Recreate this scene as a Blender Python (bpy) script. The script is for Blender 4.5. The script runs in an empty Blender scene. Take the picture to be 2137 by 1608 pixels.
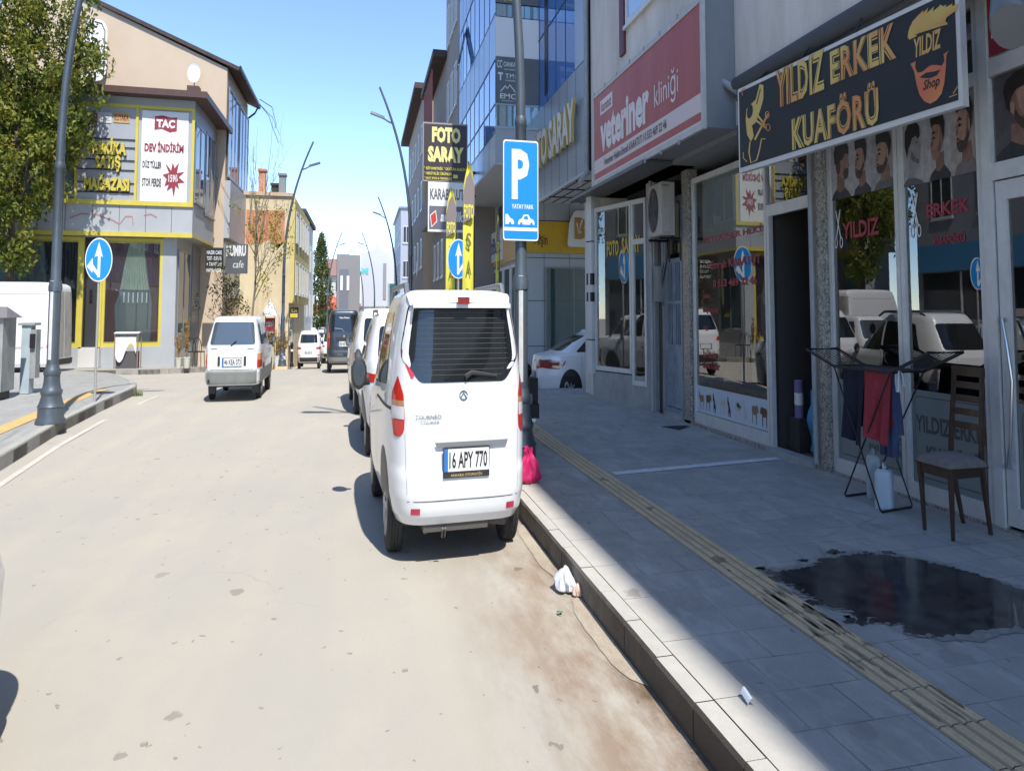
import bpy, math, random
from mathutils import Vector, Matrix
from mathutils.geometry import tessellate_polygon
random.seed(7)
R = math.radians
S = bpy.context.scene
COL = S.collection

# ------------------------------------------------------------------ camera
PW, PH = 2137.0, 1608.0
# the photograph is squeezed sideways by 1.8, so the whole place is built with its true heights
# and with every plan length divided by SQ (all lengths in x and y alike, wherever the thing stands)
FX = 1380.0; SQ = 1.8
PITCH = R(3.1); YH = 652.0; VX = 755.0
YPP = YH-FX*math.tan(PITCH)
def K(v): return Vector((v[0]/SQ, v[1]/SQ, v[2]))
PHI = math.atan((PW/2-VX)/FX*math.cos(PITCH))
cr = Vector((math.cos(PHI), -math.sin(PHI), 0))
cf = Vector((math.sin(PHI)*math.cos(PITCH), math.cos(PHI)*math.cos(PITCH), math.sin(PITCH)))
cu = cr.cross(cf)
CC = Vector((0, 0, 1.6))
cam = bpy.data.objects.new('camera', bpy.data.cameras.new('camera'))
COL.objects.link(cam)
cam.matrix_world = Matrix(((cr.x, cu.x, -cf.x, CC.x), (cr.y, cu.y, -cf.y, CC.y), (cr.z, cu.z, -cf.z, CC.z), (0, 0, 0, 1)))
cam.data.sensor_fit = 'HORIZONTAL'
cam.data.sensor_width = 36
cam.data.lens = 36*FX/PW
cam.data.shift_y = -(PH/2-YPP)/PW
cam.data.clip_start = 0.05
cam.data.clip_end = 3000
S.camera = cam
S.render.resolution_x = 1024
S.render.resolution_y = 770

# ------------------------------------------------------------------ light
LD = K((-0.25, 1.0, -0.95)).normalized()
w = bpy.data.worlds.new('World'); S.world = w; w.use_nodes = True
nt = w.node_tree
sky = nt.nodes.new('ShaderNodeTexSky'); sky.sky_type = 'NISHITA'; sky.sun_disc = False
sky.sun_elevation = math.asin(-LD.z); sky.sun_rotation = math.atan2(-LD.x, -LD.y)
sky.air_density = 1.0; sky.dust_density = 0.0; sky.ozone_density = 3.0; sky.altitude = 2500
nt.links.new(sky.outputs[0], nt.nodes['Background'].inputs[0])
nt.nodes['Background'].inputs[1].default_value = 0.12
sun = bpy.data.objects.new('sun', bpy.data.lights.new('sun', 'SUN')); COL.objects.link(sun)
sun.data.energy = 2.15; sun.data.angle = R(0.55); sun.data.color = (1.0, 0.955, 0.88)
sun.rotation_euler = LD.to_track_quat('-Z', 'Y').to_euler()
S.view_settings.view_transform = 'Standard'; S.view_settings.look = 'None'
S.view_settings.exposure = 1.74; S.view_settings.gamma = 1.0

# ------------------------------------------------------------------ ground height and pixel helpers
def lerp_tab(tab, x):
    if x <= tab[0][0]: return tab[0][1]
    for (a, va), (b, vb) in zip(tab, tab[1:]):
        if x <= b:
            return va+(vb-va)*(x-a)/(b-a)
    return tab[-1][1]
def sm(x): x = max(0, min(1, x)); return x*x*(3-2*x)
ZR = [(-60, 0), (13, 0), (17, .05), (20, .11), (24, .12), (30, .03), (35, -.1), (40, -.2), (46, -.5), (52, -.8), (60, -.95), (75, -1.05), (400, -1.2)]
def zr(y): return lerp_tab(ZR, y)
def zg(x, y):
    z = zr(y)
    if x > 5.3: z -= .38*sm((x-5.4)/.8)*sm((y-20.0)/.5)*(1-sm((y-25)/3))
    return z
def ray(px, py):
    d = cf+cr*((px-PW/2)/FX)-cu*((py-YPP)/FX); return Vector((d.x*SQ, d.y*SQ, d.z))
def at(px, py, Y):
    d = ray(px, py); return CC+d*(Y/d.y)
def atX(px, py, X):
    d = ray(px, py); return CC+d*(X/d.x)
def G(px, py, dz=0.0):
    d = ray(px, py); z = 0
    for i in range(30):
        p = CC+d*((z+dz-CC.z)/d.z); z = zr(p.y) if p.y < 200 else -1.2
    return CC+d*((z+dz-CC.z)/d.z)

# ------------------------------------------------------------------ materials
def _n(nt, t, **k):
    n = nt.nodes.new(t)
    for a, b in k.items():
        if a in ('inp',): continue
        setattr(n, a, b)
    return n
MATS = {}
def plan_pos(nt, geo):
    mp = nt.nodes.new('ShaderNodeMapping'); mp.inputs['Scale'].default_value = (SQ, SQ, 1)
    nt.links.new(geo.outputs['Position'], mp.inputs[0]); return mp.outputs[0]
def mat(name, col=(.5, .5, .5), rough=.6, metal=0, var=0, vscale=3, bump=0, bscale=40, coat=0, spec=.5, col2=None, streak=None, emit=0, stretch=None, detail=6):
    """base colour + noise variation towards col2 (real tone variation of the surface) + bump"""
    if name in MATS: return MATS[name]
    m = bpy.data.materials.new(name); m.use_nodes = True; nt = m.node_tree
    b = nt.nodes['Principled BSDF']
    b.inputs['Base Color'].default_value = (*col, 1); b.inputs['Roughness'].default_value = rough
    b.inputs['Metallic'].default_value = metal
    b.inputs['Specular IOR Level'].default_value = spec
    if coat: b.inputs['Coat Weight'].default_value = coat; b.inputs['Coat Roughness'].default_value = .04
    geo = nt.nodes.new('ShaderNodeNewGeometry')
    src = plan_pos(nt, geo)
    if stretch:
        mp = nt.nodes.new('ShaderNodeMapping'); mp.inputs['Scale'].default_value = stretch
        nt.links.new(src, mp.inputs[0]); src = mp.outputs[0]
    if var:
        no = nt.nodes.new('ShaderNodeTexNoise'); no.inputs['Scale'].default_value = vscale; no.inputs['Detail'].default_value = detail
        no.inputs['Roughness'].default_value = .65
        nt.links.new(src, no.inputs['Vector'])
        rp = nt.nodes.new('ShaderNodeMapRange'); rp.inputs[1].default_value = .35; rp.inputs[2].default_value = .7
        rp.inputs[3].default_value = 0; rp.inputs[4].default_value = 1
        nt.links.new(no.outputs[0], rp.inputs[0])
        mx = nt.nodes.new('ShaderNodeMix'); mx.data_type = 'RGBA'
        c2 = col2 or tuple(max(0, c*(1-var)) for c in col)
        mx.inputs[6].default_value = (*col, 1); mx.inputs[7].default_value = (*c2, 1)
        nt.links.new(rp.outputs[0], mx.inputs[0]); nt.links.new(mx.outputs[2], b.inputs['Base Color'])
    if bump:
        n2 = nt.nodes.new('ShaderNodeTexNoise'); n2.inputs['Scale'].default_value = bscale; n2.inputs['Detail'].default_value = 4
        nt.links.new(src, n2.inputs['Vector'])
        bp = nt.nodes.new('ShaderNodeBump'); bp.inputs['Strength'].default_value = bump; bp.inputs['Distance'].default_value = .02
        nt.links.new(n2.outputs[0], bp.inputs['Height']); nt.links.new(bp.outputs[0], b.inputs['Normal'])
    if emit:
        b.inputs['Emission Color'].default_value = (*col, 1); b.inputs['Emission Strength'].default_value = emit
    MATS[name] = m
    return m
def glass(name, tint=(.8, .9, .9), base=.14, fres=.9, dark=(0, 0, 0), opaque=0.0):
    """thin window glass: mirror reflection over a clear (or partly tinted) sheet"""
    if name in MATS: return MATS[name]
    m = bpy.data.materials.new(name); m.use_nodes = True; nt = m.node_tree
    nt.nodes.remove(nt.nodes['Principled BSDF']); out = nt.nodes['Material Output']
    g = nt.nodes.new('ShaderNodeBsdfGlossy'); g.inputs['Roughness'].default_value = .0; g.inputs['Color'].default_value = (1, 1, 1, 1)
    t = nt.nodes.new('ShaderNodeBsdfTransparent'); t.inputs['Color'].default_value = (*tint, 1)
    d = nt.nodes.new('ShaderNodeBsdfDiffuse'); d.inputs['Color'].default_value = (*dark, 1)
    m1 = nt.nodes.new('ShaderNodeMixShader'); m1.inputs[0].default_value = opaque
    nt.links.new(t.outputs[0], m1.inputs[1]); nt.links.new(d.outputs[0], m1.inputs[2])
    lw = nt.nodes.new('ShaderNodeFresnel'); lw.inputs['IOR'].default_value = 1.5
    mr = nt.nodes.new('ShaderNodeMapRange'); mr.inputs[1].default_value = 0; mr.inputs[2].default_value = 1
    mr.inputs[3].default_value = base; mr.inputs[4].default_value = base+fres
    nt.links.new(lw.outputs[0], mr.inputs[0])
    m2 = nt.nodes.new('ShaderNodeMixShader')
    nt.links.new(mr.outputs[0], m2.inputs[0]); nt.links.new(m1.outputs[0], m2.inputs[1]); nt.links.new(g.outputs[0], m2.inputs[2])
    nt.links.new(m2.outputs[0], out.inputs[0])
    MATS[name] = m
    return m

# ------------------------------------------------------------------ mesh builder
class Fr:
    """a plane to draw on: origin, u to the right, v up, n = u x v outwards"""
    def __init__(s, o, u, v=(0, 0, 1)):
        s.o = Vector(o); s.u = Vector(u).normalized(); s.v = Vector(v).normalized(); s.n = s.u.cross(s.v).normalized()
    def p(s, a, b, c=0): return s.o+s.u*a+s.v*b+s.n*c
    def px(s, x, y):
        d = ray(x, y); t = (s.o-CC).dot(s.n)/d.dot(s.n); q = CC+d*t-s.o
        return (q.dot(s.u), q.dot(s.v))
_tc = {}
def text2d(txt, bold=0.0, shear=0.0, space=1.0):
    k = (txt, bold, shear, space)
    if k in _tc: return _tc[k]
    c = bpy.data.curves.new('t', 'FONT'); c.body = txt; c.offset = bold; c.shear = shear; c.space_character = space
    c.resolution_u = 2; c.align_x = 'LEFT'
    o = bpy.data.objects.new('t', c); COL.objects.link(o)
    dg = bpy.context.evaluated_depsgraph_get()
    me = bpy.data.meshes.new_from_object(o.evaluated_get(dg))
    vs = [(v.co.x, v.co.y) for v in me.vertices]; fs = [tuple(p.vertices) for p in me.polygons]
    # curve fills may face either way: force counter-clockwise
    out = []
    for f in fs:
        a = sum(vs[f[i]][0]*vs[f[(i+1) % len(f)]][1]-vs[f[(i+1) % len(f)]][0]*vs[f[i]][1] for i in range(len(f)))
        out.append(f if a > 0 else tuple(reversed(f)))
    x0 = min(v[0] for v in vs); x1 = max(v[0] for v in vs); y0 = min(v[1] for v in vs); y1 = max(v[1] for v in vs)
    vs = [((x-x0)/(x1-x0), (y-y0)/(y1-y0)) for x, y in vs]
    bpy.data.objects.remove(o); bpy.data.meshes.remove(me); bpy.data.curves.remove(c)
    _tc[k] = (vs, out); return _tc[k]
class MB:
    def __init__(s): s.v = []; s.f = []
    def add(s, vs, fs):
        n = len(s.v); s.v += [tuple(v) for v in vs]; s.f += [tuple(i+n for i in f) for f in fs]; return s
    def box(s, x0, x1, y0, y1, z0, z1):
        v = [(x0, y0, z0), (x1, y0, z0), (x1, y1, z0), (x0, y1, z0), (x0, y0, z1), (x1, y0, z1), (x1, y1, z1), (x0, y1, z1)]
        return s.add(v, [(0, 3, 2, 1), (4, 5, 6, 7), (0, 1, 5, 4), (1, 2, 6, 5), (2, 3, 7, 6), (3, 0, 4, 7)])
    def fbox(s, F, u0, u1, v0, v1, w0, w1):
        P = [F.p(a, b, c) for c in (w0, w1) for a, b in ((u0, v0), (u1, v0), (u1, v1), (u0, v1))]
        return s.add(P, [(3, 2, 1, 0), (4, 5, 6, 7), (0, 1, 5, 4), (1, 2, 6, 5), (2, 3, 7, 6), (3, 0, 4, 7)])
    def bbox(s, F, u0, u1, v0, v1, w0, w1, b=.01):
        """box with its front edges bevelled"""
        P = []
        for (c, e) in ((w0, 0), (w1-b, 0), (w1, b)):
            for a, bb in ((u0+e, v0+e), (u1-e, v0+e), (u1-e, v1-e), (u0+e, v1-e)): P.append(F.p(a, bb, c))
        fs = [(3, 2, 1, 0), (8, 9, 10, 11)]
        for k in (0, 4):
            for i in range(4): fs.append((k+i, k+(i+1) % 4, k+4+(i+1) % 4, k+4+i))
        return s.add(P, fs)
    def quad(s, F, u0, u1, v0, v1, w=0): return s.add([F.p(u0, v0, w), F.p(u1, v0, w), F.p(u1, v1, w), F.p(u0, v1, w)], [(0, 1, 2, 3)])
    def poly(s, F, pts, w=0, depth=0):
        tri = tessellate_polygon([[Vector((a, b, 0)) for a, b in pts]])
        area = sum(pts[i][0]*pts[(i+1) % len(pts)][1]-pts[(i+1) % len(pts)][0]*pts[i][1] for i in range(len(pts)))
        if area < 0: pts = list(reversed(pts)); tri = tessellate_polygon([[Vector((a, b, 0)) for a, b in pts]])
        fs = []
        for t in tri:
            a, b, c = (pts[i] for i in t)
            cr_ = (b[0]-a[0])*(c[1]-a[1])-(b[1]-a[1])*(c[0]-a[0])
            fs.append(tuple(t) if cr_ > 0 else tuple(reversed(t)))
        n = len(pts)
        if depth:
            V = [F.p(a, b, w) for a, b in pts]+[F.p(a, b, w-depth) for a, b in pts]
            fs = fs+[tuple(reversed([i+n for i in f])) for f in fs]+[(i, i+n, (i+1) % n+n, (i+1) % n) for i in range(n)]
            return s.add(V, fs)
        return s.add([F.p(a, b, w) for a, b in pts], fs)
    def frame(s, F, u0, u1, v0, v1, t, w0, w1, tb=None, tt=None):
        tb = t if tb is None else tb; tt = t if tt is None else tt
        s.fbox(F, u0, u0+t, v0, v1, w0, w1); s.fbox(F, u1-t, u1, v0, v1, w0, w1)
        s.fbox(F, u0+t, u1-t, v0, v0+tb, w0, w1); s.fbox(F, u0+t, u1-t, v1-tt, v1, w0, w1); return s
    def text(s, F, txt, u0, v0, wd, ht, w=.004, bold=.02, shear=0, depth=0, space=1.0, fn=None):
        vs, fs = text2d(txt, bold, shear, space)
        f2 = fn or (lambda a, b: (u0+a*wd, v0+b*ht))
        P = [F.p(*f2(a, b), w) for a, b in vs]
        s.add(P, fs)
        if depth:
            ed = {}
            for f in fs:
                for i in range(len(f)):
                    e = (f[i], f[(i+1) % len(f)])
                    if (e[1], e[0]) in ed: del ed[(e[1], e[0])]
                    else: ed[e] = 1
            n = len(P)
            s.add(P+[F.p(*f2(a, b), w-depth) for a, b in vs], [(b, a, a+n, b+n) for a, b in ed])
        return s
    def tube(s, path, r, n=8, cap=True):
        """r: number or list"""
        P = [Vector(p) for p in path]; rs = r if isinstance(r, (list, tuple)) else [r]*len(P)
        base = len(s.v); prev = None
        for i, p in enumerate(P):
            d = ((P[i+1]-p) if i == 0 else (p-P[i-1]) if i == len(P)-1 else (P[i+1]-P[i-1])).normalized()
            if prev is None:
                a = Vector((0, 0, 1)) if abs(d.z) < .9 else Vector((1, 0, 0)); x = d.cross(a).normalized()
            else: x = (prev-d*prev.dot(d)).normalized()
            prev = x; y = d.cross(x)
            for k in range(n):
                t = 2*math.pi*k/n; s.v.append(tuple(p+(x*math.cos(t)+y*math.sin(t))*rs[i]))
        for i in range(len(P)-1):
            for k in range(n):
                a = base+i*n+k; b = base+i*n+(k+1) % n
                s.f.append((a, b, b+n, a+n))
        if cap:
            s.f.append(tuple(base+k for k in reversed(range(n)))); s.f.append(tuple(base+(len(P)-1)*n+k for k in range(n)))
        return s
    def lathe(s, c, prof, n=20, axis='z', M=None):
        """prof: (r, h) list"""
        c = Vector(c); base = len(s.v)
        for (r, h) in prof:
            for k in range(n):
                t = 2*math.pi*k/n; a, b = r*math.cos(t), r*math.sin(t)
                q = Vector((a, b, h)) if axis == 'z' else Vector((h, a, b)) if axis == 'x' else Vector((b, h, a))
                if M: q = M@q
                s.v.append(tuple(c+q))
        for i in range(len(prof)-1):
            for k in range(n):
                a = base+i*n+k; b = base+i*n+(k+1) % n
                s.f.append((a, b, b+n, a+n))
        s.f.append(tuple(base+k for k in reversed(range(n)))); s.f.append(tuple(base+(len(prof)-1)*n+k for k in range(n)))
        return s
    def grid(s, fn, nu, nv, closeu=False, flip=False):
        base = len(s.v)
        for j in range(nv+1):
            for i in range(nu+(0 if closeu else 1)):
                s.v.append(tuple(fn(i/nu, j/nv)))
        m = nu+(0 if closeu else 1)
        for j in range(nv):
            for i in range(nu):
                a = base+j*m+i; b = base+j*m+(i+1) % m
                q = (a, b, b+m, a+m); s.f.append(tuple(reversed(q)) if flip else q)
        return s
    def build(s, name, m, parent=None, smooth=False, label=None, world=True, angle=None):
        me = bpy.data.meshes.new(name)
        vs = s.v
        if parent is not None and world:
            inv = MATX[parent.name].inverted(); vs = [tuple(K(inv@Vector(v))) for v in vs]
        else: vs = [tuple(K(v)) for v in vs]
        me.from_pydata(vs, [], s.f); me.update()
        me.materials.append(m)
        if smooth:
            me.polygons.foreach_set('use_smooth', [True]*len(me.polygons))
            me.set_sharp_from_angle(angle=R(angle or 40))
        o = bpy.data.objects.new(name, me); COL.objects.link(o)
        if parent is not None:
            o.parent = parent
            MATX[o.name] = MATX[parent.name]
        else: MATX[o.name] = Matrix.Identity(4)
        if label: o['label'] = label
        return o
MATX = {}
def thing(name, label, cat, loc=(0, 0, 0), rz=0, group=None):
    o = bpy.data.objects.new(name, None); COL.objects.link(o)
    o.location = K(loc); o.rotation_euler = (0, 0, rz); o['label'] = label; o['category'] = cat
    if group: o['group'] = group
    MATX[o.name] = Matrix.Translation(Vector(loc))@Matrix.Rotation(rz, 4, 'Z')
    o.empty_display_size = .2
    return o
def tag(o, label, cat, group=None):
    """a thing that is one mesh: give it its base as origin"""
    vs = [v.co.copy() for v in o.data.vertices]
    c = Vector(((min(v.x for v in vs)+max(v.x for v in vs))/2, (min(v.y for v in vs)+max(v.y for v in vs))/2, min(v.z for v in vs)))
    if o.parent is None and o.location.length == 0:
        o.data.transform(Matrix.Translation(-c)); o.location = c
    o['label'] = label; o['category'] = cat
    if group: o['group'] = group
    return o
def struct(o): o['kind'] = 'structure'; return o
def copy_tree(o, parent=None):
    c = o.copy(); COL.objects.link(c); c.parent = parent
    if parent is not None: MATX[c.name] = MATX[parent.name]
    for ch in [x for x in bpy.data.objects if x.parent == o]: copy_tree(ch, c)
    return c
def rpoly(pts, r, n=4):
    """round the corners of a polygon"""
    out = []; N = len(pts)
    for i in range(N):
        p = Vector(pts[i]); a = Vector(pts[i-1]); b = Vector(pts[(i+1) % N])
        d1 = (a-p); d2 = (b-p); rr = min(r, d1.length*.45, d2.length*.45)
        p1 = p+d1.normalized()*rr; p2 = p+d2.normalized()*rr
        for k in range(n+1):
            t = k/n; q = p1*(1-t)**2+p*2*t*(1-t)+p2*t*t; out.append((q.x, q.y))
    return out
def ell(cx, cy, rx, ry, n=24, a0=0, a1=360, rot=0):
    o = []
    for k in range(n+(0 if a1-a0 == 360 else 1)):
        t = R(a0+(a1-a0)*k/n); x = rx*math.cos(t); y = ry*math.sin(t); c, s_ = math.cos(R(rot)), math.sin(R(rot))
        o.append((cx+x*c-y*s_, cy+x*s_+y*c))
    return o
def stroke(pts, wd):
    """thick polyline as polygon"""
    L = []; Rr = []
    for i, p in enumerate(pts):
        a = Vector(pts[max(0, i-1)]); b = Vector(pts[min(len(pts)-1, i+1)]); d = (b-a).normalized(); n = Vector((-d.y, d.x))*wd/2
        L.append((p[0]+n.x, p[1]+n.y)); Rr.append((p[0]-n.x, p[1]-n.y))
    return L+list(reversed(Rr))

# ------------------------------------------------------------------ ground materials
def math_n(nt, op, a, b=None, c=None):
    n = nt.nodes.new('ShaderNodeMath'); n.operation = op
    for i, v in enumerate((a, b, c)):
        if v is None: continue
        if isinstance(v, (int, float)): n.inputs[i].default_value = v
        else: nt.links.new(v, n.inputs[i])
    return n.outputs[0]
def mixc(nt, f, a, b):
    n = nt.nodes.new('ShaderNodeMix'); n.data_type = 'RGBA'
    for i, v in ((0, f), (6, a), (7, b)):
        if isinstance(v, (int, float)): n.inputs[i].default_value = v
        elif isinstance(v, tuple): n.inputs[i].default_value = (*v, 1)
        else: nt.links.new(v, n.inputs[i])
    return n.outputs[2]
def noise(nt, src, scale, detail=4, rough=.6, lo=.35, hi=.65, a=0, b=1, dist=0):
    n = nt.nodes.new('ShaderNodeTexNoise'); n.inputs['Scale'].default_value = scale; n.inputs['Detail'].default_value = detail
    n.inputs['Roughness'].default_value = rough; n.inputs['Distortion'].default_value = dist; nt.links.new(src, n.inputs['Vector'])
    m = nt.nodes.new('ShaderNodeMapRange'); nt.links.new(n.outputs[0], m.inputs[0])
    for i, v in enumerate((lo, hi, a, b)): m.inputs[i+1].default_value = v
    return m.outputs[0]
def mapping(nt, src, sc=(1, 1, 1), loc=(0, 0, 0), rot=(0, 0, 0)):
    m = nt.nodes.new('ShaderNodeMapping'); m.inputs['Scale'].default_value = sc; m.inputs['Location'].default_value = loc; m.inputs['Rotation'].default_value = rot
    nt.links.new(src, m.inputs[0]); return m.outputs[0]
def base_mat(name):
    m = bpy.data.materials.new(name); m.use_nodes = True; nt = m.node_tree; MATS[name] = m
    g = nt.nodes.new('ShaderNodeNewGeometry')
    return m, nt, nt.nodes['Principled BSDF'], plan_pos(nt, g)
def spots(nt, pos, scale, size, thresh, seed=0, soft=.02):
    """irregular dried drops: voronoi cells, only some cells carry one"""
    p = mapping(nt, pos, (1, .8, 1), (seed, seed*1.7, 0))
    nn = nt.nodes.new('ShaderNodeTexNoise'); nn.inputs['Scale'].default_value = 9; nn.inputs['Detail'].default_value = 3; nt.links.new(p, nn.inputs['Vector'])
    va = nt.nodes.new('ShaderNodeVectorMath'); va.operation = 'MULTIPLY_ADD'; nt.links.new(nn.outputs['Color'], va.inputs[0])
    va.inputs[1].default_value = (.16, .16, 0); nt.links.new(p, va.inputs[2])
    v = nt.nodes.new('ShaderNodeTexVoronoi'); v.inputs['Scale'].default_value = scale; nt.links.new(va.outputs[0], v.inputs['Vector'])
    sep = nt.nodes.new('ShaderNodeSeparateColor'); nt.links.new(v.outputs['Color'], sep.inputs[0])
    sz = math_n(nt, 'MULTIPLY', sep.outputs[1], size)
    inside = math_n(nt, 'SUBTRACT', sz, v.outputs['Distance'])
    inside = math_n(nt, 'DIVIDE', inside, soft); cl = nt.nodes.new('ShaderNodeClamp'); nt.links.new(inside, cl.inputs[0])
    on = math_n(nt, 'GREATER_THAN', sep.outputs[0], thresh)
    return math_n(nt, 'MULTIPLY', cl.outputs[0], on)
def bumpn(nt, b, h, strength, dist=.01):
    n = nt.nodes.new('ShaderNodeBump'); n.inputs['Strength'].default_value = strength; n.inputs['Distance'].default_value = dist
    nt.links.new(h, n.inputs['Height']); nt.links.new(n.outputs[0], b.inputs['Normal'])

# road: pale worn asphalt with dust
m, nt, b, pos = base_mat('road')
big = noise(nt, pos, .35, 3, .5, .3, .7); mid = noise(nt, mapping(nt, pos, (1, .3, 1)), 1.6, 5, .6, .35, .7); fine = noise(nt, pos, 70, 3, .7, .3, .7)
agg = noise(nt, pos, 190, 2, .8, .35, .7)
c = mixc(nt, big, (.40, .365, .31), (.345, .33, .29)); c = mixc(nt, math_n(nt, 'MULTIPLY', mid, .45), c, (.42, .375, .295))
c = mixc(nt, math_n(nt, 'MULTIPLY', fine, .20), c, (.20, .185, .16)); c = mixc(nt, math_n(nt, 'MULTIPLY', agg, .16), c, (.55, .50, .42))
tw = noise(nt, mapping(nt, pos, (1.3, .05, 1), rot=(0, 0, .06)), 1.0, 3, .55, .4, .62); c = mixc(nt, math_n(nt, 'MULTIPLY', tw, .35), c, (.33, .315, .285))
wd_ = noise(nt, mapping(nt, pos, (.5, .3, 1)), 1.3, 6, .7, .5, .72); c = mixc(nt, math_n(nt, 'MULTIPLY', wd_, .35), c, (.47, .42, .33))
sep = nt.nodes.new('ShaderNodeSeparateXYZ'); nt.links.new(pos, sep.inputs[0])
# grease spots where cars park and stand
s1 = spots(nt, pos, 2.3, .20, .80, 3.3); s2 = spots(nt, pos, 6, .22, .86, 9.1); s3 = spots(nt, pos, 14, .3, .90, 5.7)
near = nt.nodes.new('ShaderNodeMapRange'); nt.links.new(sep.outputs[0], near.inputs[0])
for i, v in enumerate((-3.5, 1.0, .25, 1)): near.inputs[i+1].default_value = v
c = mixc(nt, math_n(nt, 'MULTIPLY', math_n(nt, 'MULTIPLY', s1, .7), near.outputs[0]), c, (.12, .10, .08)); c = mixc(nt, math_n(nt, 'MULTIPLY', s2, .42), c, (.10, .085, .07)); c = mixc(nt, math_n(nt, 'MULTIPLY', s3, .5), c, (.09, .08, .07))
# old seams and fine cracks in the asphalt
vc = nt.nodes.new('ShaderNodeTexVoronoi'); vc.feature = 'DISTANCE_TO_EDGE'; vc.inputs['Scale'].default_value = .55
wob = nt.nodes.new('ShaderNodeTexNoise'); wob.inputs['Scale'].default_value = 2.2; wob.inputs['Detail'].default_value = 5; nt.links.new(pos, wob.inputs['Vector'])
vm = nt.nodes.new('ShaderNodeVectorMath'); vm.operation = 'MULTIPLY_ADD'; nt.links.new(wob.outputs['Color'], vm.inputs[0]); vm.inputs[1].default_value = (.5, .5, 0); nt.links.new(pos, vm.inputs[2])
nt.links.new(vm.outputs[0], vc.inputs['Vector'])
cr_ = math_n(nt, 'LESS_THAN', vc.outputs['Distance'], .0028)
crm = math_n(nt, 'MULTIPLY', cr_, noise(nt, pos, .5, 2, .5, .5, .62))
c = mixc(nt, math_n(nt, 'MULTIPLY', crm, .16), c, (.14, .125, .10))
# brown dirt washed along the kerb
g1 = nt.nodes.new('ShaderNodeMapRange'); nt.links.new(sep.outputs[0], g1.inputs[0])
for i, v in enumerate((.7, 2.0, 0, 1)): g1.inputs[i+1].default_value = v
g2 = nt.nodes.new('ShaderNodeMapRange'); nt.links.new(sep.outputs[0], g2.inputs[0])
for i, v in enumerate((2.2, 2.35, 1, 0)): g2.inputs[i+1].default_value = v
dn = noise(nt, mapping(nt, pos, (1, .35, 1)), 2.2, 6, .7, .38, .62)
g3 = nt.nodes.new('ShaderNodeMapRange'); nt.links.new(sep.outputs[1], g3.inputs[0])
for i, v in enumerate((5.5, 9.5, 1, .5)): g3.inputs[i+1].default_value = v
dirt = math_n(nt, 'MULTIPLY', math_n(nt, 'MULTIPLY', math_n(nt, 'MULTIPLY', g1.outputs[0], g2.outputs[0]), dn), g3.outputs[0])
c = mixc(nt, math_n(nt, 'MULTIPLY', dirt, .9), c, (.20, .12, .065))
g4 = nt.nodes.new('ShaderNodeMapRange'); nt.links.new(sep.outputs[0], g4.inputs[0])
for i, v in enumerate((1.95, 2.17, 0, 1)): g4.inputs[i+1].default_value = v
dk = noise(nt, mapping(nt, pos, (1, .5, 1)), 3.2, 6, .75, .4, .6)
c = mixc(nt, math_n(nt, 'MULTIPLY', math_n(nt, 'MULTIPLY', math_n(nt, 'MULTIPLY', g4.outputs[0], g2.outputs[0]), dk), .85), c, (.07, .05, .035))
nt.links.new(c, b.inputs['Base Color']); b.inputs['Roughness'].default_value = .85; b.inputs['Specular IOR Level'].default_value = .25
bumpn(nt, b, math_n(nt, 'ADD', agg, math_n(nt, 'MULTIPLY', fine, .5)), .35, .006)

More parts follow.
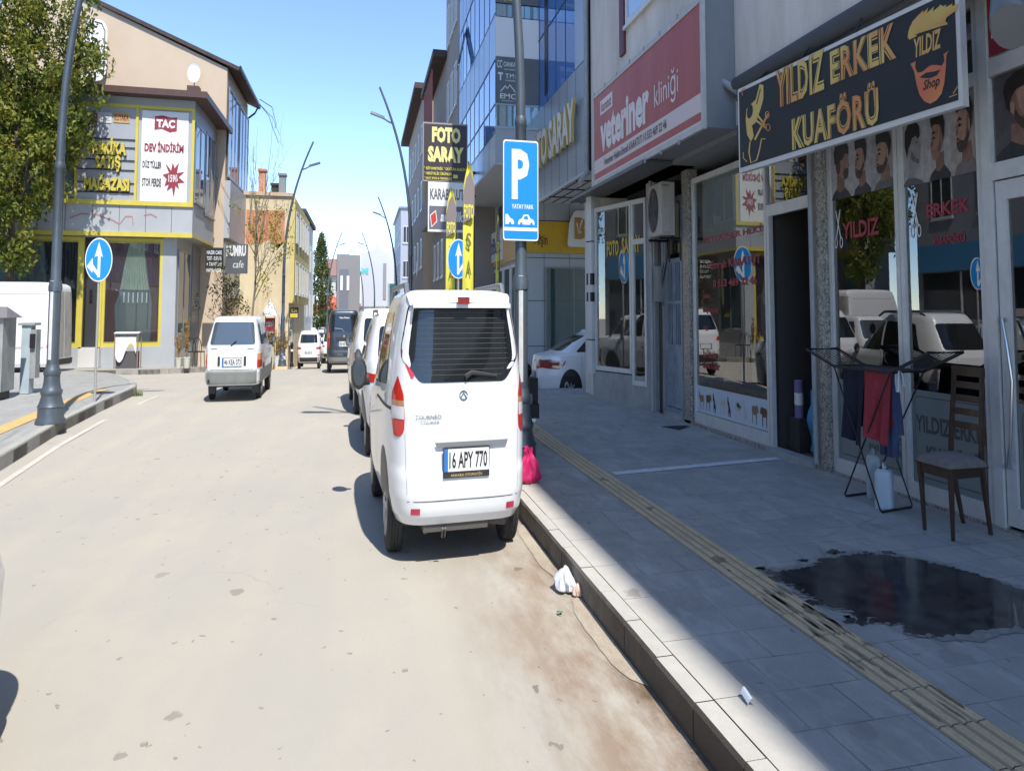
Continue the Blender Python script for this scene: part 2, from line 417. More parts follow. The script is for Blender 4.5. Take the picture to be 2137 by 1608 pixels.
def paver_mat(name, c1, c2, joint, bw, rh, dirt=.3, rot=0, loc=(0, 0, 0)):
    m, nt, b, pos = base_mat(name)
    p = mapping(nt, pos, (1, 1, 1), loc, (0, 0, rot))
    br = nt.nodes.new('ShaderNodeTexBrick'); nt.links.new(p, br.inputs['Vector']); br.inputs['Scale'].default_value = 1
    br.inputs['Brick Width'].default_value = bw; br.inputs['Row Height'].default_value = rh; br.inputs['Mortar Size'].default_value = .0055
    br.inputs['Mortar Smooth'].default_value = .3; br.inputs['Color1'].default_value = (*c1, 1); br.inputs['Color2'].default_value = (*c2, 1)
    br.inputs['Mortar'].default_value = (*joint, 1); br.inputs['Bias'].default_value = 0
    br.offset = .37; br.squash = .75; br.squash_frequency = 3
    d1 = noise(nt, pos, 1.1, 6, .7, .4, .75); d2 = noise(nt, mapping(nt, pos, (1, .35, 1), rot=(0, 0, .6)), 4.5, 5, .75, .5, .72); f = noise(nt, pos, 90, 3, .7)
    dark = tuple(x*.45 for x in c1); lite = tuple(min(1, x*1.5) for x in c1)
    jv = noise(nt, pos, 1.7, 3, .6, .38, .62, .18, .85)
    base = mixc(nt, math_n(nt, 'MULTIPLY', br.outputs['Fac'], jv), br.outputs['Color'], joint)
    jf = math_n(nt, 'MULTIPLY', br.outputs['Fac'], math_n(nt, 'SUBTRACT', 1, jv))
    base = mixc(nt, jf, base, c1)
    c = mixc(nt, math_n(nt, 'MULTIPLY', d1, dirt), base, dark); c = mixc(nt, math_n(nt, 'MULTIPLY', d2, dirt*.9), c, lite)
    c = mixc(nt, math_n(nt, 'MULTIPLY', f, .18), c, dark)
    s1 = spots(nt, pos, 2.2, .26, .6, 2.2, .05); s2 = spots(nt, pos, 7, .22, .78, 7.7)
    c = mixc(nt, math_n(nt, 'MULTIPLY', s1, .4), c, dark); c = mixc(nt, math_n(nt, 'MULTIPLY', s2, .55), c, tuple(x*.3 for x in c1))
    # curved scuffs from tyres and dragged things
    wv = nt.nodes.new('ShaderNodeTexVoronoi'); wv.feature = 'DISTANCE_TO_EDGE'; wv.inputs['Scale'].default_value = .42
    nt.links.new(mapping(nt, pos, (1, .8, 1), (3.3, 1.2, 0), (0, 0, .5)), wv.inputs['Vector'])
    sc_ = math_n(nt, 'MULTIPLY', math_n(nt, 'LESS_THAN', wv.outputs['Distance'], .006), noise(nt, pos, .9, 3, .6, .52, .6))
    c = mixc(nt, math_n(nt, 'MULTIPLY', sc_, .5), c, dark)
    nt.links.new(c, b.inputs['Base Color']); b.inputs['Roughness'].default_value = .6
    rr = noise(nt, pos, 2.5, 4, .6, .3, .7, .42, .72); nt.links.new(rr, b.inputs['Roughness'])
    hh = math_n(nt, 'SUBTRACT', math_n(nt, 'MULTIPLY', f, .15), br.outputs['Fac']); bumpn(nt, b, hh, .6, .004)
    return m
PAVE = paver_mat('paving_slabs', (.36, .345, .32), (.31, .30, .285), (.08, .08, .08), .62, .42, .5)
PAVEL = paver_mat('paving_slabs_left', (.33, .33, .31), (.30, .30, .29), (.2, .19, .17), .4, .4, .3)
PAVEF = paver_mat('paving_far', (.34, .32, .28), (.31, .29, .26), (.2, .18, .15), .4, .4, .3)

def kerb_mat(name, c1, dirt_shade_col, k=.6):
    m, nt, b, pos = base_mat(name)
    d1 = noise(nt, mapping(nt, pos, (1, .6, 2)), 1.6, 6, .7, .42, .72); d2 = noise(nt, pos, 9, 5, .7, .45, .75); f = noise(nt, pos, 120, 2, .7)
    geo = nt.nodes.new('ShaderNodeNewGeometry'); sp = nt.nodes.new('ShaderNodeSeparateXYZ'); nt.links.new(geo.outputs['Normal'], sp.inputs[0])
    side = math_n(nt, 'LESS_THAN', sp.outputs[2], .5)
    c = mixc(nt, math_n(nt, 'MULTIPLY', d1, .35), c1, tuple(x*.6 for x in c1)); c = mixc(nt, math_n(nt, 'MULTIPLY', d2, .3), c, tuple(min(1, x*1.3) for x in c1))
    # road grime splashed on the upright faces, then their shade painted in evenly
    ps = nt.nodes.new('ShaderNodeSeparateXYZ'); nt.links.new(pos, ps.inputs[0])
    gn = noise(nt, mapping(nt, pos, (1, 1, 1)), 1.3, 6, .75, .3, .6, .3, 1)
    c = mixc(nt, math_n(nt, 'MULTIPLY', math_n(nt, 'MULTIPLY', side, gn), k), c, dirt_shade_col)
    c = mixc(nt, math_n(nt, 'MULTIPLY', side, .45), c, dirt_shade_col)
    oil = nt.nodes.new('ShaderNodeMapRange'); nt.links.new(ps.outputs[1], oil.inputs[0])
    for i, v in enumerate((4.3, 6.2, 1, 0)): oil.inputs[i+1].default_value = v
    xr_ = math_n(nt, 'GREATER_THAN', ps.outputs[0], 0)
    c = mixc(nt, math_n(nt, 'MULTIPLY', math_n(nt, 'MULTIPLY', math_n(nt, 'MULTIPLY', side, oil.outputs[0]), xr_), .8), c, (.04, .028, .02))
    bl_ = spots(nt, pos, 3.1, .3, .7, 1.9, .08); c = mixc(nt, math_n(nt, 'MULTIPLY', bl_, .5), c, (.16, .14, .11))
    c = mixc(nt, math_n(nt, 'MULTIPLY', f, .15), c, tuple(x*.5 for x in c1))
    nt.links.new(c, b.inputs['Base Color']); b.inputs['Roughness'].default_value = .8; bumpn(nt, b, math_n(nt, 'ADD', f, d2), .3, .004)
    return m
KERB = kerb_mat('kerb_stone', (.42, .40, .36), (.06, .05, .04), .95)
KERBL = kerb_mat('kerb_stone_left', (.36, .35, .31), (.12, .11, .10), .6)
m, nt, b, pos = base_mat('tactile_tile')
d = noise(nt, mapping(nt, pos, (1, .5, 1)), 3, 6, .75, .45, .68); f = noise(nt, pos, 60, 3, .7); sp_ = spots(nt, pos, 4, .34, .6, 4.4, .05)
c = mixc(nt, math_n(nt, 'MULTIPLY', d, .6), (.60, .46, .27), (.42, .33, .20)); c = mixc(nt, math_n(nt, 'MULTIPLY', f, .3), c, (.14, .12, .09)); c = mixc(nt, math_n(nt, 'MULTIPLY', sp_, .65), c, (.07, .055, .035))
sx3 = nt.nodes.new('ShaderNodeSeparateXYZ'); nt.links.new(pos, sx3.inputs[0])
fr3 = math_n(nt, 'FRACT', math_n(nt, 'DIVIDE', math_n(nt, 'SUBTRACT', sx3.outputs[0], 3.555), .09875))
gv = math_n(nt, 'GREATER_THAN', math_n(nt, 'ABSOLUTE', math_n(nt, 'SUBTRACT', fr3, .5)), .30)
c = mixc(nt, math_n(nt, 'MULTIPLY', gv, .55), c, (.17, .13, .08))   # grooves darker than the ribs
nt.links.new(c, b.inputs['Base Color']); b.inputs['Roughness'].default_value = .65; bumpn(nt, b, f, .3, .003)
TACT = m
TACTL = mat('tactile_yellow', (.55, .37, .14), .7, var=.25, vscale=4, bump=.2)
CONC = mat('gutter_concrete', (.40, .355, .28), .8, var=.45, vscale=2.0, bump=.4, bscale=60, col2=(.20, .14, .085), stretch=(1, .4, 1))

# ------------------------------------------------------------------ ground sheets
def strip_sheet(name, xs, ys, dz, m, zf=zr, thick=0):
    mb = MB(); nx, ny = len(xs), len(ys)
    for y in ys:
        for x in xs: mb.v.append((x, y, zf(x, y)+dz))
    for j in range(ny-1):
        for i in range(nx-1):
            a = j*nx+i; mb.f.append((a, a+1, a+1+nx, a+nx))
    return mb
YS = [-40, -20, -5]+[i for i in range(0, 110, 1)]+[120, 140, 170, 200, 300, 500, 900]
XS = [-400, -150, -60, -30, -15, -8, -4, 0, 2, 4, 5.2]+[5.4+.2*i for i in range(8)]+[8, 12, 20, 60, 150, 400]
YS2 = sorted(set([y for y in YS]+[20+.1*i for i in range(10)]+[25+.5*i for i in range(7)]))
rd = strip_sheet('road', XS, YS2, 0, None, zg).build('road', MATS['road'], smooth=True); struct(rd)

def slab(name, outline, h, m, zf=None, side_m=None, ylist=None):
    """pavement with vertical sides that follows the road's fall; outline = left and right x as functions of y"""
    mb = MB(); L, Rr = outline
    ys = ylist
    n = len(ys)
    for y in ys:
        z = zr(y)
        xl, xr = L(y), Rr(y)
        mb.v += [(xl, y, z-.3), (xl, y, z+h), (xr, y, z+h), (xr, y, z-.3)]
    for j in range(n-1):
        a = 4*j; b = a+4
        mb.f += [(a, b, b+1, a+1)[::-1], (a+1, a+2, b+2, b+1), (a+2, a+3, b+3, b+2)]
    mb.f += [(0, 1, 2, 3)[::-1], (4*n-4, 4*n-3, 4*n-2, 4*n-1)]
    return mb.build(name, m)
H = .15
KX = 2.2
ya = [-30, -10, 0]+[i*.5 for i in range(1, 41)]+[20.3]
struct(slab('pavement', (lambda y: KX+.44, lambda y: 9.5), H-.002, PAVE, ylist=ya))
yb = [20.3+.5*i for i in range(0, 20)]+[30+i for i in range(0, 120)]
struct(slab('pavement', (lambda y: KX+.44, lambda y: 5.35 if y < 28.7 else 9.5), H-.002, PAVE, ylist=yb))
# kerb stones: two courses, the road edge and the flat pale stones behind it
mb = MB(); y = -6.0
while y < 60:
    L_ = .60 if y < 24 else 1.2
    j = random.uniform(-.004, .004); g = .008
    y0, y1 = y+g, y+L_-g*.2; z0, z1 = zr(y0), zr(y1)
    t = H+random.uniform(-.003, .003); bx = .018
    P = []
    for yy, z in ((y0, z0), (y1, z1)):
        P += [(KX+j, yy, z-.1), (KX+j, yy, z+t-bx), (KX+j+bx, yy, z+t), (KX+.15, yy, z+t), (KX+.15, yy, z-.1)]
    mb.add(P, [(0, 5, 6, 1), (1, 6, 7, 2), (2, 7, 8, 3), (3, 8, 9, 4), (0, 1, 2, 3, 4), (9, 8, 7, 6, 5)])
    y += L_
y = -6.2
while y < 60:
    L_ = .8 if y < 24 else 1.6
    y0, y1 = y+.004, y+L_-.002; z0, z1 = zr(y0), zr(y1); t = H+.001
    mb.add([(KX+.156, y0, z0), (KX+.156, y0, z0+t), (KX+.435, y0, z0+t), (KX+.435, y0, z0), (KX+.156, y1, z1), (KX+.156, y1, z1+t), (KX+.435, y1, z1+t), (KX+.435, y1, z1)],
           [(0, 4, 5, 1), (1, 5, 6, 2), (2, 6, 7, 3), (0, 1, 2, 3), (7, 6, 5, 4)])
    y += L_
struct(mb.build('kerb', KERB))
# gutter channel
rg = random.Random(2)
mb = MB()
for (ya_, yb_) in ((6.95, 8.9), (4.9, 6.6), (10.5, 16)):
    n = int((yb_-ya_)/.12); L_ = []
    for k in range(n+1):
        y = ya_+(yb_-ya_)*k/n; e = min(k, n-k, 3)/3; L_.append((2.19-(.17*e**.5+rg.uniform(-.012, .012)), y))
    mb.poly(Fr((0, 0, zr(ya_)+.004), (1, 0, 0), (0, 1, 0)), [(2.19, ya_), (2.19, yb_)]+list(reversed(L_)))
struct(mb.build('gutter', CONC))
# tactile guiding strip: ribbed tiles
mb = MB(); y = -4.0
while y < 20:
    y0, y1 = y+.004, y+.396; z0, z1 = zr(y0)+H, zr(y1)+H
    xs = [3.555]; zz = [.001]
    n = 4
    for k in range(n):
        c = 3.555+.395*(k+.5)/n
        for dx, hh in ((-.036, .002), (-.024, .008), (.024, .008), (.036, .002)): xs.append(c+dx); zz.append(hh)
    xs.append(3.95); zz.append(.001)
    P = [(x, y0, z0+h) for x, h in zip(xs, zz)]+[(x, y1, z1+h) for x, h in zip(xs, zz)]; k = len(xs)
    mb.add(P, [(i, i+1, i+1+k, i+k) for i in range(k-1)])
    y += .4
struct(mb.build('tactile_paving', TACT))
# pale drain slab across the pavement
mb = MB(); z = H+.003
mb.add([(4.02, 10.16, z), (7.3, 10.56, z), (7.3, 10.76, z), (4.02, 10.36, z)], [(0, 1, 2, 3)])
struct(mb.build('pavement_joint', mat('pale_stone', (.62, .63, .62), .6, var=.3, vscale=6)))
# sunken lid and small manhole
a = G(1256, 886, H)
# puddle
mb = MB(); F = Fr((0, 0, H+.004), (1, 0, 0), (0, 1, 0))
pp = [(1610, 1196), (1650, 1190), (1700, 1182), (1722, 1166), (1790, 1156), (1850, 1158), (1905, 1166), (1960, 1178), (2020, 1192), (2080, 1212), (2150, 1236), (2230, 1262), (2260, 1300), (2180, 1318), (2120, 1308), (2040, 1318), (1960, 1328), (1900, 1320), (1865, 1300), (1800, 1286), (1745, 1268), (1700, 1252), (1680, 1236), (1655, 1222), (1630, 1212)]
P = [G(x, y, H) for x, y in pp]; out = []
for i in range(len(P)):
    p, q = P[i], P[(i+1) % len(P)]
    for k in range(10):
        t = k/10; r_ = p.lerp(q, t); jj = .065 if r_.x < 4.9 else .035; out.append((r_.x+random.uniform(-jj, jj), r_.y+random.uniform(-.03, .03)))
mb.poly(F, out)
m, nt, b, pos = base_mat('wet')
wn = noise(nt, pos, 5, 6, .7, .35, .6); b.inputs['Base Color'].default_value = (.018, .017, .018, 1)
nt.links.new(mixc(nt, wn, (.022, .021, .022), (.06, .058, .056)), b.inputs['Base Color'])
rr = noise(nt, pos, 1.2, 5, .6, .35, .65, .04, .22); nt.links.new(rr, b.inputs['Roughness']); b.inputs['Specular IOR Level'].default_value = .6
pd = struct(mb.build('puddle', m))
dm = MB(); cxm = sum(q[0] for q in out)/len(out); cym = sum(q[1] for q in out)/len(out); rd_ = random.Random(6)
dm.poly(Fr((0, 0, H+.002), (1, 0, 0), (0, 1, 0)), [(cxm+(x-cxm)*(1.05+.03*math.sin(i*.21))+rd_.uniform(-.02, .02), cym+(y-cym)*(1.09+.05*math.sin(i*.13+1))+rd_.uniform(-.02, .02)) for i, (x, y) in enumerate(out)])
struct(dm.build('puddle', mat('damp_slab', (.16, .155, .145), .35, var=.5, vscale=14, col2=(.30, .29, .27))))
mb = MB()
for i in range(26):   # splashes round it
    px, py = random.choice([(1700, 1172), (1780, 1150), (1650, 1205), (1590, 1190), (1700, 1262), (1800, 1296), (1560, 1188), (1850, 1152)])
    g = G(px+random.uniform(-40, 40), py+random.uniform(-6, 6), H); r_ = random.uniform(.02, .09)
    mb.poly(F, [(g.x+r_*random.uniform(.5, 1.4)*math.cos(t), g.y+.8*r_*random.uniform(.5, 1.2)*math.sin(t)) for t in [k*.63 for k in range(10)]], -.001)
struct(mb.build('puddle', m))
mb = MB(); WT = mat('wet_tile', (.13, .10, .06), .5, var=.5, vscale=22, col2=(.30, .25, .16))
for i in range(30):
    x = 3.58+.0985*random.randrange(4)+random.uniform(.0, .05); y = random.choice([5.6, 5.5, 5.3, 5.1, 4.9, 4.4, 4.2, 3.75])+random.uniform(-.12, .12); L_ = random.uniform(.05, .2); w2 = random.uniform(.012, .028)
    mb.poly(Fr((0, 0, H+.0095), (1, 0, 0), (0, 1, 0)), [(x+w2*math.cos(k*.52)*random.uniform(.6, 1.1), y+L_*math.sin(k*.52)*random.uniform(.7, 1.1)) for k in range(12)])
struct(mb.build('puddle', WT))

# left pavement: an island that ends in a rounded nose
LK = [(0, 983), (60, 945), (120, 906), (200, 864), (245, 842), (272, 829)]
lp = [G(x, y) for x, y in LK]
nose = [G(283, 824), G(285, 816), G(276, 806), G(255, 797), G(225, 790)]
pts = [(lp[0].x-.0, -10.0)]+[(lp[0].x, 4.0)]+[(p.x, p.y) for p in lp]+[(p.x, p.y) for p in nose]
back = G(120, 781); pts += [(back.x, back.y), (-40, back.y+1), (-40, -10)]
print('left kerb', [(round(a, 2), round(b, 2)) for a, b in pts])
def terrain_poly(name, pts, h, m, kerbm=None, kw=.2, sub=1.0):
    """flat-topped raised area following zr; densified outline, top as a fan of rows"""
    mb = MB(); y0 = min(p[1] for p in pts); y1 = max(p[1] for p in pts)
    ys = []; y = y0
    crit = sorted(set([p[1] for p in pts]))
    for a, b_ in zip(crit, crit[1:]):
        n = max(1, int((b_-a)/sub))
        ys += [a+(b_-a)*k/n for k in range(n)]
    ys.append(crit[-1])
    def span(y):
        xs = []
        for (xa, ya), (xb, yb) in zip(pts, pts[1:]+pts[:1]):
            if ya != yb and min(ya, yb)-1e-9 <= y <= max(ya, yb)+1e-9: xs.append(xa+(xb-xa)*(y-ya)/(yb-ya))
            elif ya == yb and abs(y-ya) < 1e-9: xs += [xa, xb]
        return min(xs), max(xs)
    for y in ys:
        a, b_ = span(y); z = zr(y); mb.v += [(a, y, z-.2), (a, y, z+h), (b_, y, z+h), (b_, y, z-.2)]
    for j in range(len(ys)-1):
        a = 4*j; b_ = a+4
        mb.f += [(a+1, a, b_, b_+1), (a+1, a+2, b_+2, b_+1), (a+2, a+3, b_+3, b_+2)]
    n = len(ys); mb.f += [(3, 2, 1, 0), (4*n-4, 4*n-3, 4*n-2, 4*n-1)]
    return mb.build(name, m)
struct(terrain_poly('pavement', pts, H-.004, PAVEL))
# its kerb stones
def kerb_line(name, P2, h, wdt, m, step=.75, side=1):
    mb = MB()
    # resample
    segs = []; L_ = 0
    for a, b_ in zip(P2, P2[1:]):
        d = (Vector(b_)-Vector(a)).length; segs.append((L_, d, Vector(a), Vector(b_))); L_ += d
    def P(s):
        s = min(max(s, 0), L_)
        for l0, d, a, b_ in segs:
            if s <= l0+d+1e-6: return a.lerp(b_, (s-l0)/d), (b_-a).normalized()
        return segs[-1][3], (segs[-1][3]-segs[-1][2]).normalized()
    s = 0
    while s < L_-.05:
        e = min(s+step-.008, L_); bx = .02
        rows = []
        for q in (s, e):
            p, t = P(q); n = Vector((t.y, -t.x))*side; z = zr(p.y)
            o = p; i_ = p-n*wdt
            rows.append([(o.x, o.y, z-.1), (o.x, o.y, z+h-bx), (o.x-n.x*bx, o.y-n.y*bx, z+h), (i_.x, i_.y, z+h), (i_.x, i_.y, z-.1)])
        A, B = rows
        mb.add(A+B, [(0, 5, 6, 1)[::-1] if side > 0 else (0, 5, 6, 1), (1, 2, 7, 6), (2, 3, 8, 7), (3, 4, 9, 8), (0, 1, 2, 3, 4), (9, 8, 7, 6, 5)])
        s += step
    return struct(mb.build(name, m))
kerb_line('kerb', [p for p in pts[1:-2]], H+.002, .18, KERBL)
# yellow tactile band on the left pavement
q = [G(0, 905, H), G(0, 888, H), G(95, 848, H), G(185, 818, H), G(192, 826, H), G(105, 862, H)]
cl = [G(-160, 965, H), G(0, 897, H), G(110, 851, H), G(190, 820, H), G(215, 812, H)]
mb = MB(); wv_ = .2
rows = []
for i, p in enumerate(cl):
    t = ((cl[min(i+1, len(cl)-1)]-cl[max(0, i-1)])).normalized(); n = Vector((t.y, -t.x, 0))*wv_; rows.append((p-n, p+n))
for (a, b_), (c_, d_) in zip(rows, rows[1:]): mb.add([a+Vector((0, 0, .003)), b_+Vector((0, 0, .003)), d_+Vector((0, 0, .003)), c_+Vector((0, 0, .003))], [(0, 1, 2, 3)])
struct(mb.build('tactile_paving', TACTL))
# pale edge line worn along the left kerb
mb = MB(); rows = []
for i, (x, y) in enumerate([(-200, 1140), (0, 1012), (120, 932), (210, 881), (300, 838), (330, 826)]):
    p = G(x, y); rows.append(p)
for a, b_ in zip(rows, rows[1:]):
    t = (b_-a).normalized(); n = Vector((t.y, -t.x, 0))*.06
    mb.add([a-n+Vector((0, 0, .004)), a+n+Vector((0, 0, .004)), b_+n+Vector((0, 0, .004)), b_-n+Vector((0, 0, .004))], [(0, 1, 2, 3)])
struct(mb.build('road_marking', mat('worn_line', (.52, .48, .41), .8, var=.3, vscale=5, col2=(.40, .36, .30))))

# pavement round the shop on the far corner
cpts = [(-60, 38.0), (-16, 37.2), (-11.5, 37.0), (-9.6, 37.2), (-8.3, 38.2), (-7.6, 40), (-6.9, 44), (-6.5, 50), (-6.3, 60), (-6.3, 100), (-60, 100)]
struct(terrain_poly('pavement', cpts, H-.004, PAVEF))
kerb_line('kerb', cpts[:10], H+.002, .2, KERBL, step=1.0)

# ------------------------------------------------------------------ shared building materials
PLASTER = mat('white_plaster', (.72, .69, .64), .85, var=.22, vscale=.9, bump=.25, bscale=30, col2=(.48, .46, .42), stretch=(1, 1, .35))
ALU = mat('white_aluminium', (.64, .64, .62), .35, metal=.2, var=.15, vscale=6)
ALUG = mat('grey_aluminium', (.28, .30, .32), .35, metal=.5)
DARK = mat('dark_interior', (.03, .03, .032), .8)
INT = mat('room_wall', (.05, .048, .045), .9)
WGL = glass('shop_glass', (.80, .86, .84), .13, .9)
CGL = glass('curtain_glass', (.4, .5, .6), .30, .7, (.02, .05, .10), .8)
FGL = glass('far_window_glass', (.4, .5, .5), .15, .6, (.05, .06, .08), .85)
m, nt, b, pos = base_mat('granite')
vr = nt.nodes.new('ShaderNodeTexVoronoi'); vr.inputs['Scale'].default_value = 60; nt.links.new(pos, vr.inputs['Vector'])
n2 = noise(nt, pos, 30, 4, .8, .4, .62); c = mixc(nt, n2, (.33, .31, .27), (.06, .06, .06)); sp = nt.nodes.new('ShaderNodeSeparateColor'); nt.links.new(vr.outputs['Color'], sp.inputs[0])
c = mixc(nt, math_n(nt, 'MULTIPLY', math_n(nt, 'GREATER_THAN', sp.outputs[0], .7), .6), c, (.5, .46, .38))
nt.links.new(c, b.inputs['Base Color']); b.inputs['Roughness'].default_value = .28
GRAN = m
STONE = mat('plinth_render', (.36, .36, .35), .8, var=.3, vscale=2, bump=.5, bscale=18)
TILE = mat('roof_tile', (.07, .05, .045), .8, var=.4, vscale=2)
BROWN = mat('brown_metal', (.10, .055, .045), .45, var=.2, vscale=3)
PIPE = mat('grey_pvc_pipe', (.32, .33, .34), .5, var=.2, vscale=5)
BLK = mat('black_plastic', (.018, .018, .02), .45)
BLKM = mat('black_metal', (.02, .02, .022), .4, metal=.3)
WHT = mat('sign_white', (.72, .72, .70), .5)
YEL = mat('yellow_paint', (.60, .50, .08), .5, var=.12, vscale=2)

def window(F, u0, u1, v0, v1, parent, fm=None, gm=None, t=.06, mull=1, sill=True, w0=.0, trans=None, name='window', fr=.05):
    """framed window: frame part with pane and sill sub-parts"""
    fm = fm or ALU; gm = gm or FGL
    mb = MB().frame(F, u0, u1, v0, v1, t, w0, w0+fr)
    for k in range(1, mull):
        u = u0+(u1-u0)*k/mull; mb.fbox(F, u-t/2, u+t/2, v0+t, v1-t, w0, w0+fr*.9)
    if trans: mb.fbox(F, u0+t, u1-t, v0+(v1-v0)*trans-t/2, v0+(v1-v0)*trans+t/2, w0, w0+fr*.8)
    fo = mb.build(name, fm, parent)
    MB().quad(F, u0+t*.5, u1-t*.5, v0+t*.5, v1-t*.5, w0+.012).build('pane', gm, fo)
    if sill: MB().fbox(F, u0-.06, u1+.06, v0-.06, v0-.003, w0, w0+.1).build('sill', fm, fo)
    return fo
def wall_box(parent, x0, x1, y0, y1, z0, z1, m, name='wall', label=None):
    return MB().box(x0, x1, y0, y1, z0, z1).build(name, m, parent, label=label)

# ------------------------------------------------------------------ building over the shops on the right
FA = Fr((7.6, 0, 0), (0, -1, 0))           # shopfront plane, read from the street
FU = Fr((7.0, 0, 0), (0, -1, 0))           # upper wall
bld = thing('shop_building', 'white plastered building over the barber and vet shops, filling the right side', 'building', (9, 8, 0))
HT = 14.75
wall_box(bld, 7.0, 20, -32, 11.3, 3.96, HT, PLASTER); wall_box(bld, 7.0, 20, 11.303, 19.55, 3.6, HT, PLASTER)
MB().box(6.45, 20.3, -32.5, 19.8, HT, HT+.25).build('roof', TILE, bld)
wall_box(bld, 12.0, 20, -32, 19.5, .1, 3.59, PLASTER)       # back of the shops
MB().box(7.61, 12, -32, 19.5, .1, .17).build('floor', mat('shop_floor', (.16, .15, .14), .4), bld)
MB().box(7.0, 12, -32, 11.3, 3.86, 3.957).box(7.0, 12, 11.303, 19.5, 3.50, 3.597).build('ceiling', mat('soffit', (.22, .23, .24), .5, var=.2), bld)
MB().box(11.7, 11.99, -32, 19.5, .17, 3.495).build('room_wall', INT, bld)
for yy in (11.18, 14.5, 9.4, -2.0): MB().box(7.72, 11.7, yy, yy+.12, .17, 3.49 if yy > 11.3 else 3.85).build('room_wall', INT, bld)
MB().box(7.6, 7.75, -32, 3.2, .1, 3.5).build('wall', PLASTER, bld)
# soffit slats
mb = MB()
for k in range(9): mb.box(7.02+.065*k, 7.05+.065*k, -6, 11.2, 3.835, 3.859)
mb.build('soffit_slats', mat('soffit_slat', (.25, .26, .27), .5), bld)
# plinth steps
MB().box(7.52, 7.68, 4.2, 9.50, .1, .17).build('plinth', GRAN, bld)
MB().box(7.50, 7.68, 11.25, 14.6, .1, .20).build('plinth', GRAN, bld)
MB().box(7.45, 7.68, 9.9, 11.25, .1, .20).build('door_step', STONE, bld)
# granite piers
MB().box(7.48, 7.75, 9.55, 9.72, .1, 3.8).build('pier', GRAN, bld)
MB().box(7.50, 7.75, 9.725, 9.88, .1, 3.8).build('pier', mat('marble_pier', (.36, .34, .29), .4, var=.5, vscale=6, col2=(.2, .19, .17)), bld)
MB().box(7.5, 7.75, 14.25, 14.55, .1, 3.49).build('pier', GRAN, bld)
# vet shop window
def shopwin(u0, u1, v0, v1, name='shop_window', t=.07, label=None, tb=None):
    fo = MB().frame(FA, u0, u1, v0, v1, t, -.06, .03, tb=tb).build(name, ALU, bld, label=label)
    MB().quad(FA, u0+t*.6, u1-t*.6, v0+(tb or t)*.6, v1-t*.6, -.02).build('pane', WGL, fo)
    return fo
shopwin(-14.2, -11.27, .20, 3.35, tb=.13)
mb = MB().fbox(FA, -11.26, -9.89, 2.62, 2.74, -.05, .03); mb.fbox(FA, -11.24, -11.17, .2, 2.62, -.05, .04).fbox(FA, -9.94, -9.89, .2, 2.62, -.05, .04)
mb.build('door_frame', ALU, bld)
MB().quad(FA, -11.22, -9.9, 2.74, 3.75, -.02).build('transom_pane', WGL, bld)
# barber windows and door
shopwin(-9.54, -8.05, .17, 3.84, tb=.12); shopwin(-8.04, -6.71, .17, 3.84, tb=.12)
MB().fbox(FA, -8.04, -6.71, 3.20, 3.30, -.04, .035).build('transom_bar', ALU, bld)
MB().fbox(FA, -6.70, -6.57, .17, 3.84, -.05, .05).build('door_post', ALU, bld)
MB().fbox(FA, -6.569, -3.2, 2.50, 2.62, -.05, .045).fbox(FA, -6.569, -3.2, 3.22, 3.34, -.05, .045).build('transom_bar', ALU, bld)
dr = MB().frame(FA, -6.55, -5.4, .19, 2.49, .13, -.05, .02).build('door', ALU, bld)
MB().quad(FA, -6.45, -5.5, .30, 2.38, -.02).build('pane', WGL, dr)
hp = [FA.px(2098, 690), FA.px(2135, 735), FA.px(2140, 830), FA.px(2105, 920)]
MB().tube([FA.p(-6.48, 1.55, .03), FA.p(-6.46, 1.55, .10), FA.p(-6.39, 1.4, .13), FA.p(-6.34, 1.15, .13), FA.p(-6.39, .75, .13), FA.p(-6.46, .58, .10), FA.p(-6.48, .58, .03)], .018, 8).build('door_handle', mat('brushed_steel', (.5, .52, .54), .3, metal=.9), dr, smooth=True)
shopwin(-5.39, -3.25, .19, 2.49)
MB().quad(FA, -6.56, -3.3, 2.63, 3.22, -.02).build('transom_pane', WGL, bld)
# metal double door of the stairwell
MDM = mat('blue_grey_metal', (.28, .34, .40), .45, var=.25, vscale=5, col2=(.18, .20, .22))
d0, d1 = -15.62, -14.78
mb = MB().frame(FA, d0-.06, d1+.06, .22, 3.2, .07, -.05, .03)
door2 = mb.build('stairwell_door', MDM, bld)
for k in (0, 1):
    a = d0+.02+k*(d1-d0)/2; b_ = a+(d1-d0)/2-.03
    lf = MB().frame(FA, a, b_, .3, 2.35, .06, -.03, .02).fbox(FA, a+.06, b_-.06, .36, 1.1, -.02, .008).fbox(FA, a+.06, b_-.06, 1.1, 1.16, -.03, .02).build('door_leaf', MDM, door2)
    MB().quad(FA, a+.06, b_-.06, 1.16, 2.29, -.015).build('pane', mat('dark_glass', (.02, .025, .03), .1), door2)
    mb = MB()
    for j in range(1, 3): mb.fbox(FA, a+.06+(b_-a-.12)*j/3-.012, a+.06+(b_-a-.12)*j/3+.012, 1.16, 2.29, -.01, .015)
    mb.fbox(FA, a+.06, b_-.06, 1.72, 1.76, -.01, .02); mb.build('door_bars', MDM, door2)
MB().quad(FA, d0, d1, 2.42, 3.15, -.02).build('pane', mat('dark_glass'), door2)
MB().box(7.55, 7.75, 15.7, 16.1, .1, 3.49).build('pier', STONE, bld)
MB().box(7.42, 7.62, 14.70, 15.7, .1, .22).build('door_step', STONE, bld)
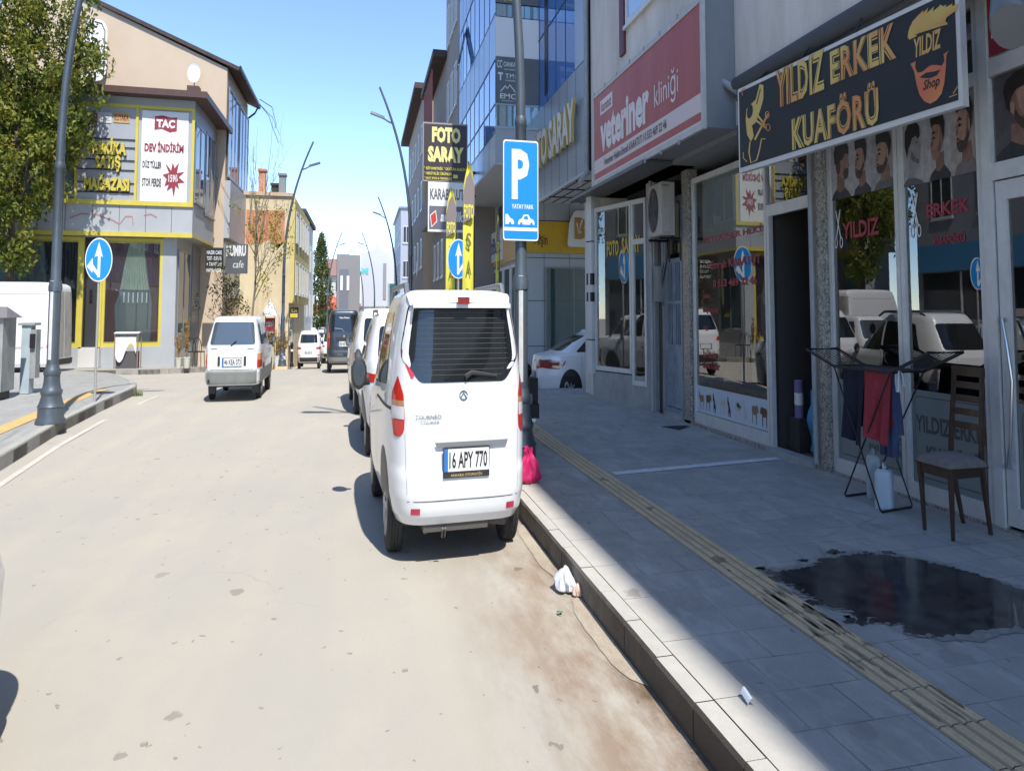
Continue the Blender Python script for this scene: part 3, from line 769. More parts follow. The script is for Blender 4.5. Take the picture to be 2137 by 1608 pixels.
# photo shop corner: turned a little towards the street
pa, pb = Vector((7.42, 15.95, 0)), Vector((6.62, 18.45, 0))
FP = Fr(pb, (pa-pb)); LP = (pa-pb).length
pl = MB().fbox(FP, 0, LP, .1, .66, -.3, 0).build('plinth', STONE, bld)
fo = MB().frame(FP, .12, 1.72, .68, 3.3, .07, -.06, .02).frame(FP, 1.74, 2.32, .52, 3.3, .07, -.06, .02).build('shop_window', ALU, bld)
MB().quad(FP, .16, 1.68, .72, 3.25, -.03).quad(FP, 1.78, 2.28, .56, 3.25, -.03).build('pane', WGL, fo)
MB().fbox(FP, 1.76, 2.3, 2.62, 2.70, -.05, .025).build('transom_bar', ALU, bld)
MB().fbox(FP, 0, 2.4, .66, 3.5, -1.2, -1.1).build('room_wall', INT, bld)
MB().fbox(FP, 2.33, LP, .66, 3.5, -.2, -.01).build('pier', STONE, bld)
# corner column with black bands
mb = MB().fbox(FP, -.16, .08, .62, 3.5, -.25, .10).build('column', mat('white_cladding', (.60, .60, .58), .5, var=.1), bld)
mb = MB()
for v0, v1 in ((2.05, 2.24), (1.78, 1.93)): mb.fbox(FP, .01, .083, v0, v1, -.2, .103).fbox(FP, -.163, -.08, v0, v1, -.2, .103)
mb.fbox(FP, -.165, .085, 1.15, 1.17, -.2, .105).fbox(FP, -.165, .085, 2.75, 2.77, -.2, .105); mb.build('column_bands', BLK, bld)
wall_box(bld, 6.75, 12, 18.5, 19.5, .1, 3.5, PLASTER)
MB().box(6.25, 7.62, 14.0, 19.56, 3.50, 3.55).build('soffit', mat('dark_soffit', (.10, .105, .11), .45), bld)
# upstairs window with maroon shutters
MAR = mat('maroon_paint', (.13, .03, .035), .5, var=.2, vscale=6)
u0, v0 = FU.px(1318, 60); 
window(FU, -16.6, -14.2, 5.95, 7.6, bld, ALU, glass('upper_glass', (.3, .4, .5), .45, .5, (.03, .08, .2), .8), t=.08, mull=2, w0=.003)
MB().fbox(FU, -17.0, -16.68, 5.55, 7.8, .0, .07).build('shutter', MAR, bld); MB().fbox(FU, -14.12, -13.75, 5.75, 7.8, .0, .07).build('shutter', MAR, bld)
for yy, zz in ((-8.5, 6), (-3, 6), (2.5, 6.6), (-12.5, 9.5), (-6, 9.5), (0, 9.5), (-16.6, 9.5), (-16.6, 12.5), (-10, 12.5), (-4, 12.5)):
    window(FU, yy-1.1, yy+.4, zz+.2, zz+1.6, bld, w0=.003, mull=2)

def pipe(name, label, path, r, m=PIPE, cat='pipe', group=None, elbows=True):
    mb = MB(); mb.tube(path, r, 10)
    if elbows:
        for p in path[1:-1]: mb.lathe(Vector(p)-Vector((0, 0, r*1.1)), [(r*.3, -.0), (r*1.25, r*.4), (r*1.3, r*1.1), (r*1.25, r*1.8), (r*.3, r*2.2)], 10)
    o = mb.build(name, m, smooth=True); tag(o, label, cat, group); return o
p = [atX(1516, 78, 6.93), atX(1500, 84, 6.72), atX(1502, 168, 6.72), atX(1540, 190, 6.85)]
pipe('drain_pipe', 'bent pale plastic drain pipe beside the red vet sign box', p, .05)
pipe('drain_pipe', 'long grey downpipe where the white building meets the blue glass one', [(6.86, 19.62, 12), (6.86, 19.62, 4.05), (6.6, 19.5, 3.85)], .07)
pipe('drain_pipe', 'thin pale downpipe between the photo shop window and the stairwell door', [(7.3, 15.88, 3.5), (7.3, 15.88, .2)], .045)
pipe('drain_pipe', 'dark pipe standing against the stairwell pier under the air conditioner', [(7.38, 15.55, 2.6), (7.38, 15.55, .2)], .035, BLKM)
pipe('drain_pipe', 'grey downpipe on the granite pier beside the open shop door', [(7.44, 9.80, 3.75), (7.44, 9.80, .2)], .04)
mbx = MB().bbox(Fr((7.3, 15.5, 0), (0, -1, 0)), -.12, .14, 1.75, 2.25, -.08, .05).build('meter_box', mat('meter_grey', (.20, .21, .21), .5, var=.2))
tag(mbx, 'grey meter box on the pipes under the air conditioner', 'meter box')

# ------------------------------------------------------------------ vet sign box
SR = mat('sign_red', (.36, .065, .055), .45, var=.12, vscale=1.2, stretch=(1, 1, .2), col2=(.42, .12, .10))
FV = Fr((6.3, 0, 0), (0, -1, 0))
vs = thing('shop_sign', 'big faded red light box sign of the veterinary clinic with white lettering', 'sign', (6.6, 14, 3.5))
v0, v1 = 3.60, 4.93; uL, uR = -17.35, -11.33
CLAD = mat('grey_cladding', (.20, .22, .25), .45, var=.15, vscale=2)
MB().box(6.36, 6.99, 11.3, 17.4, 3.56, 4.99).build('box', CLAD, vs)
MB().frame(FV, uL-.05, uR+.05, v0-.06, v1+.06, .07, -.06, .02).build('frame', mat('aged_white_frame', (.50, .50, .49), .5, var=.2, vscale=6), vs)
MB().quad(FV, uL, uR, v0, v1, .0).build('face', SR, vs)
wd, ht = uR-uL, v1-v0
mb = MB(); mb.quad(FV, uL, uR, v0+.10*ht, v0+.255*ht, .004)
mb.quad(FV, uL, uR, v0, v0+.03*ht, .004); mb.build('white_band', mat('sign_pink_white', (.62, .55, .54), .5), vs)
WL = mat('sign_letter_white', (.70, .66, .65), .5)
mb = MB(); mb.text(FV, 'veteriner', uL+.085*wd, v0+.30*ht, .52*wd, .42*ht, .006, .045); mb.text(FV, 'kliniği', uL+.65*wd, v0+.33*ht, .19*wd, .30*ht, .006, .0)
mb.quad(FV, uL+.085*wd, uL+.235*wd, v0+.735*ht, v0+.90*ht, .006); mb.build('lettering', WL, vs)
MB().text(FV, 'karatut', uL+.10*wd, v0+.76*ht, .12*wd, .12*ht, .010, .02).build('lettering', SR, vs)
MB().text(FV, 'Veteriner Hekim Emrah KARATUT / 0 553 469 22 46', uL+.13*wd, v0+.135*ht, .62*wd, .085*ht, .010, .015).build('lettering', mat('letter_dark', (.06, .04, .05), .5), vs)
for k in range(7):
    MB().fbox(FV, uL+.05+k*wd/7.2, uL+.09+k*wd/7.2, v0-.10, v0-.04, 0, .035).build('clip', PIPE, vs); MB().fbox(FV, uL+.05+k*wd/7.2, uL+.09+k*wd/7.2, v1+.03, v1+.08, 0, .03).build('clip', PIPE, vs)

# ------------------------------------------------------------------ barber sign
bs = thing('shop_sign', 'long black and gold barber banner sign with white edge, tilted over the window', 'sign', (6.9, 8.6, 3))
FB = Fr((6.38, 10.24, 2.945), (.47, -3.96, 0), (0, 0, 1)); LB, HB = 3.99, .82
MB().fbox(FB, 0, LB, 0, HB, -.10, 0).build('frame', mat('banner_edge', (.62, .62, .60), .5, var=.1), bs)
BK = mat('banner_black', (.022, .026, .028), .5, var=.2, vscale=2)
MB().quad(FB, .035, LB-.05, .045, HB-.035, .004).build('face', BK, bs)
def goldmat(name, a, c2):
    if name in MATS: return MATS[name]
    m, nt, b, pos = base_mat(name)
    n = noise(nt, mapping(nt, pos, (1.2, 1.2, 1.6)), 1.3, 1, .4, .44, .60)
    nt.links.new(mixc(nt, n, a, c2), b.inputs['Base Color']); b.inputs['Roughness'].default_value = .5; return m
GOLD = goldmat('gold_print', (.62, .45, .14), (.58, .24, .09))
GOLD2 = goldmat('gold_print_pale', (.62, .50, .14), (.56, .34, .10))
def outline_text(mb1, mb2, F, t, u, v, w_, h_, off, sh=0, sp=1.0):
    mb1.text(F, t, u, v, w_, h_, off, .055, sh, space=sp)
    mb2.text(F, t, u+w_*.004, v+h_*.03, w_*.992, h_*.94, off+.003, .035, sh, space=sp)
g1, g2, g3 = MB(), MB(), MB()
for t, (a, b_), (c_, d_), (e_, f_) in (('YILDIZ', (1612, 232), (1722, 0), (0, 150)), ('ERKEK', (1728, 180), (1872, 0), (0, 45)), ('KUAFÖRÜ', (1650, 320), (1838, 0), (0, 170))):
    pass
def sgn(F, x, y): return F.px(x, y)
for t, xl, yl, xr, yr, xt, yt in (('YILDIZ', 1622, 224, 1722, 190, 1712, 106), ('ERKEK', 1735, 180, 1872, 118, 1868, 46), ('KUAFÖRÜ', 1655, 318, 1836, 255, 1834, 165)):
    ul, vl = FB.px(xl, yl); ur, vr = FB.px(xr, yr); ut, vt = FB.px(xt, yt)
    va = (vl+vr)/2; g1.text(FB, t, ul, va, ur-ul, vt-va, .008, .05, space=1.08); g2.text(FB, t, ul, va, ur-ul, vt-va, .011, .028, space=1.08); g3.text(FB, t, ul, va, ur-ul, vt-va, .014, .012, space=1.08)
g1.build('lettering', GOLD2, bs); g2.build('lettering_outline', BK, bs); g3.build('lettering', GOLD, bs)
# emblem: quiff, name and bearded jaw
def PXP(F, pts): return [F.px(x, y) for x, y in pts]
mb = MB()
base_ = [(1898, 80), (1902, 72), (1908, 66), (1916, 62), (1926, 60), (1936, 58), (1947, 54), (1958, 50), (1968, 47)]
for i, (x0, y0) in enumerate(base_):   # locks of hair sweeping back
    tx, ty = x0+10+2.2*i, y0-34-3.2*i+(.42*i*i)
    mb.poly(FB, PXP(FB, [(x0-3, y0), (x0-1, y0-14), (x0+3, y0-26), (tx+6, ty-6), (tx+2, ty+8), (x0+9, y0-10), (x0+6, y0)]), .008+.0006*i)
mb.poly(FB, PXP(FB, [(1897, 82), (1912, 72), (1930, 66), (1950, 60), (1968, 54), (1978, 52), (1978, 47), (1966, 46), (1946, 52), (1925, 58), (1905, 68)]), .0075)
mb.poly(FB, PXP(FB, [(1956, 50), (1960, 30), (1962, 10), (1970, 14), (1976, 30), (1974, 46)]), .0078)
mb.poly(FB, PXP(FB, [(1898, 84), (1914, 76), (1914, 72), (1898, 80)]), .009)
mb.text(FB, 'YILDIZ', *FB.px(1909, 122), FB.px(1966, 100)[0]-FB.px(1909, 122)[0], .135, .008, .03, .15)
mb.build('emblem', GOLD2, bs)
mb = MB()
mb.poly(FB, PXP(FB, [(1901, 134), (1912, 128), (1911, 142), (1916, 152), (1926, 150), (1938, 140), (1946, 136), (1956, 136), (1966, 138), (1972, 128), (1970, 114), (1981, 106), (1976, 116), (1975, 140), (1972, 172), (1966, 196), (1955, 210), (1942, 217), (1930, 212), (1920, 198), (1914, 178), (1909, 150)]), .008)
mb.build('emblem', goldmat('orange_print', (.60, .26, .09), (.58, .16, .08)), bs)
mb = MB(); mb.poly(FB, PXP(FB, [(1920, 162), (1934, 152), (1950, 150), (1964, 146), (1956, 158), (1944, 163), (1932, 164)]), .011)
mb.text(FB, 'Shop', *FB.px(1928, 196), FB.px(1963, 180)[0]-FB.px(1928, 196)[0], .09, .012, .02, .3); mb.build('emblem', BK, bs)
# hairdryer and scissors
mb = MB()
mb.poly(FB, PXP(FB, [(1557, 248), (1559, 228), (1568, 218), (1578, 208), (1586, 176), (1594, 178), (1594, 206), (1588, 228), (1578, 256), (1570, 262), (1574, 284), (1568, 296), (1560, 282), (1558, 262)]), .008)
mb.poly(FB, PXP(FB, stroke([(1566, 296), (1564, 318), (1568, 340), (1580, 334), (1586, 312), (1590, 290), (1598, 290)], 2.6)), .008)
for pt in ([(1572, 246), (1600, 268)], [(1576, 292), (1604, 238)], [(1580, 238), (1598, 262)]): mb.poly(FB, PXP(FB, stroke(pt, 4)), .0095)
for cx, cy in ((1604, 266), (1602, 240)):
    pts_ = ell(cx, cy, 4, 7, 12)
    mb.poly(FB, PXP(FB, stroke(pts_+[pts_[0]], 1.6)), .009)
for pt in ([(1549, 188), (1556, 184)], [(1549, 188), (1550, 200)], [(1552, 330), (1560, 338)], [(1552, 330), (1552, 318)], [(1990, 196), (2000, 180)], [(1982, 203), (1998, 197)]): mb.poly(FB, PXP(FB, stroke(pt, 1.6)), .008)
mb.build('emblem', GOLD, bs)
mb = MB()
mb.poly(FB, PXP(FB, ell(1566, 233, 6, 15, 16, rot=8)), .0105); mb.poly(FB, PXP(FB, stroke([(1580, 218), (1588, 186)], 2)), .0105); mb.build('emblem', BK, bs)
# dark rolled awning above the banner
aw = MB().tube([(6.86, 11.1, 3.98), (6.87, 9.0, 3.97), (6.89, 6.5, 3.96), (6.9, 3.2, 3.95)], .09, 12).build('rolled_awning', mat('awning_fabric', (.07, .075, .08), .8, bump=.5, bscale=8), smooth=True)
tag(aw, 'dark grey rolled-up awning between the white wall and the barber banner', 'awning')
mb = MB()
for i in range(4): mb.tube([(6.42+i*.13, 10.0-i*1.1, 3.74), (6.85, 10.0-i*1.1, 3.93)], .012, 6)
mb.build('bracket', BLKM, bs)
# red welcome panel and the round lamp
wl = thing('welcome_sign', 'dark red panel with white writing above the barber door, cut by the frame', 'sign', (7.55, 5.5, 3.3))
MB().fbox(FA, -6.56, -3.3, 3.35, 3.84, -.02, -.0).build('back_layer', ALU, wl)
MB().quad(FA, -6.56, -4.2, 3.36, 3.80, .02).build('face', mat('welcome_red', (.26, .02, .04), .4), wl)
MB().text(FA, 'Hoş Geldiniz', -6.52, 3.44, 1.05, .18, .026, .02, .1).build('lettering', WL, wl)
lm = thing('spot_lamp', 'grey drum-shaped lamp under the canopy at the top right corner', 'lamp', (6.7, 5.9, 3.4))
p0 = atX(2112, 28, 6.55)
MB().lathe(p0, [(.02, -.12), (.17, -.12), (.19, -.08), (.19, .22), (.15, .27), (.02, .27)], 20, M=Matrix.Rotation(R(35), 4, 'Y')@Matrix.Rotation(R(-20), 4, 'X')).build('housing', mat('lamp_grey', (.16, .17, .18), .4, metal=.3), lm, smooth=True)
MB().tube([p0+Vector((0, 0, .2)), (7.0, p0.y, p0.z+.35)], .03, 8).build('arm', BLKM, lm)

# ------------------------------------------------------------------ blue glass office building
gb = thing('glass_building', 'blue mirror-glass office building stepping out over the bank', 'building', (8, 26, 0))
BCL = mat('blue_white_cladding', (.36, .42, .50), .35, metal=.3, var=.1, vscale=1)
m, nt, b, pos = base_mat('blue_mirror_glass')
b.inputs['Base Color'].default_value = (.04, .17, .52, 1); b.inputs['Roughness'].default_value = .04; b.inputs['Metallic'].default_value = 0
b.inputs['Specular IOR Level'].default_value = 1.0; b.inputs['Coat Weight'].default_value = .6; b.inputs['Coat Roughness'].default_value = .02
br = nt.nodes.new('ShaderNodeTexNoise'); br.inputs['Scale'].default_value = .5; nt.links.new(pos, br.inputs['Vector']); bumpn(nt, b, br.outputs[0], .06, .1)
BG = m
MULL = mat('dark_mullion', (.04, .05, .07), .4, metal=.5)
F1 = Fr((6.9, 0, 0), (0, -1, 0)); F2 = Fr((5.1, 0, 0), (0, -1, 0)); F3 = Fr((0, 25.5, 0), (1, 0, 0))
ZT = 19
wall_box(gb, 6.93, 18, 19.9, 25.45, 4.1, ZT, DARK, 'core')
wall_box(gb, 5.13, 18, 25.53, 36, 4.92, ZT, DARK, 'core')
# first wing: fascia and glass
MB().fbox(F1, -25.5, -19.75, 4.1, 6.1, -.1, .02).build('fascia', mat('fascia_blue_grey', (.30, .35, .40), .4, metal=.3, var=.12, vscale=.8), gb)
mb = MB()
for k in range(1, 6): mb.fbox(F1, -25.5+k*.96-.008, -25.5+k*.96+.008, 4.1, 6.1, .02, .026)
mb.build('fascia_joints', MULL, gb)
mb = MB().quad(F1, -25.5, -20.7, 6.1, ZT, .0); mb.build('glazing', BG, gb)
MB().fbox(F1, -20.7, -19.75, 6.1, ZT, -.1, .05).build('end_panel', BCL, gb)
mb = MB()
for k in range(0, 5): mb.fbox(F1, -25.5+.1+k*1.17, -25.5+.13+k*1.17, 6.1, ZT, 0, .015)
for z in (7.7, 9.3, 11.1, 12.9, 14.7, 16.5): mb.fbox(F1, -25.5, -20.7, z, z+.04, 0, .015)
mb.fbox(F1, -24.6, -24.1, 6.3, ZT, 0, .012); mb.build('mullions', MULL, gb)
MB().box(6.85, 18, 19.75, 25.5, 4.05, 4.1).build('soffit', mat('slatted_soffit', (.42, .44, .46), .5), gb)
mb = MB()
for k in range(10): mb.box(7+.4*k, 7.03+.4*k, 19.8, 25.4, 4.035, 4.05)
for k in range(3): mb.box(6.9, 12, 20.8+1.6*k, 20.85+1.6*k, 4.03, 4.05)
mb.build('soffit_joints', MULL, gb)
# second wing
mb = MB().quad(F2, -35.5, -25.5, 5.55, ZT, .0); mb.build('glazing', BG, gb)
LB_ = mat('pale_blue_cladding', (.34, .45, .62), .3, metal=.2, var=.08)
MB().fbox(F2, -35.5, -25.5, 4.9, 5.55, -.05, .012).build('fascia', LB_, gb)
MB().fbox(F2, -35.5, -25.5, 7.2, 8.25, -.05, .010).fbox(F2, -35.5, -25.5, 10.0, 11.1, -.05, .010).fbox(F2, -35.5, -34.9, 5.55, ZT, -.05, .014).build('spandrel', LB_, gb)
mb = MB()
for k in range(1, 8): mb.fbox(F2, -35.5+k*1.25, -35.5+k*1.25+.03, 4.9, ZT, 0, .016)
for z in (5.55, 6.2, 7.2, 8.25, 10.0, 11.1, 12.9, 14.0, 15.8): mb.fbox(F2, -35.5, -25.5, z, z+.04, 0, .02)
mb.build('mullions', MULL, gb)
for (u, z) in ((-33.6, 9.7), (-33.0, 12.6)):
    wq = MB(); wq.add([F2.p(u, z, .03), F2.p(u+.85, z, .03), F2.p(u+.85, z-1.1, .42), F2.p(u, z-1.1, .42)], [(0, 3, 2, 1), (0, 1, 2, 3)])
    wq.tube([F2.p(u, z, .03), F2.p(u, z-1.1, .42), F2.p(u+.85, z-1.1, .42), F2.p(u+.85, z, .03)], .025, 6); wq.build('open_window', mat('dark_green_glass', (.03, .07, .07), .1), gb)
MB().box(5.1, 18, 25.5, 36, 4.86, 4.9).build('soffit', mat('slatted_soffit'), gb)
# its end towards us
ex = 6.93
mb = MB().fbox(F3, 5.1, ex, 4.9, 5.67, -.05, .01).build('end_panel', mat('end_grey', (.36, .38, .42), .4, var=.1), gb)
GRG = glass('green_strip_glass', (.4, .6, .6), .3, .6, (.15, .28, .28), .85)
MB().quad(F3, 5.1, ex, 5.72, 6.2, .012).build('glazing', GRG, gb); MB().quad(F3, 5.1, ex, 8.22, 8.5, .012).build('glazing', GRG, gb)
MB().fbox(F3, 5.1, ex, 7.3, 8.2, -.05, .014).fbox(F3, 5.1, ex, 9.3, 13, -.05, .014).build('end_panel', WHT, gb)
MB().fbox(F3, 5.08, ex, 5.67, 5.72, -.05, .05).fbox(F3, 5.08, ex, 6.2, 6.235, -.05, .04).build('string_course', BCL, gb)
cs = thing('company_sign', 'grey board of office company names on the end of the glass building', 'sign', (5.9, 25.45, 6.55))
MB().fbox(F3, 5.12, ex, 6.24, 7.29, .015, .05).build('face', mat('sign_dark_grey', (.12, .13, .14), .5, var=.1), cs)
mb = MB()
mb.text(F3, 'CANKAR', 5.42, 7.07, .60, .11, .056, .02); mb.text(F3, 'CC', 5.15, 7.03, .22, .18, .056, .02); mb.text(F3, 'LİDER & MİMARLIK', 5.45, 6.99, .5, .04, .056)
mb.text(F3, 'TME', 5.50, 6.80, .50, .11, .056, .01, space=1.2); mb.text(F3, 'T', 5.2, 6.75, .2, .18, .056, .05); mb.text(F3, 'MÜHENDİSLİK', 5.50, 6.74, .46, .04, .056)
mb.text(F3, 'EMC', 5.28, 6.34, .66, .12, .056, .02); mb.text(F3, 'İNŞAAT', 5.35, 6.28, .5, .03, .056)
mb.poly(F3, stroke([(5.3, 6.50), (5.5, 6.63), (5.58, 6.57), (5.68, 6.66), (5.92, 6.50)], .03), .056)
mb.build('lettering', mat('sign_silver', (.62, .65, .63), .5), cs)
ts = thing('company_sign', 'small dark sign high on the end of the glass building, cut by the top edge', 'sign', (5.9, 25.45, 10.35))
MB().fbox(F3, 5.12, ex, 8.52, 9.25, .015, .05).build('face', mat('sign_dark_grey'), ts)
MB().text(F3, 'dijital', 5.25, 8.55, .6, .12, .056, .02).build('lettering', YEL, ts)
# letters FOTO SARAY on the first wing
fs = thing('letter_sign', 'large gold-edged letters reading FOTO SARAY on the blue fascia', 'sign', (6.9, 23, 4.8))
ua, va = F1.px(1084, 366); ub, vb = F1.px(1211, 290); uc, vc_ = F1.px(1208, 246)
GL = mat('gold_letter', (.50, .38, .10), .35); WH2 = mat('letter_face', (.60, .58, .54), .4)
ua = -26.2; 
MB().text(F1, 'FOTO SARAY', ua, 4.72, ub-ua, .80, .22, .03, depth=.09).build('letters', GL, fs)
MB().text(F1, 'FOTO SARAY', ua, 4.72, ub-ua, .80, .226, .036).build('lettering', WH2, fs)

# ------------------------------------------------------------------ bank
bk = thing('bank_building', 'pale panelled bank branch with a yellow band, set back beside the white sedan', 'building', (10, 33, 0))
PAN = mat('pale_panel', (.42, .44, .46), .45, var=.08, vscale=1)
wall_box(bk, 7.2, 16, 30, 40, -.6, 4.85, PAN)
FK = Fr((0, 30, 0), (1, 0, 0)); FS = Fr((7.2, 0, 0), (0, -1, 0))
mb = MB()
for z in (.72, 1.9, 3.02, 4.0): mb.fbox(FK, 7.2, 15, z, z+.02, 0, .003)
for x in (8.35, 9.6, 11.2): mb.fbox(FK, x, x+.02, -.2, 4.85, 0, .0035)
mb.build('panel_joints', MULL, bk)
YB = mat('bank_yellow', (.60, .36, .03), .35, var=.1); 
MB().fbox(FK, 7.2, 15, 3.16, 3.98, .005, .14).build('sign_band', YB, bk)
MB().fbox(FS, -39.5, -30, 3.0, 4.0, .0, .12).build('sign_band', mat('pale_orange_band', (.62, .42, .20), .45), bk)
SMG = glass('bank_glass', (.4, .5, .5), .14, .6, (.07, .12, .12), .75)
window(FK, 8.42, 11.2, .62, 2.80, bk, ALUG, SMG, t=.05, mull=2, w0=.005)
for k in range(5): window(FS, -38.8+k*1.75, -37.3+k*1.75, -.1, 2.9, bk, WHT, SMG, t=.08, mull=1, sill=False, w0=.005)
for k in range(3): window(FS, -37.6+k*2.5, -36.2+k*2.5, 4.1, 4.78, bk, ALUG, FGL, t=.05, w0=.005)
lg = thing('bank_logo', 'white rounded plate with a golden B emblem on the yellow bank band', 'sign', (10.4, 29.8, 3.3))
ulb = FK.px(1181, 516); urt = FK.px(1240, 442)
MB().poly(FK, rpoly([(ulb[0], ulb[1]), (urt[0]+.2, ulb[1]), (urt[0]+.2, urt[1]), (ulb[0]+.35, urt[1]), (ulb[0]+.12, urt[1]-.3)], .15), .24, .09).build('plate', WHT, lg)
bx = FK.px(1196, 500); bt = FK.px(1221, 456)
x0, y0 = bx; w_, h_ = bt[0]-x0, bt[1]-y0
MB().text(FK, 'B', x0, y0, w_, h_, .262, .07).build('emblem', mat('logo_gold', (.45, .24, .05), .4), lg)
MB().poly(FK, stroke([(x0+.1, y0+h_*.75), (x0+w_*.35, y0+h_*.25), (x0+w_*.5, y0+h_*.7), (x0+w_*.62, y0+h_*.9)], .06), .27).build('emblem', WHT, lg)
ux_, uy_ = FK.px(1113, 517); tx_, ty_ = FK.px(1141, 492)
MB().text(FK, 'Afşin', ux_, uy_, tx_-ux_, ty_-uy_+.03, .15, .02).build('lettering', mat('letter_brown', (.10, .04, .03), .5), bk)
s2 = thing('shop_sign', 'white sign with blue-grey letters on the pale orange band facing the street', 'sign', (7.0, 35.5, 3.2))
MB().fbox(FS, -37.6, -33.2, 3.12, 4.02, .13, .2).build('face', WHT, s2)
MB().text(FS, 'VakıfBank', -37.4, 3.35, 3.9, .5, .206, .03).build('lettering', mat('letter_bluegrey', (.10, .14, .24), .5), s2)

# ------------------------------------------------------------------ taller blocks further on, right side
GREYP = mat('grey_brown_render', (.27, .24, .22), .85, var=.15, vscale=.6)
BEI = mat('beige_render', (.56, .42, .29), .85, var=.12, vscale=.5)
def block(name, label, x0, x1, y0, y1, z0, z1, m, roofm=TILE, eave=.5, sx=None, streets=(), ends=(), cat='building', win=None, rh=.25):
    """block with a proud eave; streets: rows of windows on the face towards the road, ends: on the face towards us"""
    t = thing(name, label, cat, ((x0+x1)/2, (y0+y1)/2, z0))
    wall_box(t, x0, x1, y0, y1, z0, z1, m)
    MB().box(x0-eave, x1+eave, y0-eave*.6, y1+eave*.6, z1, z1+rh).build('roof', roofm, t)
    road = x0 if sx is None else sx
    F = Fr((x0, 0, 0), (0, -1, 0)) if x0 > 0 else Fr((x1, 0, 0), (0, 1, 0)); sg = -1 if x0 > 0 else 1
    for (a, n, wdt, gap, zs, hgt) in streets:
        for z in zs:
            for k in range(n):
                u = a+k*(wdt+gap); u0 = -(u+wdt) if sg < 0 else u
                window(F, u0, u0+wdt, z, z+hgt, t, ALU, FGL, t=.07, mull=2, w0=.004)
    FE = Fr((0, y0, 0), (1, 0, 0))
    for (a, n, wdt, gap, zs, hgt) in ends:
        for z in zs:
            for k in range(n):
                u = a+k*(wdt+gap); window(FE, u, u+wdt, z, z+hgt, t, ALU, FGL, t=.07, mull=2, w0=.004)
    return t
block('apartment_block', 'tall grey-brown apartment block right behind the blue glass building', 5.15, 14, 36.05, 42, -1, 14.2, GREYP, streets=[(36.8, 3, 1.0, .7, (5.5, 8.2, 10.9), 1.4)])
t = block('apartment_block', 'grey block with dark tiled eave and a reddish balcony, between taller neighbours', 5.15, 14, 42.1, 50, -1, 10.7, GREYP, eave=.9, streets=[(43, 3, 1.0, 1.2, (2.9, 5.6), 1.4)])
BALC = mat('red_balcony', (.30, .10, .09), .6)
FBL = Fr((5.15, 0, 0), (0, -1, 0))
mb = MB().fbox(FBL, -49, -43.5, 7.6, 7.75, 0, .8).fbox(FBL, -49, -43.5, 7.75, 8.5, .76, .8)
for k in range(8): mb.fbox(FBL, -49+k*.78, -48.9+k*.78, 8.5, 10.6, .72, .8)
mb.build('balcony', BALC, t)
MB().fbox(FBL, -49, -43.5, 4.9, 5.05, 0, .9).fbox(FBL, -49, -43.5, 5.05, 6.0, .85, .9).build('balcony', GREYP, t)
t = block('apartment_block', 'narrow high block with a beige sunlit end wall under a dark sloping eave', 4.65, 14, 52, 70, -1.2, 11.4, GREYP, eave=.8, streets=[(53, 5, 1.2, 2.0, (.9, 3.6, 6.2, 8.8), 1.3)])
MB().fbox(Fr((0, 52, 0), (1, 0, 0)), 4.65, 13, -1, 11.38, 0, .03).build('end_wall', BEI, t)
mb = MB()
for k in range(4): mb.lathe((4.6, 54+3*k, 2.2+1.5*(k % 2)), [(.02, -.05), (.4, -.04), (.4, .02), (.02, .05)], 14, axis='x')
mb.build('satellite_dish', ALU, t)
block('apartment_block', 'pale blue-grey four-storey block seen past the grey blocks', 5.0, 9.5, 90, 108, -1.3, 9.4, mat('pale_bluegrey', (.36, .38, .44), .85), eave=.3, roofm=ALUG, streets=[(91, 6, 1.4, 1.5, (1.5, 4.2, 6.8), 1.3)], ends=[(5.3, 2, .9, .8, (1.5, 4.2, 6.8), 1.3)], rh=.15)
# big white hall with a sloping roof behind
hl = thing('white_hall', 'big plain white hall with a rising roofline at the end of the street', 'building', (6, 140, -1))
MB().add([(0, 140, -2), (26, 140, -2), (26, 140, 16), (1.5, 140, 7.5), (0, 140, 7.3), (0, 160, -2), (26, 160, -2), (26, 160, 16), (1.5, 160, 7.5), (0, 160, 7.3)], [(0, 1, 2, 3, 4), (9, 8, 7, 6, 5), (0, 4, 9, 5), (4, 3, 8, 9), (3, 2, 7, 8), (1, 6, 7, 2)]).build('wall', mat('hall_white', (.47, .47, .48), .8), hl)
FH = Fr((0, 139.9, 0), (1, 0, 0)); 
MB().fbox(FH, 0, 12, 1.7, 2.3, 0, .3).build('canopy', MULL, hl)
MB().fbox(FH, 0, 12, -1.5, 1.7, 0, .1).build('shopfront', mat('shopfront_grey', (.26, .25, .24), .6, var=.3, vscale=.3), hl)
gs = thing('shop_sign', 'green and grey upright sign board in front of the white hall', 'sign', (6.5, 95, 2))
p0 = at(809, 620, 95); p1 = at(824, 592, 95); FG_ = Fr((0, 95, 0), (1, 0, 0))
MB().fbox(FG_, p0.x, p1.x+.1, p0.z-.8, p1.z, 0, .2).build('face', mat('sign_grey_green', (.30, .36, .36), .5), gs)
MB().poly(FG_, [(p0.x+.1, p1.z-.15), (p1.x, p1.z-.15), (p1.x, p0.z+.1)], .21).build('emblem', mat('bright_green', (.05, .5, .25), .5), gs)
MB().fbox(FG_, p0.x+.3, p0.x+.5, -1.3, p0.z-.8, .02, .12).build('post', ALUG, gs)
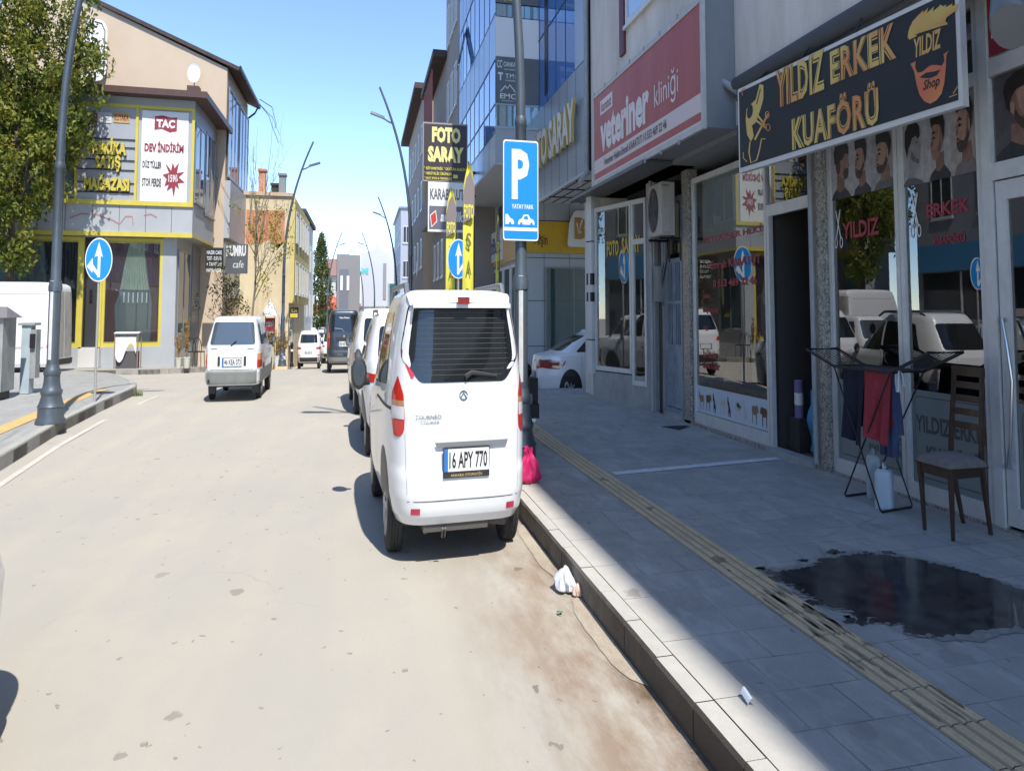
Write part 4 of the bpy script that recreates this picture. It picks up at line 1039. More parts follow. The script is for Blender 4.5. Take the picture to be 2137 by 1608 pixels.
# grey tower house and white shop block in the middle distance
t = thing('tower_building', 'narrow dark grey house with a white emblem at the bend of the street', 'building', (-3.3, 110, -1.2))
FT = Fr((0, 110, 0), (1, 0, 0)); a = at(703, 530, 110); b_ = at(728, 640, 110); c_ = at(752, 533, 110)
wall_box(t, a.x, b_.x, 110, 124, -1.5, a.z, mat('slate_render', (.16, .17, .20), .8)); MB().box(b_.x-1.9, c_.x, 109.3, 123, -1.5, c_.z).build('wall', mat('taupe_render', (.24, .23, .23), .8), t)
MB().box(b_.x-1.5, b_.x-.1, 109.2, 109.29, -1, c_.z-1.3).build('shaft', mat('slate_render'), t)
p = at(714, 596, 109.1); MB().text(Fr((0, 109.15, 0), (1, 0, 0)), '11', p.x-.3, p.z-.4, 1.4, 1.3, .0, .05).build('emblem', WHT, t)
for k in range(2): window(Fr((0, 110, 0), (1, 0, 0)), a.x+.2, a.x+1.0, 3.6-k*2.6, 5.0-k*2.6, t, BLKM, FGL, t=.06)
t = thing('shop_building', 'white flat-topped shop block with a turquoise name strip', 'building', (0, 130, -1.2))
a = at(753, 528, 128); b_ = at(812, 605, 128)
MB().add([(a.x, 128, -1.5), (b_.x-.5, 128, -1.5), (b_.x-.5, 128, a.z-.1), (b_.x-2.6, 128, a.z+.9), (a.x+2.2, 128, a.z+.3), (a.x, 128, a.z), (a.x, 139, -1.5), (b_.x-.5, 139, -1.5), (b_.x-.5, 139, a.z-.1), (b_.x-2.6, 139, a.z+.9), (a.x+2.2, 139, a.z+.3), (a.x, 139, a.z)],
         [(0, 1, 2, 3, 4, 5), (11, 10, 9, 8, 7, 6), (5, 4, 10, 11), (4, 3, 9, 10), (3, 2, 8, 9), (1, 7, 8, 2), (0, 5, 11, 6)]).build('wall', mat('hall_white'), t)
F_ = Fr((0, 127.95, 0), (1, 0, 0)); q0 = at(737, 570, 128); q1 = at(770, 560, 128)
p0 = at(737, 572, 128); p1 = at(769, 559, 128)
MB().text(F_, 'ECZANE', p0.x, p0.z, p1.x-p0.x, p1.z-p0.z, .03, .03).build('lettering', mat('turquoise', (.05, .5, .45), .5), t)
MB().fbox(F_, b_.x-1.1, b_.x-.55, 3, 6.8, 0, .1).build('pilaster', mat('taupe_render'), t)
MB().fbox(F_, a.x, b_.x-.5, 2.1, 2.25, 0, .25).fbox(F_, a.x, b_.x-.5, -1.4, .8, 0, .05).build('cornice', mat('taupe_render'), t)
p0 = at(733, 650, 127); p1 = at(748, 638, 127)
MB().text(Fr((0, 127, 0), (1, 0, 0)), 'BİM', p0.x, p0.z, 1.7, 1.1, .9, .05).build('lettering', mat('sign_bright_red', (.5, .04, .03), .5), t)
# red awning shop at the end, old house above it
t = thing('awning_shop', 'low shop with a domed red awning where the street ends', 'building', (-8, 150, -1.2))
a = at(672, 652, 148); b_ = at(704, 618, 148)
wall_box(t, a.x-5, b_.x+.5, 150, 158, -1.5, b_.z-.4, mat('cream_render', (.50, .46, .40), .8))
MB().grid(lambda u, v: (a.x+(b_.x-a.x)*u, 150-2.2*math.sin(v*1.57), b_.z-.2-(b_.z-a.z)*.8*(1-math.cos(v*1.57))+.3*math.sin(u*3.14)), 10, 8).build('awning', mat('red_awning', (.55, .07, .04), .6), t, smooth=True)
MB().box(a.x-4.5, a.x, 149.8, 150.02, a.z-.1, a.z+.9).build('fascia', mat('red_awning'), t)
MB().box(a.x, b_.x, 149.5, 149.98, -1.2, a.z-.4).build('opening', DARK, t)
t = thing('old_house', 'old beige house with a brown tiled roof above the red awning', 'building', (-8, 175, -1.2))
a = at(676, 617, 175); b_ = at(702, 574, 175)
wall_box(t, a.x-1, b_.x+1, 175, 187, -1.5, b_.z, mat('cream_render'))
MB().add([(a.x-2, 174, b_.z-.1), (b_.x+1.6, 174, b_.z-.1), (b_.x+.2, 181, b_.z+2.6), (a.x, 181, b_.z+2.6), (a.x-2, 188, b_.z-.1), (b_.x+1.6, 188, b_.z-.1)], [(0, 1, 2, 3), (3, 2, 5, 4), (1, 5, 2), (0, 3, 4)]).build('roof', mat('brown_tile', (.20, .11, .09), .8), t)
for k in range(2): window(Fr((0, 175, 0), (1, 0, 0)), a.x+.6+k*2.2, a.x+1.8+k*2.2, b_.z-2.4, b_.z-.8, t, ALU, FGL, w0=.01)

# ------------------------------------------------------------------ left: corner shop with curtains
tb = thing('curtain_shop', 'grey corner shop with yellow window frames and a jutting upper floor', 'building', (-14, 42, -.1))
CL = mat('light_grey_panel', (.40, .42, .44), .45, var=.12, vscale=.8); CL2 = mat('mid_grey_panel', (.22, .24, .26), .45, var=.1, vscale=1)
FC = Fr((0, 40, 0), (1, 0, 0)); FCg = Fr((0, 40.6, 0), (1, 0, 0))
xr = -9.35
wall_box(tb, -22, -10.25, 40.6, 47, -.5, 4.0, CL)
wall_box(tb, -22, xr, 40.0, 45.5, 4.0, 8.25, CL)
MB().add([(-16.4, 39.25, 8.25), (xr+.75, 39.25, 8.25), (xr+.75, 47, 8.25), (-16.4, 47, 8.25), (-16.4, 39.25, 8.45), (xr+.75, 39.25, 8.45), (xr+.75, 47, 8.45), (-16.4, 47, 8.45), (-15.5, 43, 8.75), (xr-1.5, 43, 8.75)],
         [(0, 3, 2, 1), (0, 1, 5, 4), (1, 2, 6, 5), (2, 3, 7, 6), (3, 0, 4, 7), (4, 5, 9, 8), (5, 6, 9), (6, 7, 8, 9), (7, 4, 8)]).build('roof', BROWN, tb)
mb = MB()
for k in range(9): mb.fbox(FC, -21+k*1.32, -20.97+k*1.32, 4.05, 5.0, 0, .006)
mb.build('panel_joints', mat('joint_grey', (.12, .12, .13), .6), tb)
# faded old sign marks
mb = MB(); mkm = mat('old_sign_marks', (.36, .18, .17), .7)
for pts_ in ([(145, 455), (170, 446), (200, 447), (230, 458)], [(232, 458), (250, 468), (262, 452), (276, 452), (278, 470)], [(300, 450), (315, 447), (328, 454)]): mb.poly(FC, stroke([FC.px(x, y) for x, y in pts_], .045), .01)
mb.build('old_sign_marks', mkm, tb)
MB().fbox(FC, -21, xr+.03, 4.88, 5.02, 0, .10).fbox(FC, -21, xr+.03, 3.92, 4.06, 0, .08).fbox(FC, -15.3, -15.18, 5.0, 8.0, 0, .09).fbox(FC, -12.35, -12.22, 5.0, 8.0, 0, .09).fbox(FC, xr-.12, xr+.02, 5.0, 8.0, 0, .09).fbox(FC, -15.3, xr, 7.9, 8.0, 0, .095).build('yellow_trim', YEL, tb)
FSd = Fr((xr, 0, 0), (0, 1, 0))
MB().fbox(FSd, 40, 45.5, 3.94, 4.02, 0, .03).build('yellow_trim', YEL, tb)
# upper windows
UG = glass('upstairs_glass', (.5, .55, .6), .22, .6, (.12, .14, .17), .9)
MB().quad(FC, -15.2, -12.35, 5.02, 7.9, .02).build('panel', mat('pale_blue_panel', (.36, .38, .42), .5, var=.1, vscale=1), tb)
MB().quad(FC, -21, -15.3, 5.02, 7.9, .02).build('pane', glass('curtained_glass', (.5, .55, .6), .12, .5, (.14, .19, .18), .9), tb)
MB().fbox(FC, -18.2, -18.05, 5.0, 8.0, 0, .05).build('yellow_trim', YEL, tb)
mb = MB()
for z in (5.55+.25*0, 5.85, 6.25, 6.55, 6.95, 7.2): mb.tube([FC.p(-15.2, z-.3, .06), FC.p(-12.3, z-.3, .06)], .018, 6)
mb.build('sign_rails', BLKM, tb)
window(FSd, 40.2, 42.6, 5.1, 7.6, tb, ALUG, UG, mull=2, w0=.01); window(FSd, 42.8, 45.3, 4.9, 7.7, tb, ALUG, UG, mull=2, w0=.01)
sg = thing('letter_sign', 'yellow letters FABRİKA SATIŞ MAĞAZASI on rails across the upper window', 'sign', (-13.8, 39.8, 5.4))
mb = MB(); m2 = MB()
for t_, x0, x1, y in (('FABRİKA', 186, 266, 322), ('SATIŞ', 200, 254, 358), ('MAĞAZASI', 177, 272, 397)):
    a = FC.px(x0, y); c_ = FC.px(x1, y-32)
    mb.text(FC, t_, a[0], a[1], c_[0]-a[0], c_[1]-a[1], .16, .05, depth=.06); m2.text(FC, t_, a[0]+.03, a[1]-.05, c_[0]-a[0], c_[1]-a[1], .09, .05)
mb.build('letters', YEL, sg); m2.build('back_layer', mat('letter_shadow_black', (.04, .035, .02), .5), sg)  # letters' black shadows drawn as offset copies behind them
sg = thing('shop_sign', 'row of small brand plates in red, white and gold above the yellow letters', 'sign', (-13.8, 39.9, 7.3))
for (x0, x1, m_, t_, tm) in ((182, 203, mat('plate_maroon', (.25, .04, .04), .5), 'TAÇ', WHT), (205, 234, mat('plate_white', (.6, .6, .6), .5), 'ÖZ', CL), (237, 272, mat('plate_gold', (.5, .34, .14), .5), 'KUYAKA', mat('plate_maroon', (.25, .04, .04), .5))):
    a = FC.px(x0, 256); c_ = FC.px(x1, 236)
    MB().fbox(FC, a[0], c_[0], a[1], c_[1], .03, .05).build('plate', m_, sg); MB().text(FC, t_, a[0]+.05, a[1]+.06, c_[0]-a[0]-.1, c_[1]-a[1]-.12, .055, .03).build('lettering', tm, sg)
# white sale banner
sg = thing('banner', 'white sale banner with maroon writing and a red starburst in the yellow frame', 'banner', (-10.9, 39.85, 5.1))
a = FC.px(290, 428); c_ = FC.px(401, 234); bx0, bz0, bw, bh = a[0]+.05, a[1]+.1, c_[0]-a[0]-.2, c_[1]-a[1]-.15
MB().grid(lambda u, v: FC.p(bx0+bw*u, bz0+bh*v, .07+.012*math.sin(u*9+v*3)), 14, 10).build('cloth', WHT, sg, smooth=True)
RM = mat('banner_maroon', (.28, .035, .05), .5); BN = mat('banner_black_text', (.05, .045, .05), .5)
P_ = lambda u, v: (bx0+bw*u, bz0+bh*v)
MB().poly(FC, [P_(.27, .80), P_(.27, .94), P_(.45, .955), P_(.6, .935), P_(.75, .94), P_(.75, .79), P_(.6, .77), P_(.42, .81)], .09).build('emblem', RM, sg)
MB().text(FC, 'TAÇ', bx0+.31*bw, bz0+.80*bh, .40*bw, .11*bh, .10, .05).build('lettering', WHT, sg)
mb = MB().text(FC, 'DEV İNDİRİM', bx0+.07*bw, bz0+.55*bh, .84*bw, .12*bh, .09, .04)
st = [P_(.70+(.23 if k % 2 else .12)*math.cos(k*.3142+.1)*(1+.15*math.sin(k*2.1)), .27+(.19 if k % 2 else .10)*math.sin(k*.3142+.1)*(1+.15*math.cos(k*1.7))) for k in range(20)]
mb.poly(FC, st, .09).build('lettering', RM, sg)
MB().text(FC, 'DÜZ TÜLLER', bx0+.04*bw, bz0+.37*bh, .40*bw, .09*bh, .09, .03).text(FC, 'STOR PERDE', bx0+.04*bw, bz0+.17*bh, .40*bw, .09*bh, .09, .03).build('lettering', BN, sg)
MB().text(FC, '159₺', bx0+.60*bw, bz0+.225*bh, .2*bw, .085*bh, .10, .02).build('lettering', WHT, sg)
# ground floor: plinth, yellow frames, curtains
MB().fbox(FCg, -22, -10.2, -.3, .55, 0, .12).build('plinth', CL, tb)
MB().fbox(FCg, -14.9, -13.9, -.05, .52, .13, .5).build('door_step', mat('pale_step', (.55, .54, .52), .7), tb)
def yframe(u0, u1, v0, v1):
    MB().frame(FCg, u0, u1, v0, v1, .16, .0, .10).build('window_frame', YEL, tb)
SHG = glass('shop_display_glass', (.55, .62, .62), .10, .6, (.07, .10, .10), .5)
CUR = mat('mauve_curtain', (.16, .085, .09), .8, var=.3, vscale=3); NET = mat('net_curtain', (.42, .46, .36), .9, var=.15, vscale=4)
DKC = mat('dark_curtain', (.035, .035, .045), .8)
yframe(-19.6, -15.05, .55, 3.9); yframe(-13.95, -10.95, .55, 3.9)
MB().fbox(FCg, -15.04, -14.9, .4, 3.9, 0, .12).fbox(FCg, -14.08, -13.96, .4, 3.9, 0, .12).build('door_frame', YEL, tb)
MB().quad(FCg, -14.9, -14.08, .45, 3.9, .02).build('doorway', DARK, tb)
MB().fbox(FCg, -14.85, -14.78, .5, 3.4, .03, .08).fbox(FCg, -14.6, -14.45, 1.9, 2.3, .04, .05).build('door', BLKM, tb)
MB().quad(FCg, -19.5, -15.2, .6, 3.85, .015).quad(FCg, -13.85, -11.0, .6, 3.85, .015).build('display_back', mat('display_grey', (.16, .19, .19), .6), tb)
def curtain(pts_l, pts_r, n, m_, name='curtain'):
    """pleated drape between a left and a right edge given from top to bottom"""
    def fn(u, v):
        k = v*(len(pts_l)-1); i = min(int(k), len(pts_l)-2); f = k-i
        L = Vector(pts_l[i]).lerp(Vector(pts_l[i+1]), f); R_ = Vector(pts_r[i]).lerp(Vector(pts_r[i+1]), f); q = L.lerp(R_, u)
        return FCg.p(q.x, q.y, .05+.03*math.sin(u*n*6.283))
    MB().grid(fn, n*6, 12, flip=True).build(name, m_, tb, smooth=True, angle=80)
curtain([(-13.8, 3.85), (-13.8, 2.3), (-13.8, 1.9), (-13.8, .65)], [(-12.65, 3.85), (-13.15, 2.2), (-13.35, 1.8), (-13.2, .65)], 9, CUR)
curtain([(-11.95, 3.85), (-11.6, 2.4), (-11.45, 1.9), (-11.5, .65)], [(-11.1, 3.85), (-11.1, 2.3), (-11.1, 1.8), (-11.1, .65)], 7, CUR)
curtain([(-12.65, 3.85), (-12.95, 2.9), (-13.1, 2.3)], [(-11.95, 3.85), (-11.8, 2.9), (-11.6, 2.3)], 10, NET)
curtain([(-16.9, 3.85), (-16.7, 2.5), (-16.3, 1.6), (-16.0, .65)], [(-15.25, 3.85), (-15.25, 2.5), (-15.25, 1.6), (-15.25, .65)], 10, DKC)
curtain([(-19.4, 3.85), (-19.4, 2.2)], [(-16.9, 3.85), (-16.6, 2.2)], 9, mat('net_grey', (.22, .26, .25), .9))
mb = MB()
for k in range(6): mb.fbox(FCg, -12.9+.23*k, -12.84+.23*k, 1.9, 2.22, .05, .08)
mb.build('tassels', WHT, tb)
MB().quad(FCg, -19.5, -15.2, .68, 3.8, .11).quad(FCg, -13.82, -11.08, .68, 3.8, .11).build('pane', glass('clear_display_glass', (.85, .9, .9), .05, .6), tb)
# pier and side
MB().fbox(FCg, -10.95, -10.24, .55, 4.0, 0, .1).build('pier', CL, tb)
FSg = Fr((-10.25, 0, 0), (0, 1, 0))
window(FSg, 40.9, 43.6, .9, 3.6, tb, ALUG, SMG, mull=2, w0=.01); MB().fbox(FSg, 44, 46.9, -.2, 3.9, 0, .05).build('pier', CL2, tb)
# rear beige block with the gable
gbk = thing('gable_house', 'tall beige house with a sloping roofline and a satellite dish behind the curtain shop', 'building', (-13, 48, -.3))
PB = mat('peach_render', (.56, .45, .33), .85, var=.12, vscale=.5, col2=(.50, .40, .30))
za, zb = 13.2, 10.55
MB().add([(-22, 46, -1), (-8.85, 46, -1), (-8.85, 46, zb), (-19.5, 46, za), (-22, 46, za), (-22, 54, -1), (-8.85, 54, -1), (-8.85, 54, zb), (-19.5, 54, za), (-22, 54, za)], [(0, 1, 2, 3, 4), (9, 8, 7, 6, 5), (1, 6, 7, 2), (2, 7, 8, 3), (3, 8, 9, 4)]).build('wall', PB, gbk)
MB().add([(-19.8, 45.8, za+.05), (-8.0, 45.8, zb-.12), (-8.0, 54.3, zb-.12), (-19.8, 54.3, za+.05), (-19.8, 45.8, za+.2), (-8.0, 45.8, zb+.03), (-8.0, 54.3, zb+.03), (-19.8, 54.3, za+.2)], [(0, 3, 2, 1), (4, 5, 6, 7), (0, 1, 5, 4), (1, 2, 6, 5), (2, 3, 7, 6), (3, 0, 4, 7)]).build('roof', TILE, gbk)
MB().tube([(-8.0, 45.7, zb+.0), (-8.0, 54.3, zb+.0)], .08, 8).tube([(-8.05, 53.9, zb-.05), (-8.3, 53.9, zb-.35), (-8.8, 53.9, zb-.6)], .05, 8).build('gutter_pipe', BLKM, gbk)
FSb = Fr((-8.85, 0, 0), (0, 1, 0))
SID = mat('blue_grey_side', (.30, .33, .37), .5)
MB().fbox(FSb, 46, 54, 4.3, 6.4, 0, .35).build('bay', CL, gbk)
window(FSb, 46.2, 49.8, 6.6, 9.9, gbk, ALUG, UG, mull=3, w0=.1); window(FSb, 50.2, 53.8, 6.6, 9.9, gbk, ALUG, UG, mull=3, w0=.1)
window(FSb, 46.2, 50.2, 2.2, 4.2, gbk, ALUG, SMG, mull=2, w0=.02); window(FSb, 50.6, 53.8, 2.2, 4.2, gbk, ALUG, SMG, mull=2, w0=.02)
dsh = thing('satellite_dish', 'white satellite dish on the small roof against the beige gable', 'satellite dish', at(405, 185, 45))
c_ = at(405, 152, 45)
MB().lathe(c_, [(.02, .08), (.2, .06), (.36, 0), (.38, -.02), (.36, .02), (.2, .09), (.02, .11)], 24, axis='y', M=Matrix.Rotation(R(-12), 4, 'X')).build('dish', WHT, dsh, smooth=True)
MB().tube([c_+Vector((0, .1, 0)), c_+Vector((0, .15, -.9))], .03, 6).tube([c_+Vector((0, 0, -.3)), c_+Vector((.05, -.45, -.05))], .012, 6).build('bracket', BLKM, dsh)
MB().box(c_.x-.35, c_.x+.35, 44.8, 45.4, c_.z-1.0, c_.z-.5).build('base', BROWN, dsh)
rs = thing('round_sign', 'white oval sign on the gable, half hidden by the tree', 'sign', (-16.6, 45.8, 9.4))
a = at(207, 105, 45.7)
MB().poly(Fr((0, 45.8, 0), (1, 0, 0)), rpoly([(a.x-.9, a.z-1.1), (a.x+.45, a.z-1.1), (a.x+.45, a.z+1.1), (a.x-.9, a.z+1.1)], .55), .12, .1).build('face', WHT, rs)
MB().poly(Fr((0, 45.8, 0), (1, 0, 0)), stroke([(a.x+.3, a.z-1.0), (a.x+.3, a.z+.7), (a.x+.1, a.z+.95), (a.x-.3, a.z+1.0)], .05), .125).build('edge_line', BLKM, rs)
# loose aerial wires at the eave
mb = MB()
mb.tube([(-8.0, 54, zb+.3), (-7.0, 53.5, zb-.1), (-6.6, 53, zb-.9), (-6.7, 53, zb-1.1)], .02, 5).tube([(-8.0, 54, zb+.1), (-7.2, 53.5, zb-.5), (-6.9, 53, zb-1.0), (-6.4, 53, zb-1.7)], .02, 5).tube([(-8.2, 54, zb+.2), (-6.9, 53.2, zb-.6), (-6.3, 53, zb-1.4)], .015, 5)
tag(mb.build('aerial_wire', BLKM), 'thin tangled aerial wires hanging off the eave of the beige house', 'wire')
# cafe signs at the side
sg = thing('shop_sign', 'dark grey cafe sign standing out from the side wall above the parked white car', 'sign', (-8.3, 43.5, 3))
F_ = Fr((-8.5, 44.2, 0), (1, -.35, 0)); a0, b0 = F_.px(470, 565), F_.px(512, 512)
MB().fbox(F_, a0[0], b0[0]+.1, a0[1]-.1, b0[1]+.05, -.15, 0).build('face', mat('sign_dark_grey'), sg)
MB().text(F_, 'KUMRU', a0[0]+.05, a0[1]+.5, b0[0]-a0[0], .38, .006, .05).text(F_, 'cafe', a0[0]+.5, a0[1]+.1, .7, .25, .006, .0, .2).build('lettering', WHT, sg)
sg = thing('shop_sign', 'black menu board with white lines of writing under the jutting floor', 'sign', (-9.2, 43, 2.8))
F_ = Fr((0, 43.2, 0), (1, 0, 0)); a0, b0 = F_.px(428, 562), F_.px(466, 517)
MB().fbox(F_, a0[0], b0[0], a0[1], b0[1], -.1, 0).build('face', BLK, sg)
mb = MB()
for i, t_ in enumerate(('HAZIR CAFE', 'TOST - BURGER', '+ TANTUNI', 'HAMBURGER')): mb.text(F_, t_, a0[0]+.08, b0[1]-.23-.2*i, b0[0]-a0[0]-.16, .13, .006, .01)
mb.build('lettering', WHT, sg)
# yellow house with the brick patch
yh = thing('yellow_house', 'yellow house with a bare orange brick patch on its end wall', 'building', (-8, 56, -.6))
CRM = mat('cream_plaster', (.66, .57, .38), .85, var=.25, vscale=.5, col2=(.50, .40, .27)); YW = mat('yellow_plaster', (.60, .50, .20), .85, var=.1)
wall_box(yh, -13, -5.35, 52, 66, -1.2, 6.45, CRM)
FY_ = Fr((0, 52, 0), (1, 0, 0))
m, nt, b, pos = base_mat('bare_brick')
br = nt.nodes.new('ShaderNodeTexBrick'); nt.links.new(mapping(nt, pos, (1, 1, 1), rot=(R(90), 0, 0)), br.inputs['Vector']); br.inputs['Scale'].default_value = 4
br.inputs['Color1'].default_value = (.58, .20, .07, 1); br.inputs['Color2'].default_value = (.42, .13, .05, 1); br.inputs['Mortar'].default_value = (.45, .36, .26, 1)
nt.links.new(mixc(nt, noise(nt, pos, 1.5, 5, .7, .5, .7), br.outputs[0], (.5, .36, .24)), b.inputs['Base Color']); b.inputs['Roughness'].default_value = .9
a0, b0 = FY_.px(513, 502), FY_.px(592, 440); BRK = m
MB().poly(FY_, [(a0[0], a0[1]-.1), (a0[0]+.9, a0[1]-.15), (a0[0]+1.6, a0[1]+.05), (a0[0]+2.3, a0[1]-.3), (b0[0]-.6, a0[1]-.2), (b0[0]+.1, a0[1]), (b0[0]+.1, b0[1]), (a0[0], b0[1])], .01).build('brick_patch', BRK, yh)
MB().box(-13.1, -5.2, 51.85, 66, 6.45, 6.6).build('parapet', BEI, yh)
FYs = Fr((-5.35, 0, 0), (0, 1, 0))
MB().fbox(FYs, 52, 66, 2.0, 6.4, 0, .35).build('bay', YW, yh)
window(FYs, 52.8, 54.6, 4.6, 5.9, yh, ALU, FGL, mull=2, w0=.36); window(FYs, 52.8, 54.6, 2.4, 3.8, yh, ALU, FGL, mull=2, w0=.36); window(FYs, 52.6, 54.6, .3, 1.7, yh, ALU, FGL, mull=2, w0=.01)
for k in range(4):
    for z in (2.4, 4.6): window(FYs, 56+k*2.5, 57.6+k*2.5, z, z+1.4, yh, ALU, FGL, mull=2, w0=.36)
for cx, h1, m_ in ((-7.7, 1.1, BRK), (-6.75, .5, DARK), (-6.2, .95, CL2)):
    MB().box(cx-.25, cx+.25, 54, 54.6, 6.6, 6.6+h1).box(cx-.31, cx+.31, 53.9, 54.7, 6.6+h1, 6.7+h1).build('chimney', m_, yh)
sg = thing('shop_sign', 'small black sign with yellow letters at the corner of the yellow house', 'sign', (-5.2, 51.5, 1))
F_ = Fr((0, 51.6, 0), (1, 0, 0)); a0, b0 = F_.px(604, 664), F_.px(623, 641)
MB().fbox(F_, a0[0], b0[0], a0[1], b0[1], -.1, 0).build('face', BLK, sg); MB().text(F_, 'FİLİPS', a0[0]+.1, b0[1]-.2, b0[0]-a0[0]-.2, .15, .006, .03).quad(F_, a0[0]+.05, b0[0]-.05, a0[1]+.03, a0[1]+.2, .006).build('lettering', YEL, sg)
block('terrace_house', 'grey and white house with dark eaves beyond the yellow house', -14, -5.65, 66.2, 80, -1.4, 6.9, mat('warm_white', (.5, .48, .46), .8), eave=.3, streets=[(68, 4, 1.5, 2.4, (1.4, 4.1), 1.5)])
block('terrace_house', 'plain white house end peeking out before the poplar tree', -14, -6.4, 80.3, 92, -1.4, 5.4, WHT, eave=.2, streets=[(81.5, 2, 1.5, 2.4, (1.0,), 1.5)], roofm=BLKM, rh=.1)
sg = thing('shop_sign', 'white box sign with faint blue letters sticking out over the far left pavement', 'sign', (-4.5, 83, 1.5))
F_ = Fr((0, 83, 0), (1, 0, 0)); a0, b0 = F_.px(642, 634), F_.px(656, 616)
MB().fbox(F_, a0[0], b0[0], a0[1], b0[1], -.2, 0).build('face', mat('sign_pale_blue', (.5, .55, .62), .5), sg); MB().text(F_, 'BEYAZ', a0[0]+.1, a0[1]+.4, b0[0]-a0[0]-.2, .35, .006, .03).build('lettering', mat('letter_bluegrey', (.10, .14, .24), .5), sg)
mb = MB().grid(lambda u, v: (-5.2+1.5*v, 66+14*u, .2-.75*v), 6, 2); tag(mb.build('shop_awning', mat('brown_awning', (.12, .08, .07), .8)), 'brown sloping awning over the far left pavement', 'awning')

# ------------------------------------------------------------------ vehicles
PAINT = mat('white_car_paint', (.70, .71, .72), .28, coat=.7); PAINTG = mat('dark_grey_car_paint', (.035, .042, .052), .35, metal=.2, coat=.6)
TYRE = mat('tyre_rubber', (.035, .034, .033), .85, var=.4, vscale=20, bump=.3, bscale=60); RIM = mat('rim_alloy', (.35, .36, .37), .35, metal=.7)
CARG = mat('car_glass_dark', (.012, .015, .017), .04, spec=.8); CARG2 = glass('car_glass_clear', (.35, .4, .42), .10, .7, (.05, .06, .07), .3)
TRIM = mat('black_trim', (.03, .03, .032), .55); LRED = mat('tail_red', (.55, .025, .015), .15, coat=.8); LORA = mat('tail_orange', (.70, .22, .05), .2, coat=.8); LWH = mat('lamp_clear', (.62, .60, .62), .12, coat=.8)
CHR = mat('chrome', (.55, .56, .58), .15, metal=1); PLW = mat('plate_white_face', (.68, .69, .68), .4); PLB = mat('plate_blue', (.03, .16, .45), .4); SEAM = mat('panel_gap', (.05, .05, .05), .7)
class Shell:
    """body as stacked rounded plan outlines: half width, rear and front y by height"""
    def __init__(s, W, Rr, F, H, nr=7, nf=5, zlev=None):
        s.W, s.R, s.F, s.H, s.nr, s.nf = W, Rr, F, H, nr, nf
    def dims(s, z): return lerp_tab(s.W, z), lerp_tab(s.R, z), lerp_tab(s.F, z)
    def xs(s, y, z):
        w, r, f = s.dims(z); c = (r+f)/2; l = (f-r)/2; t = min(1, abs((y-c)/l)); n = s.nr if y < c else s.nf
        return w*(1-t**n)**(1/n)
    def yr(s, x, z):
        w, r, f = s.dims(z); c = (r+f)/2; l = (f-r)/2; t = min(.999, abs(x/w)); return c-l*(1-t**s.nr)**(1/s.nr)
    def yf(s, x, z):
        w, r, f = s.dims(z); c = (r+f)/2; l = (f-r)/2; t = min(.999, abs(x/w)); return c+l*(1-t**s.nf)**(1/s.nf)
    def mesh(s, zs):
        mb = MB(); N = 72
        def ring(z, sc=1.0, dz=0):
            w, r, f = s.dims(z); c = (r+f)/2; l = (f-r)/2; out = []
            for k in range(N):
                t = 2*math.pi*k/N; ct, st = math.cos(t), math.sin(t); n = s.nr if st < 0 else s.nf
                out.append((w*sc*math.copysign(abs(ct)**(2/n), ct), c+(l*sc-(1-sc)*.0)*math.copysign(abs(st)**(2/n), st), z+dz))
            return out
        rings = [ring(z) for z in zs]
        top = zs[-1]; cap = s.H-top
        for sc, k in ((.97, .35), (.90, .68), (.75, .88), (.45, .98), (.1, 1.0)): rings.append(ring(top, sc, cap*k))
        for rg in rings: mb.v += rg
        for i in range(len(rings)-1):
            for k in range(N):
                a = i*N+k; b_ = i*N+(k+1) % N; mb.f.append((a, b_, b_+N, a+N))
        mb.f.append(tuple(range(N))[::-1]); mb.f.append(tuple((len(rings)-1)*N+k for k in range(N)))
        return mb
    def side(s, mb, pts, sd, off=.006, rows=8, cols=14):
        """patch on the flank; pts (y, z), convex"""
        zs = sorted(set([p[1] for p in pts])); z0, z1 = zs[0], zs[-1]
        lv = sorted(set(zs+[z0+(z1-z0)*k/rows for k in range(rows+1)])); lv = [z for i, z in enumerate(lv) if i == 0 or z-lv[i-1] > 1e-4]
        R_ = []
        for z in lv:
            xs = span2(pts, z); R_.append([(sd*(s.xs(xs[0]+(xs[1]-xs[0])*k/cols, z)+off), xs[0]+(xs[1]-xs[0])*k/cols, z) for k in range(cols+1)])
        patch(mb, R_, sd < 0); return mb
    def rear(s, mb, pts, off=.006, rows=8, cols=14, front=False):
        zs = sorted(set([p[1] for p in pts])); z0, z1 = zs[0], zs[-1]
        lv = sorted(set(zs+[z0+(z1-z0)*k/rows for k in range(rows+1)])); lv = [z for i, z in enumerate(lv) if i == 0 or z-lv[i-1] > 1e-4]
        R_ = []
        for z in lv:
            xs = span2(pts, z)
            R_.append([(x, (s.yf(x, z)+off) if front else (s.yr(x, z)-off), z) for x in [xs[0]+(xs[1]-xs[0])*k/cols for k in range(cols+1)]])
        patch(mb, R_, front); return mb
def span2(pts, z):
    xs = []
    for (xa, za), (xb, zb_) in zip(pts, pts[1:]+pts[:1]):
        if abs(za-zb_) < 1e-9:
            if abs(z-za) < 1e-6: xs += [xa, xb]
        elif min(za, zb_)-1e-6 <= z <= max(za, zb_)+1e-6: xs.append(xa+(xb-xa)*(z-za)/(zb_-za))
    return min(xs), max(xs)
def patch(mb, rows, flip):
    n = len(rows[0]); b0 = len(mb.v)
    for r_ in rows: mb.v += r_
    for j in range(len(rows)-1):
        for i in range(n-1):
            a = b0+j*n+i; q = (a, a+1, a+1+n, a+n); mb.f.append(q[::-1] if flip else q)
def circ(cy, cz, r, a0=0, a1=360, n=24): return [(cy+r*math.cos(R(a0+(a1-a0)*k/n)), cz+r*math.sin(R(a0+(a1-a0)*k/n))) for k in range(n+(0 if a1-a0 == 360 else 1))]
